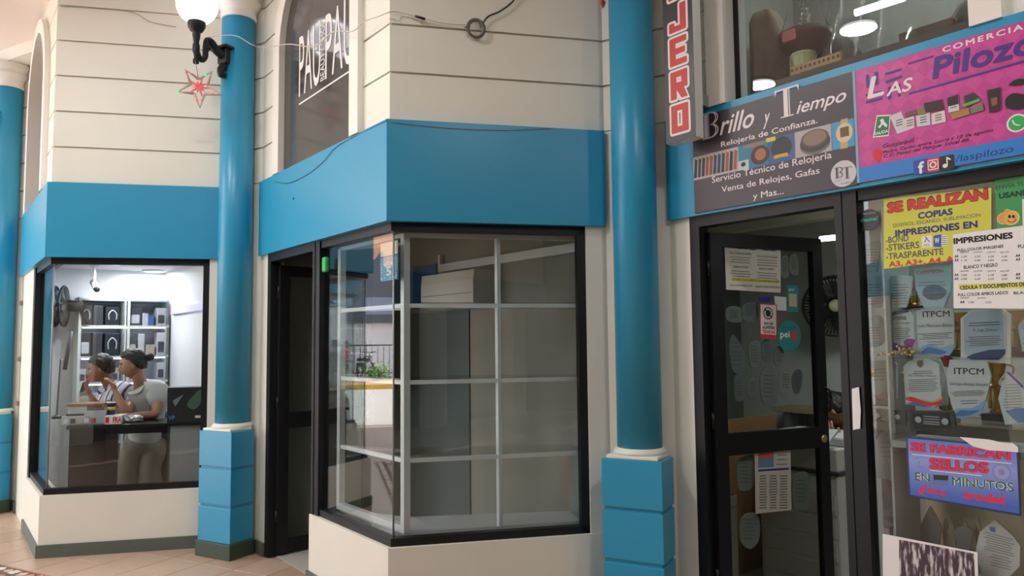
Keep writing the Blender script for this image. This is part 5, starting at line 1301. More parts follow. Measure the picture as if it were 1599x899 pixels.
tri = poster('white_card', 'plain white card leaning behind the red and gold wave award', ((1458, 560), (1468, 565), (1483, 600), (1481, 632), (1462, 634)), M_PAPER, cat='card', dep=.22)
rd = poster('red_rosette', 'dark red ribbon bunch between the two ITPCM awards', ((1468, 558), (1480, 553), (1490, 560), (1486, 575), (1474, 572)), M_RED, cat='rosette', dep=.3)
b = B()
for i in range(60): b.ball((random.gauss(0, .012), random.gauss(0, .008), -.16 * i / 60 + .08), .007, 6, 4)
s_, z_ = S3P.px(1406, 597, .26); g = b.make('bead_garland', M_GOLD2, None, S3P.M(.26, s_, z_)); tag(g, 'string of shiny gold beads hanging between two awards', 'garland', kind='stuff')
b = B()
for i in range(40): b.ball((random.gauss(0, .05), random.gauss(0, .012), abs(random.gauss(0, .015))), .007, 6, 4)
s_, z_ = S3P.px(1402, 555, .14); g = b.make('bead_pile', M_GOLD2, None, S3P.M(.14, s_, z_)); tag(g, 'small pile of gold beads on the glass shelf edge', 'beads', kind='stuff')
# ================================================================== things stuck on the open door
LP3 = HINGE[3]; dl = -.0215; dp = -.006
def dpost(name, label, pts, m, cat='sticker', dep=dp): return poster(name, label, pts, m, cat, LP3, dep)
dp1 = dpost('door_price_list', 'white price list headed IMPRESIONES and COPIAS on the open glass door', ((1131, 373), (1219, 380), (1219, 457), (1134, 452)), mat('door_paper', '#cfccc4', .6), 'poster')
e_ = dp - .0008
ptxt(dp1, LP3, e_, 'IMPRESIONES', (1137, 387), (1180, 391), 380, M_INK, bold=.04, tilt=True); ptxt(dp1, LP3, e_, 'COPIAS', (1191, 391), (1211, 392.5), 385, M_INK, bold=.04, tilt=True)
for w_, l, r, t in (('FULL COLOR IMAGENES', (1140, 396), (1173, 398.5), 392.5), ('FULL COLOR IMAGENES', (1182, 401), (1214, 403.5), 397.5), ('BLANCO Y NEGRO', (1146, 418), (1169, 419), 414.5), ('BLANCO Y NEGRO', (1186, 421), (1209, 422), 417.5), ('FULL COLOR AMBOS LADOS', (1141, 446.5), (1175, 447.5), 443.5), ('BLANCO Y NEGRO AMBOS LADOS', (1180, 448.5), (1217, 450), 445.5)):
    ptxt(dp1, LP3, e_, w_, l, r, t, M_GREYINK, bold=.01, tilt=True)
pflat(dp1, LP3, e_, ((1142, 433), (1217, 437), (1217, 442), (1142, 438)), mat('highlighter', '#d9dc5a', .5), 'highlight_band'); ptxt(dp1, LP3, e_ - .0003, 'CEDULA Y DOCUMENTOS DE IDENTIFICACION', (1143, 437.5), (1216, 441.5), 434, M_INK, bold=.02, tilt=True)
for x0_, y0_ in ((1139, 401), (1181, 406), (1139, 423), (1181, 426)): lines(dp1, LP3, e_, x0_, x0_ + 34, y0_, y0_ + 8, 3, M_GREYINK, .2, .06, 1)
ns = dpost('admission_sign', 'white and red notice reading NO SE ADMITEN with a crossed circle on the open door', ((1186, 473.5), (1213.5, 475), (1213.5, 529), (1187, 527)), mat('notice_red', '#b8343c', .5), 'sign')
pflat(ns, LP3, e_, ((1187.5, 475), (1212, 476.5), (1212, 523), (1188.2, 521)), mat('notice_white', '#d8c8c8', .6), 'notice_ground')
s_, z_ = LP3.px(1199.5, 489, e_ - .0004); rr = .036
for r_, m in ((1, M_INK), (.82, mat('notice_white', '#d8c8c8', .6)), (.55, mat('plate_dark', '#2b2b2b', .3))): B().flat(ellipse(s_, z_, rr * r_, rr * r_), e_ - .0004 - (1 - r_) * .001).make('crossed_circle', m, ns)
B().flat(ccw([(s_ - .03, z_ + .024), (s_ - .024, z_ + .03), (s_ + .03, z_ - .024), (s_ + .024, z_ - .03)]), e_ - .0012).make('cross_bar', M_INK, ns)
for w_, l, r, t, m in (('NO SE', (1193, 507), (1207, 507.6), 502.5, M_INK), ('ADMITEN', (1190.5, 513.5), (1209.5, 514.2), 508.5, M_INK), ('TIENDAS', (1190, 520.5), (1210.5, 521.3), 515, mat('notice_red', '#b8343c', .5))): ptxt(ns, LP3, e_ - .0004, w_, l, r, t, m, bold=.04, tilt=True)
ps = thing('oval_sticker', 'round teal payment sticker reading pei on the open door', 'sticker', LP3.M())
s_, z_ = LP3.px(1233, 524, dp); rx = LP3.px(1251, 524, dp)[0] - s_
B().slab(ellipse(s_, z_, rx, rx), dp, dp + .001).make('disc', mat('sticker_teal', '#2d8088', .4), ps)
txt(ps, 'pei', s_ - rx * .8, s_ + rx * .0, z_ - rx * .25, z_ + rx * .3, e_, M_PAPER, bold=.02); B().flat(ellipse(s_ + rx * .4, z_ - .0, rx * .34, rx * .34), e_).make('apple_mark', mat('pei_red', '#b0504a', .4), ps)
txt(ps, 'Paga aquí', s_ - rx * .55, s_ + rx * .55, z_ + rx * .5, z_ + rx * .62, e_, M_NAVY); txt(ps, 'CON PEIGO', s_ - rx * .5, s_ + rx * .5, z_ - rx * .62, z_ - rx * .5, e_, M_INK, bold=.02) if False else None
qs = dpost('payment_sticker', 'teal payment sticker with a blank tan square on the open door', ((1228.6, 445), (1246, 446), (1247, 487), (1229.6, 486)), mat('sticker_teal', '#2d8088', .4))
pflat(qs, LP3, e_, ((1232, 458), (1244, 459), (1244.5, 479), (1232.5, 478)), mat('tan_square', '#bda88c', .5), 'tan_square'); txt(qs, 'pei', *(lambda a, b_: (a[0], b_[0], a[1], a[1] + .02))(LP3.px(1232, 455, e_), LP3.px(1240, 455.5, e_)), e_, M_PAPER)
dpost('pale_notice', 'small pale notice sheet beside the teal square sticker', ((1209, 462), (1228, 464), (1228, 485), (1211, 484)), mat('pale_sheet', '#c9cfcf', .6), 'paper')
bs = dpost('navy_sticker', 'small navy blue sticker above the red bordered notice', ((1185, 463), (1204, 464), (1201, 472), (1187, 471)), M_NAVY)
lo = dpost('flyer', 'printed flyer with a red and blue picture on the lower door pane', ((1178, 678), (1234, 678), (1236, 796), (1180, 802)), mat('flyer_grey', '#b4b0a6', .6), 'flyer')
pflat(lo, LP3, e_, ((1184, 684), (1208, 683), (1208, 715), (1184, 716)), mat('flyer_red', '#b0583e', .5), 'picture_print'); pflat(lo, LP3, e_, ((1184, 716), (1208, 715), (1208, 729), (1184, 730)), mat('flyer_blue', '#5a7ea0', .5), 'picture_print')
s_, z_ = LP3.px(1196, 697, e_ - .0004); B().flat(ccw([(s_ - .015, z_ + .03), (s_ + .015, z_ + .03), (s_ + .006, z_ - .005), (s_ + .004, z_ - .04), (s_ - .004, z_ - .04), (s_ - .006, z_ - .005)]), e_ - .0004).make('trophy_print', mat('gold_print', '#c9a23c', .4), lo)
pflat(lo, LP3, e_, ((1184, 733), (1232, 730), (1232, 733), (1184, 736)), M_NAVY, 'headline_bar')
for x in (1185, 1201, 1217): lines(lo, LP3, e_, x, x + 13, 742, 792, 13, M_GREYINK, .3, -.04, 1.6)
lines(lo, LP3, e_, 1211, 1231, 688, 724, 6, M_GREYINK, .3, -.04, 1.2)
DG = 'awards behind the open door glass'
daw = [('curved fin shaped award low on the door glass beside the frame', ((1141, 560), (1139, 540), (1144, 522), (1155, 535), (1163, 552), (1162, 585), (1146, 580)), M_ACR2), ('egg shaped award with a red foot behind the door glass', ((1170, 560), (1169, 540), (1177, 531), (1187, 535), (1187, 560), (1180, 575), (1173, 572)), M_ACR),
       ('arch topped award under the admission notice', ((1190, 555), (1189, 540), (1197, 529), (1206, 540), (1206, 560), (1198, 566)), M_ACRG), ('slender award beside the oval teal sticker', ((1209, 560), (1211, 545), (1217, 540), (1224, 550), (1221, 568), (1213, 570)), M_ACRG),
       ('slim rounded award nearest the door frame on the lower rail', ((1148, 620), (1147, 590), (1154, 584), (1162, 590), (1162, 622), (1152, 626)), M_ACR), ('small rounded award between two taller ones on the door rail', ((1169, 618), (1168, 595), (1176, 590), (1182, 597), (1181, 618)), M_ACR),
       ('large pointed award in the middle of the door glass', ((1190, 625), (1187, 600), (1189, 582), (1199, 572), (1212, 585), (1215, 605), (1212, 630), (1198, 632)), M_ACR), ('square award with a green stripe on the door rail', ((1218, 612), (1218, 582), (1228, 580), (1234, 585), (1232, 616)), M_ACRG), ('fin shaped award beside the lock stile of the door', ((1240, 612), (1237, 590), (1244, 577), (1252, 580), (1252, 600), (1247, 614)), M_ACRG),
       ('slim award at the top of the door behind the price list', ((1219, 430), (1219, 405), (1226, 398), (1231, 405), (1231, 432)), M_ACR2), ('taller ribbed award at the top of the door behind the price list', ((1234, 425), (1233, 402), (1240, 396), (1246, 404), (1246, 428)), M_ACR),
       ('box shaped clear award under the price list corner', ((1159, 498), (1159, 478), (1172, 472), (1182, 474), (1182, 500)), M_ACR2), ('pale oblong award in the left corner of the door glass', ((1136, 500), (1136, 480), (1156, 480), (1158, 502)), M_ACRG),
       ('leaf shaped award low behind the lower door pane', ((1153, 760), (1151, 725), (1160, 713), (1176, 712), (1176, 758), (1160, 766)), mat('award_dim', '#8f8d84', .3)), ('round shouldered award beside the flyer on the lower pane', ((1239, 790), (1238, 748), (1250, 737), (1263, 742), (1264, 790), (1252, 796)), mat('award_dim', '#8f8d84', .3)), ('pointed award at the foot of the lower door pane', ((1157, 845), (1156, 815), (1166, 802), (1184, 804), (1186, 840), (1172, 857)), mat('award_dim', '#8f8d84', .3))]
for lb, pts, m in daw:
    cx = sum(p_[0] for p_ in pts) / len(pts); cy = sum(p_[1] for p_ in pts) / len(pts); hw = (max(p_[0] for p_ in pts) - min(p_[0] for p_ in pts)) * .33; hy = (max(p_[1] for p_ in pts) - min(p_[1] for p_ in pts)) * .3
    award(lb, pts, mat('door_award_%d' % (len(lb) % 3), ('#8f9692', '#a3aaa6', '#7f8a8c')[len(lb) % 3], .25), dep=.02, pl=LP3, sm=3, th=.006, group=DG, rows=(cx - hw, cx + hw, cy - hy, cy + hy * .8, 6, .05))
# ================================================================== inside the print shop
# tube light
p0, p1 = P3(S3P, 1281, 373, 1.3), P3(S3P, 1345, 367, 1.3)
tl = thing('tube_light', 'bright fluorescent tube under the ceiling of the print shop', 'light', Matrix.Translation((p0 + p1) / 2)); o_ = (p0 + p1) / 2
B().tube([p0 - o_, p1 - o_], .018, 10).make('tube', mat('tube_glow', '#ffffff', .4, emit='#f4fff8', estr=12), tl)
for e in (p0, p1): B().tube([e - o_, e - o_ + (e - o_) * .06], .022, 10).make('end_cap', M_BLACK, tl)
B().box(-.02, .02, -.02, .02, .02, 2.50 - o_.z).make('hanger', M_GREYAL, tl)
light('AREA', 'tube_glow_light', (o_.x, o_.y, o_.z - .05), 7, (.93, 1, .97), .5)
light('AREA', 'shelf_tube_light', S3P.at(1.6, .42, 2.5), 7, (.95, 1, .98), .6, size_y=.06)
# wall fan
pf = P3(S3P, 1303, 478, 2.38)
fan('cage_fan', 'large black caged fan on the far wall of the print shop', Matrix.Translation(pf) @ Matrix.Rotation(radians(-20), 4, 'Z'), .235)
# photocopier
cpy = thing('photocopier', 'pale grey photocopier standing behind the open print shop door', 'copier', S3P.M(1.02, S3P.px(1311, 800, 1.02)[0] - .55, 0))
M_COP = mat('copier_grey', '#c4c6c2', .45, var=.04)
B().bbox(0, .55, 0, .55, .03, .76, .012).make('cabinet_body', M_COP, cpy)
B().bbox(0, .55, .0, .5, .775, .92, .012).make('scanner_head', M_COP, cpy)
B().bbox(-.01, .56, -.01, .52, .757, .777, .004).make('dark_band', mat('copier_dark', '#35383a', .4), cpy)
B().bbox(.0, .55, .10, .5, .92, .98, .015).make('document_feeder', M_COP, cpy)
B().add([(.28, -.10, .93), (.52, -.10, .93), (.52, .08, 1.03), (.28, .08, 1.03), (.28, -.10, .915), (.52, -.10, .915), (.52, .08, 1.012), (.28, .08, 1.012)], [(0, 1, 2, 3), (7, 6, 5, 4), (0, 4, 5, 1), (1, 5, 6, 2), (2, 6, 7, 3), (3, 7, 4, 0)]).make('control_panel', mat('copier_panel', '#b9bcbc', .4), cpy)
for i, z in enumerate((.1, .24, .38, .52)):
    B().bbox(.02, .53, -.006, .0, z, z + .12, .004).make('paper_drawer', mat('copier_drawer', '#b9bbb7', .45), cpy)
    B().tube(smooth_line([(.44, -.005, z + .1), (.475, -.035, z + .085), (.5, -.035, z + .05), (.50, -.005, z + .03)]), .008, 6).make('drawer_handle', M_WHITE, cpy)
for x in (.06, .49): B().tube([(x, .06, 0), (x, .06, .03)], .025, 10).make('caster', M_BLACK, cpy)
# cardboard leaning behind the door
cb = thing('cardboard_panel', 'tall brown cardboard sheet leaning behind the lower door glass', 'cardboard', S3P.M())
B().box(-.32, -.30, .15, 1.5, .01, 1.05).make('sheet', mat('cardboard', '#8d6845', .8, var=.12, scale=5), cb)
wb = thing('white_tube_box', 'narrow white carton standing in front of the cardboard sheet', 'box', S3P.M(.62, -.12, 0))
B().bbox(-.05, .05, -.06, .06, .004, .62, .004).make('carton', mat('dull_white', '#a5a295', .7), wb)
B().bbox(-.052, .052, -.062, .062, .55, .62, .004).make('flap', mat('dull_white', '#a5a295', .7), wb)
# helmet and chair seat under the worktop
hp = P3(S3P, 1324, 790, 1.745)
hm = thing('motorbike_helmet', 'glossy black helmet lying on a box beyond the photocopier', 'helmet', Matrix.Translation((hp.x, hp.y, .32)))
prof = [(.11, 0), (.145, .05), (.15, .11), (.135, .18), (.10, .225), (.05, .248), (.001, .252)]
B().lathe(prof, 24).make('shell', mat('helmet_black', '#141416', .12, coat=.6), hm)
B().tube([(.152 * cos(t), .152 * sin(t), .10) for t in [radians(-110 + 180 * i / 12) for i in range(13)]], .012, 6).make('visor_rim', M_GREYAL, hm)
bxh = thing('low_box', 'low dark carton under the black helmet', 'box', Matrix.Translation((hp.x, hp.y, 0)))
B().bbox(-.12, .12, -.12, .12, .003, .32, .01).make('carton', mat('dark_carton', '#4c443a', .7), bxh)
# worktop with small goods at the far wall
wt = thing('worktop', 'pale worktop along the far wall of the print shop', 'table', S3P.M(2.30, .75, 0))
B().bbox(-1.6, 1.2, 0, .31, .98, 1.02, .005).make('table_top', mat('worktop_wood', '#b9a689', .5), wt)
for x in (-1.5, 1.12):
    for y in (.02, .24): B().bbox(x, x + .05, y, y + .05, .003, .98, .004).make('leg', M_GREYAL, wt)
gcol = [('red', '#b03a34'), ('gold', '#b8923e'), ('green', '#3f6a4a'), ('white', '#cfcfcb'), ('blue', '#3a5a8c'), ('black', '#26262a'), ('orange', '#c2703a')]
for i in range(9):
    n_, c = gcol[i % 7]; x = 1281 + i * 7
    s_, z_ = S3P.px(x, 600, 2.42); h = .10 + .05 * random.random()
    if i % 3 == 1:
        t = thing('small_bottle', '%s ink bottle in the clutter on the far worktop' % n_, 'bottle', S3P.M(2.42, s_, 1.02), 'clutter on the far worktop')
        B().lathe([(.03, 0), (.032, .01), (.032, h * .7), (.014, h * .85), (.014, h)], 14).make('bottle_body', mat('clutter_' + n_, c, .4), t); B().lathe([(.016, h), (.016, h + .02), (.001, h + .022)], 12).make('cap', M_BLACK, t)
    elif i % 3 == 0:
        t = thing('rosette_box', '%s rosette box in the clutter on the far worktop' % n_, 'box', S3P.M(2.42, s_, 1.02), 'clutter on the far worktop')
        B().bbox(-.04, .04, -.03, .03, 0, h * .8, .004).make('carton', mat('clutter_' + n_, c, .4), t); B().ball((0, 0, h * .85), .028, 10, 7, (1, 1, .6)).make('bow', mat('clutter_red', '#b03a34', .4), t)
    else:
        t = thing('small_cup_trophy', '%s cup in the clutter on the far worktop' % n_, 'cup', S3P.M(2.42, s_, 1.02), 'clutter on the far worktop')
        B().lathe([(.028, 0), (.028, .012), (.008, .02), (.008, h * .5), (.035, h * .75), (.038, h)], 14).make('cup_body', mat('clutter_' + n_, c, .35), t)
tripod = thing('phone_tripod', 'thin black tripod standing on the far worktop', 'tripod', S3P.M(2.5, S3P.px(1286, 590, 2.5)[0], 1.02))
for i in range(3): a = 2 * pi * i / 3; B().tube([(0, 0, .2), (.05 * cos(a), .05 * sin(a), 0)], .004, 5).make('leg', M_INK, tripod)
B().tube([(0, 0, .2), (0, 0, .27)], .005, 6).make('stem', M_INK, tripod)
# ================================================================== upper window of the right-hand bay
UD = .45
M_SACK = mat('brown_sack', '#6f6052', .8, var=.35, scale=9, bump=.5, bscale=14)
def blob(name, label, cat, x, y, dep, rx, ry, rz, m, seed=1, n=4, amp=.25, sub=4):
    s_, z_ = S3P.px(x, y, dep); rg = random.Random(seed); bm = bmesh.new(); bmesh.ops.create_icosphere(bm, subdivisions=sub, radius=1)
    ph = [(Vector((rg.uniform(-1, 1), rg.uniform(-1, 1), rg.uniform(-1, 1))) * n, rg.random() * 6) for _ in range(7)]
    for v in bm.verts:
        k_ = 1 + amp * sum(sin(v.co.dot(d) + o) for d, o in ph) / 4; v.co = Vector((v.co.x * rx * k_, v.co.y * ry * k_, v.co.z * rz * k_))
    o = B().bm(bm, True).make(name, m, None, S3P.M(dep, s_, z_)); return tag(o, label, cat)
def standing(name, label, cat, x, ytop, dep, rx, ry, m, seed, amp=.12):
    """draped upright bundle standing on the upper room floor"""
    s_, zt_ = S3P.px(x, ytop, dep); h = zt_ - 2.962; rg = random.Random(seed); n = 28; b = B(); prof = [(.75, 0), (.95, .1), (1, .35), (.92, .6), (.7, .82), (.45, .95), (.05, 1.0)]
    vs = []; fs = []
    for r, z in prof:
        for j in range(n):
            t = 2 * pi * j / n; k_ = 1 + amp * sin(5 * t + z * 3 + seed) + amp * .6 * sin(11 * t + seed * 2); vs.append((rx * r * k_ * cos(t), ry * r * k_ * sin(t), h * z))
    for i in range(len(prof) - 1):
        for j in range(n): fs.append((i * n + j, i * n + (j + 1) % n, (i + 1) * n + (j + 1) % n, (i + 1) * n + j))
    fs += [tuple(range(n - 1, -1, -1)), tuple(range((len(prof) - 1) * n, len(prof) * n))]
    return tag(b.add(vs, fs, True).make(name, m, None, S3P.M(dep, s_, 2.962)), label, cat)
standing('brown_sack', 'large dull brown wrapped bundle at the end of the upper window', 'sack', 1192, 15, .42, .15, .12, M_SACK, 2)
standing('dark_bundle', 'dark shaggy bundle behind the hanging basket in the upper window', 'sack', 1308, 58, .55, .12, .1, mat('dark_bundle', '#2c2d33', .8, var=.3, scale=20, bump=.6, bscale=30), 5)
standing('grey_bundle', 'grey plastic wrapped bundle at the right end of the upper window', 'sack', 1535, -15, .40, .13, .1, mat('grey_bundle', '#5b6066', .35, var=.3, scale=12, bump=.6, bscale=18), 8)
bk = thing('hanging_basket', 'dark red hanging bowl basket in the upper window', 'basket', S3P.M(.35, S3P.px(1257, 60, .35)[0], S3P.px(1257, 88, .35)[1]))
prof = [(.001, .0), (.06, .008), (.11, .04), (.135, .09), (.14, .125), (.132, .125), (.12, .09), (.05, .02), (.001, .015)]
B().lathe(prof, 28).make('bowl', mat('basket_maroon', '#4a3034', .5, var=.2), bk)
B().slab(rrect(-.05, .03, .055, .115, .01), -.142, -.125).make('red_label', mat('basket_red', '#9c3238', .4), bk)
for a in (0, 2.1, 4.2): B().tube([(.135 * cos(a), .135 * sin(a), .12), (0, 0, .55)], .003, 5).make('chain', M_GREYAL, bk)
b = B(); rg = random.Random(11)
for i in range(150):
    z = rg.uniform(.12, .6); a = rg.random() * 6.28; r0 = .012; l = rg.uniform(.02, .04); b.add([(r0 * cos(a), r0 * sin(a), z), (l * cos(a) , l * sin(a), z + rg.uniform(-.02, .02)), (l * cos(a + .15), l * sin(a + .15), z + .008)], [(0, 1, 2)])
tag(b.make('tinsel', mat('tinsel_silver', '#c9c4ae', .3, metal=.4), bk), kind='stuff')
pt = thing('plant_pot', 'pale yellow green flower pot in the upper window', 'pot', S3P.M(.30, S3P.px(1255, 100, .30)[0], 2.962))
hpt = S3P.px(1255, 84, .30)[1] - 2.962
B().lathe([(.04, 0), (.06, hpt * .92), (.064, hpt * .92), (.064, hpt), (.056, hpt), (.05, hpt * .8), (.001, hpt * .8)], 12, smooth=False).make('pot_body', mat('pot_green', '#bcc78c', .5), pt)
B().lathe([(.056, hpt * .82), (.001, hpt * .9)], 12).make('soil', mat('soil', '#3a2e26', .9), pt)
wsx0, wsx1 = S3P.px(1234, 118, .2)[0], S3P.px(1313, 98, .2)[0]
ws = thing('perforated_strip', 'tan wooden strip with a row of dark holes along the upper window sill', 'strip', S3P.M(.2, (wsx0 + wsx1) / 2, 2.962))
w = (wsx1 - wsx0) / 2
B().bbox(-w, w, 0, .03, 0, .075, .004).make('strip_board', mat('tan_wood', '#b59a68', .6, var=.15, scale=10), ws)
for i in range(11): B().flat(ellipse(-w + w * 2 * (i + .5) / 11, .052, .007, .009, 10), -.001).make('hole', M_INK, ws)
for i in range(7): B().flat([(-w + w * 2 * (i + .6) / 8, .008), (-w + w * 2 * (i + .95) / 8, .008), (-w + w * 2 * (i + .95) / 8, .03), (-w + w * 2 * (i + .6) / 8, .03)], -.001).make('orange_mark', mat('orange_mark', '#a8743c', .5), ws)
fl = thing('flat_parcel', 'flat brown parcel lying on the sill of the upper window', 'parcel', S3P.M(.3, S3P.px(1440, 62, .3)[0], 2.962))
B().bbox(-.1, .14, -.02, .12, 0, .10, .008).make('wrapping', mat('parcel_brown', '#5a4636', .7, var=.3, scale=12), fl); B().box(-.102, .142, .03, .045, -.001, .102).make('tape_band', mat('parcel_tape', '#b89a66', .4), fl)
# clear plastic sheeting hung in the upper window
b = B(); rg = random.Random(4); nx, nz = 40, 30; vs = []; fs = []
x0s, x1s = S3P.px(1280, 20, .28)[0], 1.62
for i in range(nx + 1):
    for j_ in range(nz + 1):
        x = x0s + (x1s - x0s) * i / nx; z = 3.0 + 1.2 * j_ / nz; vs.append((x, .28 + .03 * sin(9 * x + 4 * z) + .02 * sin(23 * x - 7 * z) + rg.uniform(-.006, .006), z))
for i in range(nx):
    for j_ in range(nz): a = i * (nz + 1) + j_; fs.append((a, a + nz + 1, a + nz + 2, a + 1))
b.add(vs, fs, True)
tag(b.make('plastic_sheet', glass_mat('clear_film', (.86, .9, .9), .10, .12, 1.0), None, S3P.M()), 'crinkled clear plastic sheet hung inside the upper window', 'plastic sheet')
# glowing discs standing in for mirrored corridor lamps; tube light of the upper room
zl = 4.45
def udisc(label, x, y, zc):
    p = on_z(x, y, zc)
    t = thing('lamp_reflection_disc', label, 'ceiling light', Matrix.Translation((p.x, p.y, zc)), 'discs standing for lamp reflections in the upper window')
    B().lathe([(.11, 0), (.112, -.012), (.001, -.014)], 24).make('diffuser', mat('reflection_glow', '#fff8e8', .4, emit='#fff4dc', estr=4), t); B().lathe([(.118, .0), (.118, -.008), (.111, -.01)], 24).make('rim', M_WHITE, t)
c0 = S3P.at(.8, 1.0); c1 = S3P.at(1.2, 1.1)
for lb, c in (('glowing disc standing for the lamp reflection in the left of the upper window', S3P.at(.55, 1.2, zl)), ('glowing disc standing for the lamp reflection in the middle of the upper window', S3P.at(1.25, 1.0, zl))):
    t = thing('lamp_reflection_disc', lb, 'ceiling light', Matrix.Translation(c), 'discs standing for lamp reflections in the upper window')
    B().lathe([(.11, 0), (.112, -.012), (.001, -.014)], 24).make('diffuser', mat('reflection_glow', '#fff8e8', .4, emit='#fff4dc', estr=4), t); B().lathe([(.118, .0), (.118, -.008), (.111, -.01)], 24).make('rim', M_WHITE, t)
light('AREA', 'upper_room_light', S3P.at(1.1, .9, 4.4), 14, (1, .97, .9), .5)
p0, p1 = P3(S3P, 1336, 20, .9), P3(S3P, 1412, -4, .9)
tu = thing('upper_tube_light', 'slim white tube light hanging in the upper window', 'light', Matrix.Translation((p0 + p1) / 2)); o_ = (p0 + p1) / 2
B().tube([p0 - o_, p1 - o_], .02, 10).make('tube', mat('tube_glow', '#ffffff', .4, emit='#f4fff8', estr=12), tu)
B().box(-.005, .005, -.005, .005, .02, ZC - o_.z).make('hanger', M_GREYAL, tu)
# ================================================================== EMPTY SHOP BEHIND THE MIDDLE BAY
F2 = FRONT[2]
ds = thing('display_stand', 'white aluminium display frame with glass shelves in the empty shop window', 'display stand', Q2.M())
# frame corners in the side-2 frame
def q2(p): v = Vector((p[0], p[1])) - Q2.o; return (v.dot(Q2.d), v.dot(Q2.n))
def f2(x, dep): c = F2.at(x, dep); return q2((c.x, c.y))
fx = [F2.px(633, 600, .14)[0], F2.px(779, 600, .14)[0], F2.px(907, 600, .14)[0]]
zr = [F2.px(770, 477, .14)[1], F2.px(770, 594, .14)[1], F2.px(770, 713, .14)[1]]
ZD0, ZD1 = ZS + .05, ZB - .06
def post(x, y, w=.016, z1=ZD1): return B().box(x - w, x + w, y - w, y + w, ZD0, z1)
A_ = [f2(x, .15) for x in fx]
for i, (x, y) in enumerate(A_): post(x, y, .02 if i == 0 else .013).make('post', M_WHITEAL, ds)
c3 = (1.20, .15); post(*c3, .02).make('post', M_WHITEAL, ds)
bk_ = [f2(fx[0] + .06, .5), f2(fx[2], .5)]
c4 = (A_[0][0] - .32, A_[0][1] + .2)
post(*c4, .012).make('post', M_WHITEAL, ds)
def rail(a, b_, z, t=.013, h=.012):
    a, b_ = Vector(a), Vector(b_); d = (b_ - a).normalized(); n = Vector((-d.y, d.x)) * t
    return B().prism([tuple(a - n), tuple(b_ - n), tuple(b_ + n), tuple(a + n)], z - h, z + h)
for z in zr + [ZD1]:
    rail(A_[0], A_[2], z).make('front_rail', M_WHITEAL, ds)
    rail(c3, A_[0], z).make('side_rail', M_WHITEAL, ds)
    rail(c3, c4, z, .009, .009).make('rear_rail', M_WHITEAL, ds)
for z in zr:
    B().prism(ccw([c3, A_[0], A_[2], f2(fx[2], .40), c4]), z + .013, z + .021).make('glass_shelf', M_GLASSC, ds)
rail(c3, A_[0], ZD0 + .02, .02, .02).make('side_rail', M_WHITEAL, ds)
B().prism(ccw([c3, A_[0], A_[2], f2(fx[2], .42), c4]), ZD0 - .02, ZD0).make('display_floor', mat('display_floor', '#b9bdbd', .3), ds)
# rail system on the right partition
b0 = (0.75, 1.22); b1 = (2.6, 1.22)
sr = thing('aluminium_rail', 'white aluminium rail fixed high along the partition of the empty shop', 'frame', Q2.M())
rail(b0, b1, 2.19, .02, .03).make('long_rail', M_WHITEAL, sr)
for x in (.75, 2.6): B().box(x - .015, x + .015, 1.205, 1.24, 2.16, 2.3).make('wall_bracket', M_WHITEAL, sr)
# air conditioner on the back wall
PW2 = Plane((SIDE[2].at(0, 1.25).x, SIDE[2].at(0, 1.25).y), (SIDE[2].d.x, SIDE[2].d.y))
ac = thing('air_conditioner', 'white split air conditioner high on the partition of the empty shop', 'air conditioner', PW2.M(0, 1.09, 1.85))
b = B(); prof = [(-.20, .02), (-.20, .20), (-.19, .27), (-.02, .28), (0, .28), (0, 0), (-.10, 0)]
n = len(prof); b.add([(-.36, y, z) for y, z in prof] + [(.36, y, z) for y, z in prof], [tuple(range(n)), tuple(range(2 * n - 1, n - 1, -1))] + [(i, (i + 1) % n, n + (i + 1) % n, n + i)[::-1] for i in range(n)])
b.make('casing', mat('ac_white', '#d8d6cc', .4), ac)
B().add([(-.34, -.20, .05), (.34, -.20, .05), (.34, -.12, .005), (-.34, -.12, .005)], [(0, 1, 2, 3)]).make('louvre', mat('ac_grey', '#8d8d88', .5), ac)
B().box(-.34, .34, -.203, -.2, .1, .106).make('seam', mat('ac_grey', '#8d8d88', .5), ac)
bp2 = thing('blue_panel', 'flat blue wall panel beside the air conditioner in the empty shop', 'panel', PW2.M(0, .48, 1.88))
B().box(-.18, .18, -.02, 0, 0, .36).make('panel_board', mat('panel_blue', '#2f5f9c', .5), bp2)
0 and light('AREA', 'empty_shop_fill_lamp', SIDE[2].at(1.6, .9, 2.45), 3, (1, .98, .93), .3)
# ================================================================== PEOPLE
def skin_mesh(nodes, edges, root, sub=2):
    names = list(nodes); idx = {n: i for i, n in enumerate(names)}
    me = bpy.data.meshes.new('sk'); me.from_pydata([tuple(nodes[n][0]) for n in names], [(idx[a], idx[b]) for a, b in edges], [])
    ob = bpy.data.objects.new('sk', me); COL.objects.link(ob)
    ob.modifiers.new('s', 'SKIN')
    sv = me.skin_vertices[0].data
    for n in names:
        r = nodes[n][1]; sv[idx[n]].radius = r if isinstance(r, tuple) else (r, r); sv[idx[n]].use_root = (n == root)
    m = ob.modifiers.new('d', 'SUBSURF'); m.levels = sub; m.render_levels = sub
    dg = bpy.context.evaluated_depsgraph_get(); dg.update()
    out = bpy.data.meshes.new_from_object(ob.evaluated_get(dg))
    bpy.data.objects.remove(ob)
    for p in out.polygons: p.use_smooth = True
    return out
def lerp(a, b, t): return a + (b - a) * t
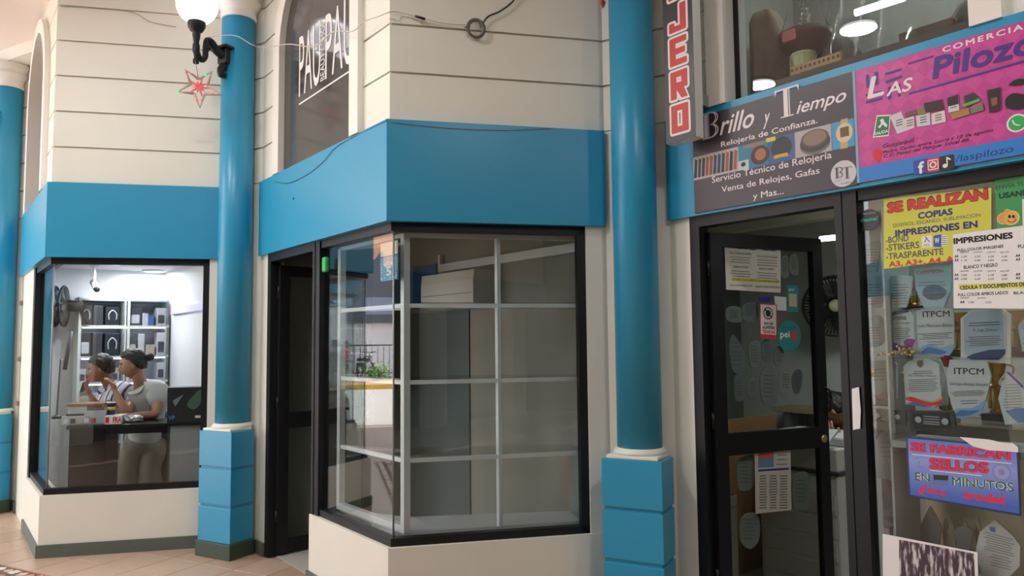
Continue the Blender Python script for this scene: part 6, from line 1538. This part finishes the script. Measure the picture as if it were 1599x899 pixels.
def person(label, J, face, skin, shirt, trousers, hairm, sleeve=.6, hair='short', group=None, origin=None, shoes=None, holding=None):
    """J: joints in world space. face: direction the face looks. One continuous body; clothes, hair, eyes as children."""
    O = origin; V = {k: Vector(v) - O for k, v in J.items()}
    face = Vector(face).normalized(); up = (V['crown'] - V['neck']).normalized(); face = (face - up * face.dot(up)).normalized(); sd = up.cross(face).normalized()
    hc = V['head']
    N = {}; E = []
    def nd(n, p, r): N[n] = (p, r)
    nd('pelvis', V['pelvis'], (.095, .085)); nd('belly', lerp(V['pelvis'], V['chest'], .5), (.09, .08)); nd('chest', V['chest'], (.11, .09)); nd('neckb', lerp(V['chest'], V['neck'], .75), (.085, .08)); nd('neck', V['neck'], .052)
    nd('jaw', hc - up * .045 - face * .01, .055)
    E += [('pelvis', 'belly'), ('belly', 'chest'), ('chest', 'neckb'), ('neckb', 'neck'), ('neck', 'jaw')]
    for s in 'lr':
        sh, el, wr = V['sh' + s], V['el' + s], V['wr' + s]; hd = V.get('hand' + s, wr + (wr - el).normalized() * .09)
        nd('sh' + s, sh, .062); nd('ua' + s, lerp(sh, el, .5), .048); nd('el' + s, el, .040); nd('fa' + s, lerp(el, wr, .4), .038); nd('wr' + s, wr, (.026, .022))
        E += [('chest', 'sh' + s), ('sh' + s, 'ua' + s), ('ua' + s, 'el' + s), ('el' + s, 'fa' + s), ('fa' + s, 'wr' + s)]
        d = (hd - wr).normalized(); pal = wr + d * .055; nd('palm' + s, pal, (.034, .020)); E.append(('wr' + s, 'palm' + s))
        w = d.orthogonal().normalized()
        if 'palmdir' + s in J: w = Vector(J['palmdir' + s]); w = (w - d * w.dot(d)).normalized()
        u = d.cross(w)                                        # across the palm; w = palm normal
        for i, (off, ln) in enumerate(((-.027, .062), (-.009, .074), (.009, .070), (.027, .056))):
            k = 'f%d%s' % (i, s); a = pal + d * .028 + u * off; c = a + d * ln * .5 + w * .010 + u * off * .25; e = c + d * ln * .30 + w * ln * .42
            nd(k + 'a', a, .0105); nd(k + 'b', c, .0092); nd(k + 'c', e, .0075); E += [('palm' + s, k + 'a'), (k + 'a', k + 'b'), (k + 'b', k + 'c')]
        a = wr + d * .025 - u * .026; c = a + d * .028 - u * .022 + w * .012; e = c + d * .026 - u * .004 + w * .014
        nd('t%sa' % s, a, .0125); nd('t%sb' % s, c, .0105); nd('t%sc' % s, e, .0085); E += [('palm' + s, 't%sa' % s), ('t%sa' % s, 't%sb' % s), ('t%sb' % s, 't%sc' % s)]
        hp, kn, an, to = V['hip' + s], V['kn' + s], V['an' + s], V['to' + s]
        nd('hip' + s, hp, .07); nd('th' + s, lerp(hp, kn, .45), .066); nd('kn' + s, kn, .058); nd('ca' + s, lerp(kn, an, .35), .055); nd('an' + s, an, .040); nd('to' + s, to, (.04, .03))
        E += [('pelvis', 'hip' + s), ('hip' + s, 'th' + s), ('th' + s, 'kn' + s), ('kn' + s, 'ca' + s), ('ca' + s, 'an' + s), ('an' + s, 'to' + s)]
    root = thing('person', label, 'person', Matrix.Translation(O), group)
    me = skin_mesh(N, E, 'pelvis')
    bb = B().add([v.co.copy() for v in me.vertices], [tuple(p.vertices) for p in me.polygons], True); bpy.data.meshes.remove(me)
    bm = bmesh.new(); bmesh.ops.create_icosphere(bm, subdivisions=5, radius=1)
    for v in bm.verts:                                        # skull, brow, eye sockets, nose, lips, chin, jaw line
        f_, s_, u_ = v.co.x, v.co.y, v.co.z
        g = lambda f0, s0, u0, w: math.exp(-(((f_ - f0) ** 2 + (s_ - s0) ** 2 + (u_ - u0) ** 2) / (w * w)))
        X_ = f_ * .098; Y_ = s_ * .078; Z_ = u_ * .118
        if u_ < 0: Y_ *= 1 - .28 * u_ * u_; X_ += .016 * u_ * u_ * (1 if f_ > -.2 else .2)
        if f_ < 0 and u_ < -.2: X_ *= 1 - .25 * min(1, (-u_ - .2) * 1.4)
        X_ += .034 * g(.97, 0, -.22, .17) + .012 * g(.99, 0, -.02, .15) + .009 * g(.85, 0, -.55, .16) + .012 * g(.6, 0, -.85, .25) + .005 * g(.95, 0, .28, .35)
        for sg in (-1, 1): X_ -= .012 * g(.9, sg * .38, .04, .17)
        v.co = hc + face * X_ + sd * Y_ + up * Z_
    bb.bm(bm, True)
    for g_ in (1, -1):
        k_ = len(bb.v); bb.ball((0, 0, 0), .03, 12, 8, (.55, .28, 1)); R_ = Matrix((face, sd, up)).transposed()
        for q_ in range(k_, len(bb.v)): bb.v[q_] = tuple(hc - face * .006 + sd * g_ * .079 - up * .008 + R_ @ Vector(bb.v[q_]))
    bb.make('body', skin, root)
    def cloth(name, keys, pad, m, extra=None):
        n2 = {k: (N[k][0], tuple(x + pad for x in (N[k][1] if isinstance(N[k][1], tuple) else (N[k][1],) * 2))) for k in keys}
        if extra: n2.update(extra)
        e2 = [e for e in E if e[0] in n2 and e[1] in n2]
        for k in (extra or {}): e2.append((extra_par[k], k))
        mm = skin_mesh(n2, e2, keys[0]); mm.materials.clear(); mm.materials.append(m); return obj(name, mm, root)
    extra_par = {}; ex = {}
    for s in 'lr':
        k = 'sl' + s; ex[k] = (lerp(V['sh' + s], V['el' + s], sleeve), (.062, .062)); extra_par[k] = 'sh' + s
    ex['hem'] = (lerp(V['pelvis'], V['chest'], -.22), (.195, .175)); extra_par['hem'] = 'pelvis'
    cloth('shirt', ['chest', 'belly', 'pelvis', 'neckb', 'shl', 'shr'], .05, shirt, ex)
    extra_par = {'waist': 'pelvis'}
    cloth('trousers', ['pelvis'] + [a + s for s in 'lr' for a in ('hip', 'th', 'kn', 'ca', 'an')], .042, trousers, {'waist': (lerp(V['pelvis'], V['chest'], .22), (.175, .155))})
    for s in 'lr':
        an, to = V['an' + s], V['to' + s]
        b = B().tube([an + Vector((0, 0, .02)), an - Vector((0, 0, .03)), lerp(an, to, .6) - Vector((0, 0, .01)), to], [.05, .054, .05, .036], 12); b.make('shoe', shoes or mat('shoe_dark', '#26262a', .5), root)
    # hair: cap over crown and back of the head
    bm = bmesh.new(); bmesh.ops.create_icosphere(bm, subdivisions=4, radius=1)
    rg = random.Random(len(label)); kill = []
    for v in bm.verts:
        c = v.co.copy(); f_, u_, s_ = c.x, c.z, c.y
        T_ = ((-1, -.78), (-.3, -.62), (0, -.05), (.3, .30), (.7, .46), (1.01, .55)) if hair != 'cap_forward' else ((-1, -.8), (-.3, -.7), (0, -.25), (.4, .05), (1.01, .35))
        th = next(a[1] + (b_[1] - a[1]) * (f_ - a[0]) / (b_[0] - a[0]) for a, b_ in zip(T_, T_[1:]) if f_ <= b_[0])
        keep = u_ > th
        r = 1 + .05 * sin(19 * s_ + 7 * f_) + rg.uniform(-.03, .03)
        v.co = hc + up * .018 + face * (f_ * .110 * r - .008) + sd * (s_ * .090 * r) + up * (u_ * .118 * r)
        if not keep: kill.append(v)
    bmesh.ops.delete(bm, geom=kill, context='VERTS')
    bmesh.ops.solidify(bm, geom=list(bm.faces), thickness=.018)
    B().bm(bm, True).make('hair', hairm, root)
    for g in (1, -1):
        B().ball(tuple(hc + face * .074 + sd * g * .031 + up * .004), .0120, 10, 7).make('eye', M_WHITE, root); B().ball(tuple(hc + face * .0838 + sd * g * .031 + up * .004), .0055, 8, 6).make('pupil', M_INK, root)
        B().tube([tuple(hc + face * .094 + sd * g * .016 + up * .027), tuple(hc + face * .082 + sd * g * .048 + up * .028)], .0045, 6).make('eyebrow', hairm, root)
    B().tube([tuple(hc + face * .101 - up * .064 + sd * q) for q in (-.022, 0, .022)], [.004, .0065, .004], 6).make('lips', mat('lips', '#8a4a42', .5), root)
    return root, V, (face, up, sd, hc)
M_SKIN1 = mat('skin_tan', '#a9795f', .5); M_SKIN2 = mat('skin_brown', '#8c5f48', .5); M_HAIR = mat('black_hair', '#17130f', .5, bump=.5, bscale=80)
def J1(x, y, d): s, z = F1.px(x, y, d); return F1.at(s, d, z)
lx = -F1.d                                                   # towards the left end of the shop front
L3v = Vector((lx.x, lx.y, 0)); I3 = Vector((F1.n.x, F1.n.y, 0))
def feet(J, dx, x, d):
    for s, o in (('l', -.10), ('r', .10)):
        pass
# ---- woman leaning on the counter
Jw = dict(head=J1(208, 568, .74), neck=J1(218, 596, .78), crown=J1(206, 546, .74), chest=J1(234, 628, .86), pelvis=J1(225, 688, 1.0),
          shl=J1(248, 615, .72), ell=J1(243, 648, .60), wrl=J1(198, 649, .50), handl=J1(178, 651, .48),
          shr=J1(214, 612, .95), elr=J1(198, 646, .62), wrr=J1(180, 611, .66), handr=J1(171, 591, .66), palmdirl=(0, 0, -1), palmdirr=tuple(L3v))
pv = Jw['pelvis']
for s, o in (('l', -.09), ('r', .11)):
    hp = pv - L3v * o * .9 + Vector((0, 0, -.08)); Jw['hip' + s] = hp
    Jw['kn' + s] = Vector((hp.x, hp.y, .48)) - L3v * (-.05) - I3 * .02 ; Jw['an' + s] = Vector((hp.x, hp.y, .09)) + L3v * (.04 if s == 'l' else -.02) + I3 * .06; Jw['to' + s] = Jw['an' + s] + L3v * .06 - I3 * .13 - Vector((0, 0, .055))
M_TEE = mat('pale_grey_tee', '#b9bbb8', .8, bump=.2, bscale=18); M_KHAKI = mat('khaki_trousers', '#7b7466', .8, bump=.2, bscale=16)
wm, Vw, fw = person('person in a pale grey tee leaning on the lit counter, hair in a bun', Jw, L3v - I3 * .15 + Vector((0, 0, -.05)), M_SKIN1, M_TEE, M_KHAKI, M_HAIR, sleeve=.62, origin=Vector((pv.x, pv.y, 0)))
f_, u_, s_, h_ = fw
B().ball(tuple(h_ - f_ * .135 + u_ * .03), .045, 14, 10, (1, 1, .85)).make('hair_bun', M_HAIR, wm)
b = B()
for g in (1, -1): b.tube([tuple(h_ + f_ * .094 + s_ * (g * .034 + .021 * cos(t)) + u_ * (.006 + .019 * sin(t))) for t in [2 * pi * i / 14 for i in range(15)]], .0022, 5)
for g in (1, -1): b.tube([tuple(h_ + f_ * .09 + s_ * g * .055 + u_ * .01), tuple(h_ - f_ * .0 + s_ * g * .084 + u_ * .006)], .002, 5)
b.make('eyeglasses', M_GREYAL, wm)
B().flat([(0, 0), (.1, 0), (.1, .06), (0, .06)], 0) if False else None
# print on the tee
# ---- man bending over the counter behind her
Jm = dict(head=J1(158, 575, .86), neck=J1(172, 604, .92), crown=J1(157, 552, .86), chest=J1(196, 622, 1.0), pelvis=J1(250, 668, 1.14),
          shl=J1(184, 612, .82), ell=J1(160, 646, .66), wrl=J1(142, 618, .62), handl=J1(133, 600, .62),
          shr=J1(172, 612, 1.10), elr=J1(150, 650, .80), wrr=J1(128, 652, .66), handr=J1(114, 654, .62), palmdirl=tuple(L3v * -1), palmdirr=(0, 0, -1))
pv = Jm['pelvis']
for s, o in (('l', -.08), ('r', .10)):
    hp = pv - L3v * o * .9 + Vector((0, 0, -.06)); Jm['hip' + s] = hp
    Jm['kn' + s] = Vector((hp.x, hp.y, .47)) - L3v * .06; Jm['an' + s] = Vector((hp.x, hp.y, .09)) - L3v * (.02 if s == 'l' else -.06) ; Jm['to' + s] = Jm['an' + s] + L3v * .14 - I3 * .05 - Vector((0, 0, .055))
def stripe_mat():
    m = bpy.data.materials.new('striped_shirt'); m.use_nodes = True; nt = m.node_tree; b = nt.nodes['Principled BSDF']
    tc = nt.nodes.new('ShaderNodeTexCoord'); mp = nt.nodes.new('ShaderNodeMapping'); mp.inputs['Rotation'].default_value = (0, 0, .3)
    wv = nt.nodes.new('ShaderNodeTexWave'); wv.inputs['Scale'].default_value = 7.0; wv.bands_direction = 'X'
    cr = nt.nodes.new('ShaderNodeValToRGB'); e = cr.color_ramp.elements; e[0].position = .12; e[0].color = srgb('#4a3f66'); e[1].position = .2; e[1].color = srgb('#c9c6d2')
    nt.links.new(tc.outputs['Object'], mp.inputs[0]); nt.links.new(mp.outputs[0], wv.inputs[0]); nt.links.new(wv.outputs['Fac'], cr.inputs[0]); nt.links.new(cr.outputs[0], b.inputs['Base Color']); b.inputs['Roughness'].default_value = .8; return m
mn, Vm, fm = person('person in a striped shirt bending over the lit counter with a phone', Jm, L3v - I3 * .1 + Vector((0, 0, -.25)), M_SKIN2, stripe_mat(), mat('dark_jeans', '#23252e', .8), M_HAIR, sleeve=.7, origin=Vector((pv.x, pv.y, 0)))
hpos = Jm['handl']
ph = thing('white_phone', 'white phone held up in the hand of the person in stripes', 'phone', Matrix.Translation(hpos + L3v * .02 + Vector((0, 0, -.03))) @ Matrix.Rotation(.3, 4, 'Y'))
B().bbox(-.008, .004, -.035, .035, -.04, .06, .004).make('phone_case', M_PAPER, ph); B().flat([(-.03, -.035), (.03, -.035), (.03, .055), (-.03, .055)], 0).xf(Matrix.Rotation(pi / 2, 4, 'Z')).xf(Matrix.Translation((.0046, 0, 0))).make('screen', M_INK, ph)
# ---- person bent over in the print shop
def J3(x, y, d): s, z = S3P.px(x, y, d); return S3P.at(s, d, z)
X3 = Vector((S3P.d.x, S3P.d.y, 0)); Y3 = Vector((S3P.n.x, S3P.n.y, 0))
Jc = dict(head=J3(1305, 640, 1.78), neck=J3(1333, 655, 1.80), crown=J3(1298, 617, 1.78), chest=J3(1359, 690, 1.88), pelvis=J3(1379, 770, 2.0),
          shl=J3(1339, 678, 1.55), ell=J3(1328, 716, 1.42), wrl=J3(1308, 690, 1.36), handl=J3(1298, 676, 1.34),
          shr=J3(1349, 676, 1.88), elr=J3(1327, 720, 1.75), wrr=J3(1305, 700, 1.66), handr=J3(1292, 690, 1.58))
pv = Jc['pelvis']
for s, o in (('l', -.10), ('r', .10)):
    hp = pv + Y3 * o - X3 * .02 - Vector((0, 0, .04)); Jc['hip' + s] = hp; Jc['kn' + s] = Vector((hp.x, hp.y, .54)) - X3 * .40; Jc['an' + s] = Vector((hp.x, hp.y, .09)) - X3 * .36 ; Jc['to' + s] = Jc['an' + s] - X3 * .15 - Vector((0, 0, .055))
cr_, Vc, fc = person('person with short black hair bent over the photocopier in dark clothes', Jc, -X3 * .8 - Y3 * .1 + Vector((0, 0, -.75)), M_SKIN1, mat('dark_shirt', '#2b2a2d', .8), mat('black_trousers', '#1a1a1e', .8), M_HAIR, sleeve=.75, hair='cap_forward', origin=Vector((pv.x, pv.y, 0)))
st = thing('stool', 'dark stool under the person bent over the photocopier', 'stool', Matrix.Translation((pv.x, pv.y, 0)))
zsd = max(.3, pv.z - .16)
B().lathe([(.17, zsd - .04), (.18, zsd - .02), (.17, zsd), (.001, zsd)], 20).make('seat', M_BLACK, st)
for i in range(4): a = pi / 4 + pi / 2 * i; B().tube([(.11 * cos(a), .11 * sin(a), zsd - .03), (.16 * cos(a), .16 * sin(a), .003)], .012, 8).make('leg', M_GREYAL, st)
# ================================================================== CORRIDOR LIGHTS (mirrored in the upper panes) AND THE STREET BEYOND
def mirrored(pl, dep, x, y, z):
    """where the ray of a pixel, mirrored in an upright pane, meets height z"""
    s, zz = pl.px(x, y, dep); P = pl.at(s, dep, zz); d = ray(x, y).normalized(); n = Vector((-pl.n.x, -pl.n.y, 0)); r = d - 2 * d.dot(n) * n
    t = (z - P.z) / r.z; return P + r * t
def ceiling_disc(label, p, r, power, col=(.97, .985, 1)):
    t = thing('corridor_light', label, 'ceiling light', Matrix.Translation((p.x, p.y, ZC)), 'round corridor ceiling lights')
    B().lathe([(r * 1.06, 0), (r * 1.06, -.02), (r, -.025)], 28).make('rim', M_WHITE, t)
    B().lathe([(r, -.02), (r * .98, -.026), (.001, -.028)], 28).make('diffuser', mat('corridor_glow', '#fffaf0', .4, emit='#fffaf2', estr=5), t)
    l = light('AREA', 'corridor_light_glow', (p.x, p.y, ZC - .05), power, col, r * 2); l.data.shape = 'DISK'
pA = mirrored(S3P, .103, 1187, 127, ZC); pB = mirrored(S3P, .103, 1340, 38, ZC)
LPOW = 38
for i, p in enumerate((pA, pB)): ceiling_disc(('round corridor ceiling light mirrored in the left of the upper window', 'round corridor ceiling light mirrored in the middle of the upper window')[i], p, .16, LPOW)
for i, (x, y) in enumerate(((-7.5, 1.2), (.8, 1.2), (3.8, 1.2))):
    p = GR.at(x, y); ceiling_disc(('round corridor ceiling light near the street end', 'round corridor ceiling light before the empty shop', 'round corridor ceiling light before the print shop')[i], p, .16, LPOW)
# ---- street: sunlit pavement, road, kerb, planting, railing, motorbikes, wall, passers-by (seen mirrored in the empty shop's side pane)
ST = Plane((SIDE[2].at(1.6, .07).x, SIDE[2].at(1.6, .07).y), (1, 0))
s2, z2 = Q2.px(590, 600, .073); P_ = Q2.at(s2, .073, z2); d_ray = ray(590, 560); n_ = Vector((-Q2.n.x, -Q2.n.y)); dd = Vector((d_ray.x, d_ray.y)).normalized()
rd_ = dd - 2 * dd.dot(n_) * n_                                 # direction in which the side pane looks down the street end
base = Vector((P_.x, P_.y)); rp = Vector((-rd_.y, rd_.x))
RD = Plane((base.x, base.y), (rp.x, rp.y))                    # x across, y = -distance ... built in its own frame
SM = Matrix(((rp.x, rd_.x, 0, base.x), (rp.y, rd_.y, 0, base.y), (0, 0, 1, 0), (0, 0, 0, 1)))   # local x across the view, y away
def SMat(x, y, z=0): return SM @ Matrix.Translation((x, y, z))
D0 = 10.6
st_ = struct('floor_street', None, SM)
B().box(-30, 30, D0, D0 + 60, -.25, -.03).make('road', mat('road_concrete', '#b9aea6', .8, var=.08, scale=1.5), st_)
B().box(-30, 30, 22, 22.35, -.03, .14).make('kerb', mat('kerb_yellow', '#d9a94a', .7), st_)
B().box(-30, 30, 22.35, 27, -.03, .12).make('far_pavement', mat('pavement_red', '#c0917c', .8, var=.1), st_)
fw_ = struct('wall_street', None, SM)
B().box(-30, 30, 31, 31.3, 0, 7.5).make('boundary_wall', mat('street_wall', '#e9dcdc', .8), fw_)
bd = thing('billboard', 'dark billboard with an orange wave on the pale wall across the street', 'billboard', SMat(0, 30.8, 2.2))
B().box(-1.4, 4.5, 0, .15, .3, 4.6).make('board', mat('board_grey', '#5a5c66', .6), bd)
pts = [(-1.2, 4.6), (-.4, 3.2), (.2, 3.7), (.3, 2.9), (.9, 3.0), (.9, 2.2), (1.6, 1.9), (2.0, 3.4), (1.2, 4.6)]
B().flat(smooth_poly(ccw(pts), 5), -.02).make('orange_wave', mat('board_orange', '#d49a7c', .6), bd)
B().flat(rrect(-.6, 1.0, .7, 1.5, .1), -.02).make('pale_label', mat('board_pale', '#8b8fa6', .6), bd)
# hedge
rg = random.Random(21)
for hx in (-3.2, -1.6, 0, 1.6, 3.2):
    b = B()
    for i in range(420):
        c = Vector((rg.gauss(0, .27), rg.gauss(0, .22), abs(rg.gauss(.25, .2)))); a = rg.random() * 6.28; e = rg.uniform(-.6, .9); d = Vector((cos(a) * cos(e), sin(a) * cos(e), sin(e))); w = d.cross(Vector((0, 0, 1))) * .05
        b.add([c, c + d * .07 + w, c + d * .17, c + d * .07 - w], [(0, 1, 2, 3)])
    h = thing('street_shrub', 'low green shrub ' + {-3.2: 'left of the navy motorbike', -1.6: 'before the navy motorbike', 0: 'before the black motorbike', 1.6: 'before the orange motorbike', 3.2: 'right of the orange motorbike'}[hx] + ' across the street', 'shrub', SMat(hx, 25, .12), 'shrubs across the street')
    tag(b.make('leaves', mat('shrub_leaf_%d' % (int(hx * 10) % 2), ('#6f9a4a', '#83a65a')[int(hx * 10) % 2], .6), h), kind='stuff')
    b2 = B()
    for i in range(6): b2.tube([(0, 0, 0), (rg.gauss(0, .2), rg.gauss(0, .1), .35)], .012, 5)
    b2.make('stems', mat('shrub_stem', '#5a4a34', .8), h)
# railing
rl = thing('street_railing', 'dark railing along the pale wall across the street', 'railing', SMat(0, 28.6, 0))
for z in (.25, 1.45): B().box(-6, 6, -.02, .02, z, z + .05).make('rail', M_LAMPBLK, rl)
for i in range(49): B().box(-6 + i * .25 - .012, -6 + i * .25 + .012, -.012, .012, 0, 1.5).make('bar', M_LAMPBLK, rl)
def motorbike(x, y, rot, c, label):
    t = thing('motorbike', label, 'motorbike', SMat(x, y, .12) @ Matrix.Rotation(rot, 4, 'Z'), 'motorbikes parked across the street')
    for wx in (-.62, .62):
        B().tube([(wx + .29 * cos(2 * pi * i / 22), 0, .3 + .29 * sin(2 * pi * i / 22)) for i in range(23)], .05, 8).make('wheel', M_BLACK, t)
        B().tube([(wx, -.05, .3), (wx, .05, .3)], .08, 10).make('hub', M_GREYAL, t)
    m = mat('bike_' + c, c, .3)
    B().ball((.12, 0, .78), .26, 14, 9, (1.1, .55, .55)).make('fuel_tank', m, t)
    B().bbox(-.7, -.05, -.13, .13, .72, .84, .05).make('seat', M_BLACK, t)
    B().bbox(-.2, .3, -.14, .14, .3, .62, .06).make('engine', M_GREYAL, t)
    B().tube([(.62, 0, .3), (.42, 0, .95), (.38, 0, 1.05)], .035, 8).make('fork', M_CHROME, t)
    B().tube([(.3, -.34, 1.08), (.4, 0, 1.05), (.3, .34, 1.08)], .018, 8).make('handlebar', M_BLACK, t)
    B().ball((.55, 0, .92), .09, 12, 8).make('headlight', M_CHROME, t)
    B().tube([(-.62, .1, .3), (-.1, .12, .42), (.2, .12, .4)], .03, 8).make('exhaust', M_CHROME, t)
    B().bbox(-.85, -.4, -.08, .08, .55, .66, .03).make('rear_mudguard', m, t)
for x, y, r, c, lb in ((-.5, 27.3, 1.2, '#2b2d33', 'black motorbike parked by the railing across the street'), (.9, 27.4, 1.3, '#3a3f48', 'dark grey motorbike parked by the railing across the street'), (2.1, 27.3, 1.1, '#b8452f', 'orange motorbike parked by the railing across the street'), (-2.0, 27.5, 1.25, '#26304a', 'navy motorbike parked by the railing across the street')): motorbike(x, y, r, c, lb)
# passers-by
def walker(label, x, y, head, shirt, tr, skin, stride=.25):
    O = SM @ Vector((x, y, -.03)); X = (SM @ Vector((1, 0, 0)) - SM @ Vector((0, 0, 0))) * head; Y = (SM @ Vector((0, 1, 0)) - SM @ Vector((0, 0, 0)))
    def p(a, b_, z): return O + X * a + Y * b_ + Vector((0, 0, z))
    J = dict(head=p(.02, 0, 1.58), neck=p(0, 0, 1.42), crown=p(.02, 0, 1.70), chest=p(0, 0, 1.22), pelvis=p(0, 0, .95), shl=p(0, -.19, 1.36), ell=p(.08, -.25, 1.1), wrl=p(.2, -.24, .92), shr=p(0, .19, 1.36), elr=p(-.1, .25, 1.1), wrr=p(-.12, .25, .86),
             hipl=p(0, -.09, .88), knl=p(stride * .6, -.09, .48), anl=p(stride, -.09, .09), tol=p(stride + .15, -.09, .035), hipr=p(0, .09, .88), knr=p(-stride * .2, .09, .46), anr=p(-stride * 1.2, .09, .1), tor=p(-stride * 1.2 + .14, .09, .035))
    return person(label, J, X, skin, shirt, tr, M_HAIR, origin=O)
walker('person in dark clothes walking across the sunlit road, mirrored in the empty shop pane', -1.05, 15.0, -1, mat('walker_shirt', '#34363c', .8), mat('walker_trousers', '#3a3634', .8), M_SKIN2)
walker('person in a bright red top standing by the motorbikes across the street', -1.25, 26.1, 1, mat('red_top', '#c8404a', .8), mat('dark_jeans', '#23252e', .8), M_SKIN2, .08)

# ---- the person taking the picture, mirrored faintly in the empty shop's front pane
Oc = Vector((0.02, -.50, 0))
Jp = dict(head=Oc + Vector((0, .02, 1.62)), neck=Oc + Vector((0, -.02, 1.46)), crown=Oc + Vector((0, .0, 1.74)), chest=Oc + Vector((0, -.04, 1.24)), pelvis=Oc + Vector((0, -.05, .96)),
          shl=Oc + Vector((-.19, -.02, 1.38)), ell=Oc + Vector((-.24, .16, 1.26)), wrl=Oc + Vector((-.11, .34, 1.52)), shr=Oc + Vector((.19, -.02, 1.38)), elr=Oc + Vector((.24, .16, 1.26)), wrr=Oc + Vector((.11, .34, 1.52)))
for s_, x_ in (('l', -.1), ('r', .1)):
    Jp['hip' + s_] = Oc + Vector((x_, -.05, .88)); Jp['kn' + s_] = Oc + Vector((x_ * 1.2, -.02, .48)); Jp['an' + s_] = Oc + Vector((x_ * 1.3, -.06, .09)); Jp['to' + s_] = Oc + Vector((x_ * 1.4, .09, .035))
person('person in a blue shirt facing the empty shop, mirrored in its front pane', Jp, (0, 1, 0), M_SKIN1, mat('blue_shirt', '#2f4f8a', .8), mat('blue_jeans', '#2c3a5c', .8), M_HAIR, sleeve=.6, origin=Oc)
# ================================================================== put each root's origin at the base of its thing
def recenter():
    for o in list(COL.objects):
        if o.parent is not None or o.type != 'EMPTY': continue
        ms = []
        def walk(p):
            for c in p.children: ms.append(c); walk(c)
        walk(o)
        me = [c for c in o.children]
        if not me: continue
        lo = Vector((1e9,) * 3); hi = Vector((-1e9,) * 3)
        for c in me:
            if c.type != 'MESH': continue
            for v in c.bound_box:
                w = c.matrix_basis @ Vector(v)
                for q in range(3): lo[q] = min(lo[q], w[q]); hi[q] = max(hi[q], w[q])
        if lo.x > 1e8: continue
        c0 = Vector(((lo.x + hi.x) / 2, (lo.y + hi.y) / 2, lo.z))
        o.matrix_world = o.matrix_world @ Matrix.Translation(c0)
        for c in me: c.matrix_basis = Matrix.Translation(-c0) @ c.matrix_basis
# prints, marks and fittings hang on the part that carries them (thing > part > sub-part)
CARRIER = ('sheet', 'award_plate', 'sign_board', 'sign_face', 'plate', 'disc', 'carton', 'plate_face', 'board', 'strip_board', 'strip_panel')
PRINT = ('letter', 'print', 'icon', 'mark', '_line', 'wave', 'band', 'seal', 'emoji', 'stamp', 'ground', 'ring', 'square', 'bar', 'badge', 'pin', 'ornament', 'torn', 'picture', 'hole', 'panel', 'tail', 'circle', 'petal', 'pink_end', 'blue_strip', 'edge_strip', 'flap', 'label')
UNDER = {'pupil': 'body', 'eye': 'body', 'eyebrow': 'body', 'lips': 'body', 'hair_bun': 'hair', 'badge': 'motor', 'diffuser': 'rim', 'lens': 'camera_body', 'screen': 'phone_case', 'cap': 'bottle_body', 'lid': 'cup_body', 'badge_band': 'cup_body', 'visor_rim': 'shell', 'paper_drawer': 'cabinet_body', 'soil': 'pot_body', 'red_label': 'bowl', 'globe': 'lamp_holder', 'arm_collar': 'curved_arm', 'louvre': 'casing', 'seam': 'casing', 'panel_seam': 'dark_glass_panel', 'headlight': 'fork', 'column_rib': 'cup', 'handle': 'cup'}
def base_name(o): return o.name.split('.')[0]
for o in list(COL.objects):
    if o.parent is not None or o.get('kind') == 'structure' or o.type != 'EMPTY': continue
    kids = list(o.children); car = [c for c in kids if base_name(c) in CARRIER]
    for c in kids:
        n = base_name(c)
        if n in UNDER:
            p = [k for k in kids if base_name(k) == UNDER[n]]
            if len(p) == 1: c.parent = p[0]; continue
        if len(car) >= 1 and c not in car and any(q in n for q in PRINT): c.parent = car[-1]
    cw = [c for c in kids if base_name(c) == 'wheel']; ch = [c for c in kids if base_name(c) == 'hub']
    for a_, b_ in zip(cw, ch): b_.parent = a_
bpy.context.view_layer.update()
recenter()
for m in bpy.data.materials: pass
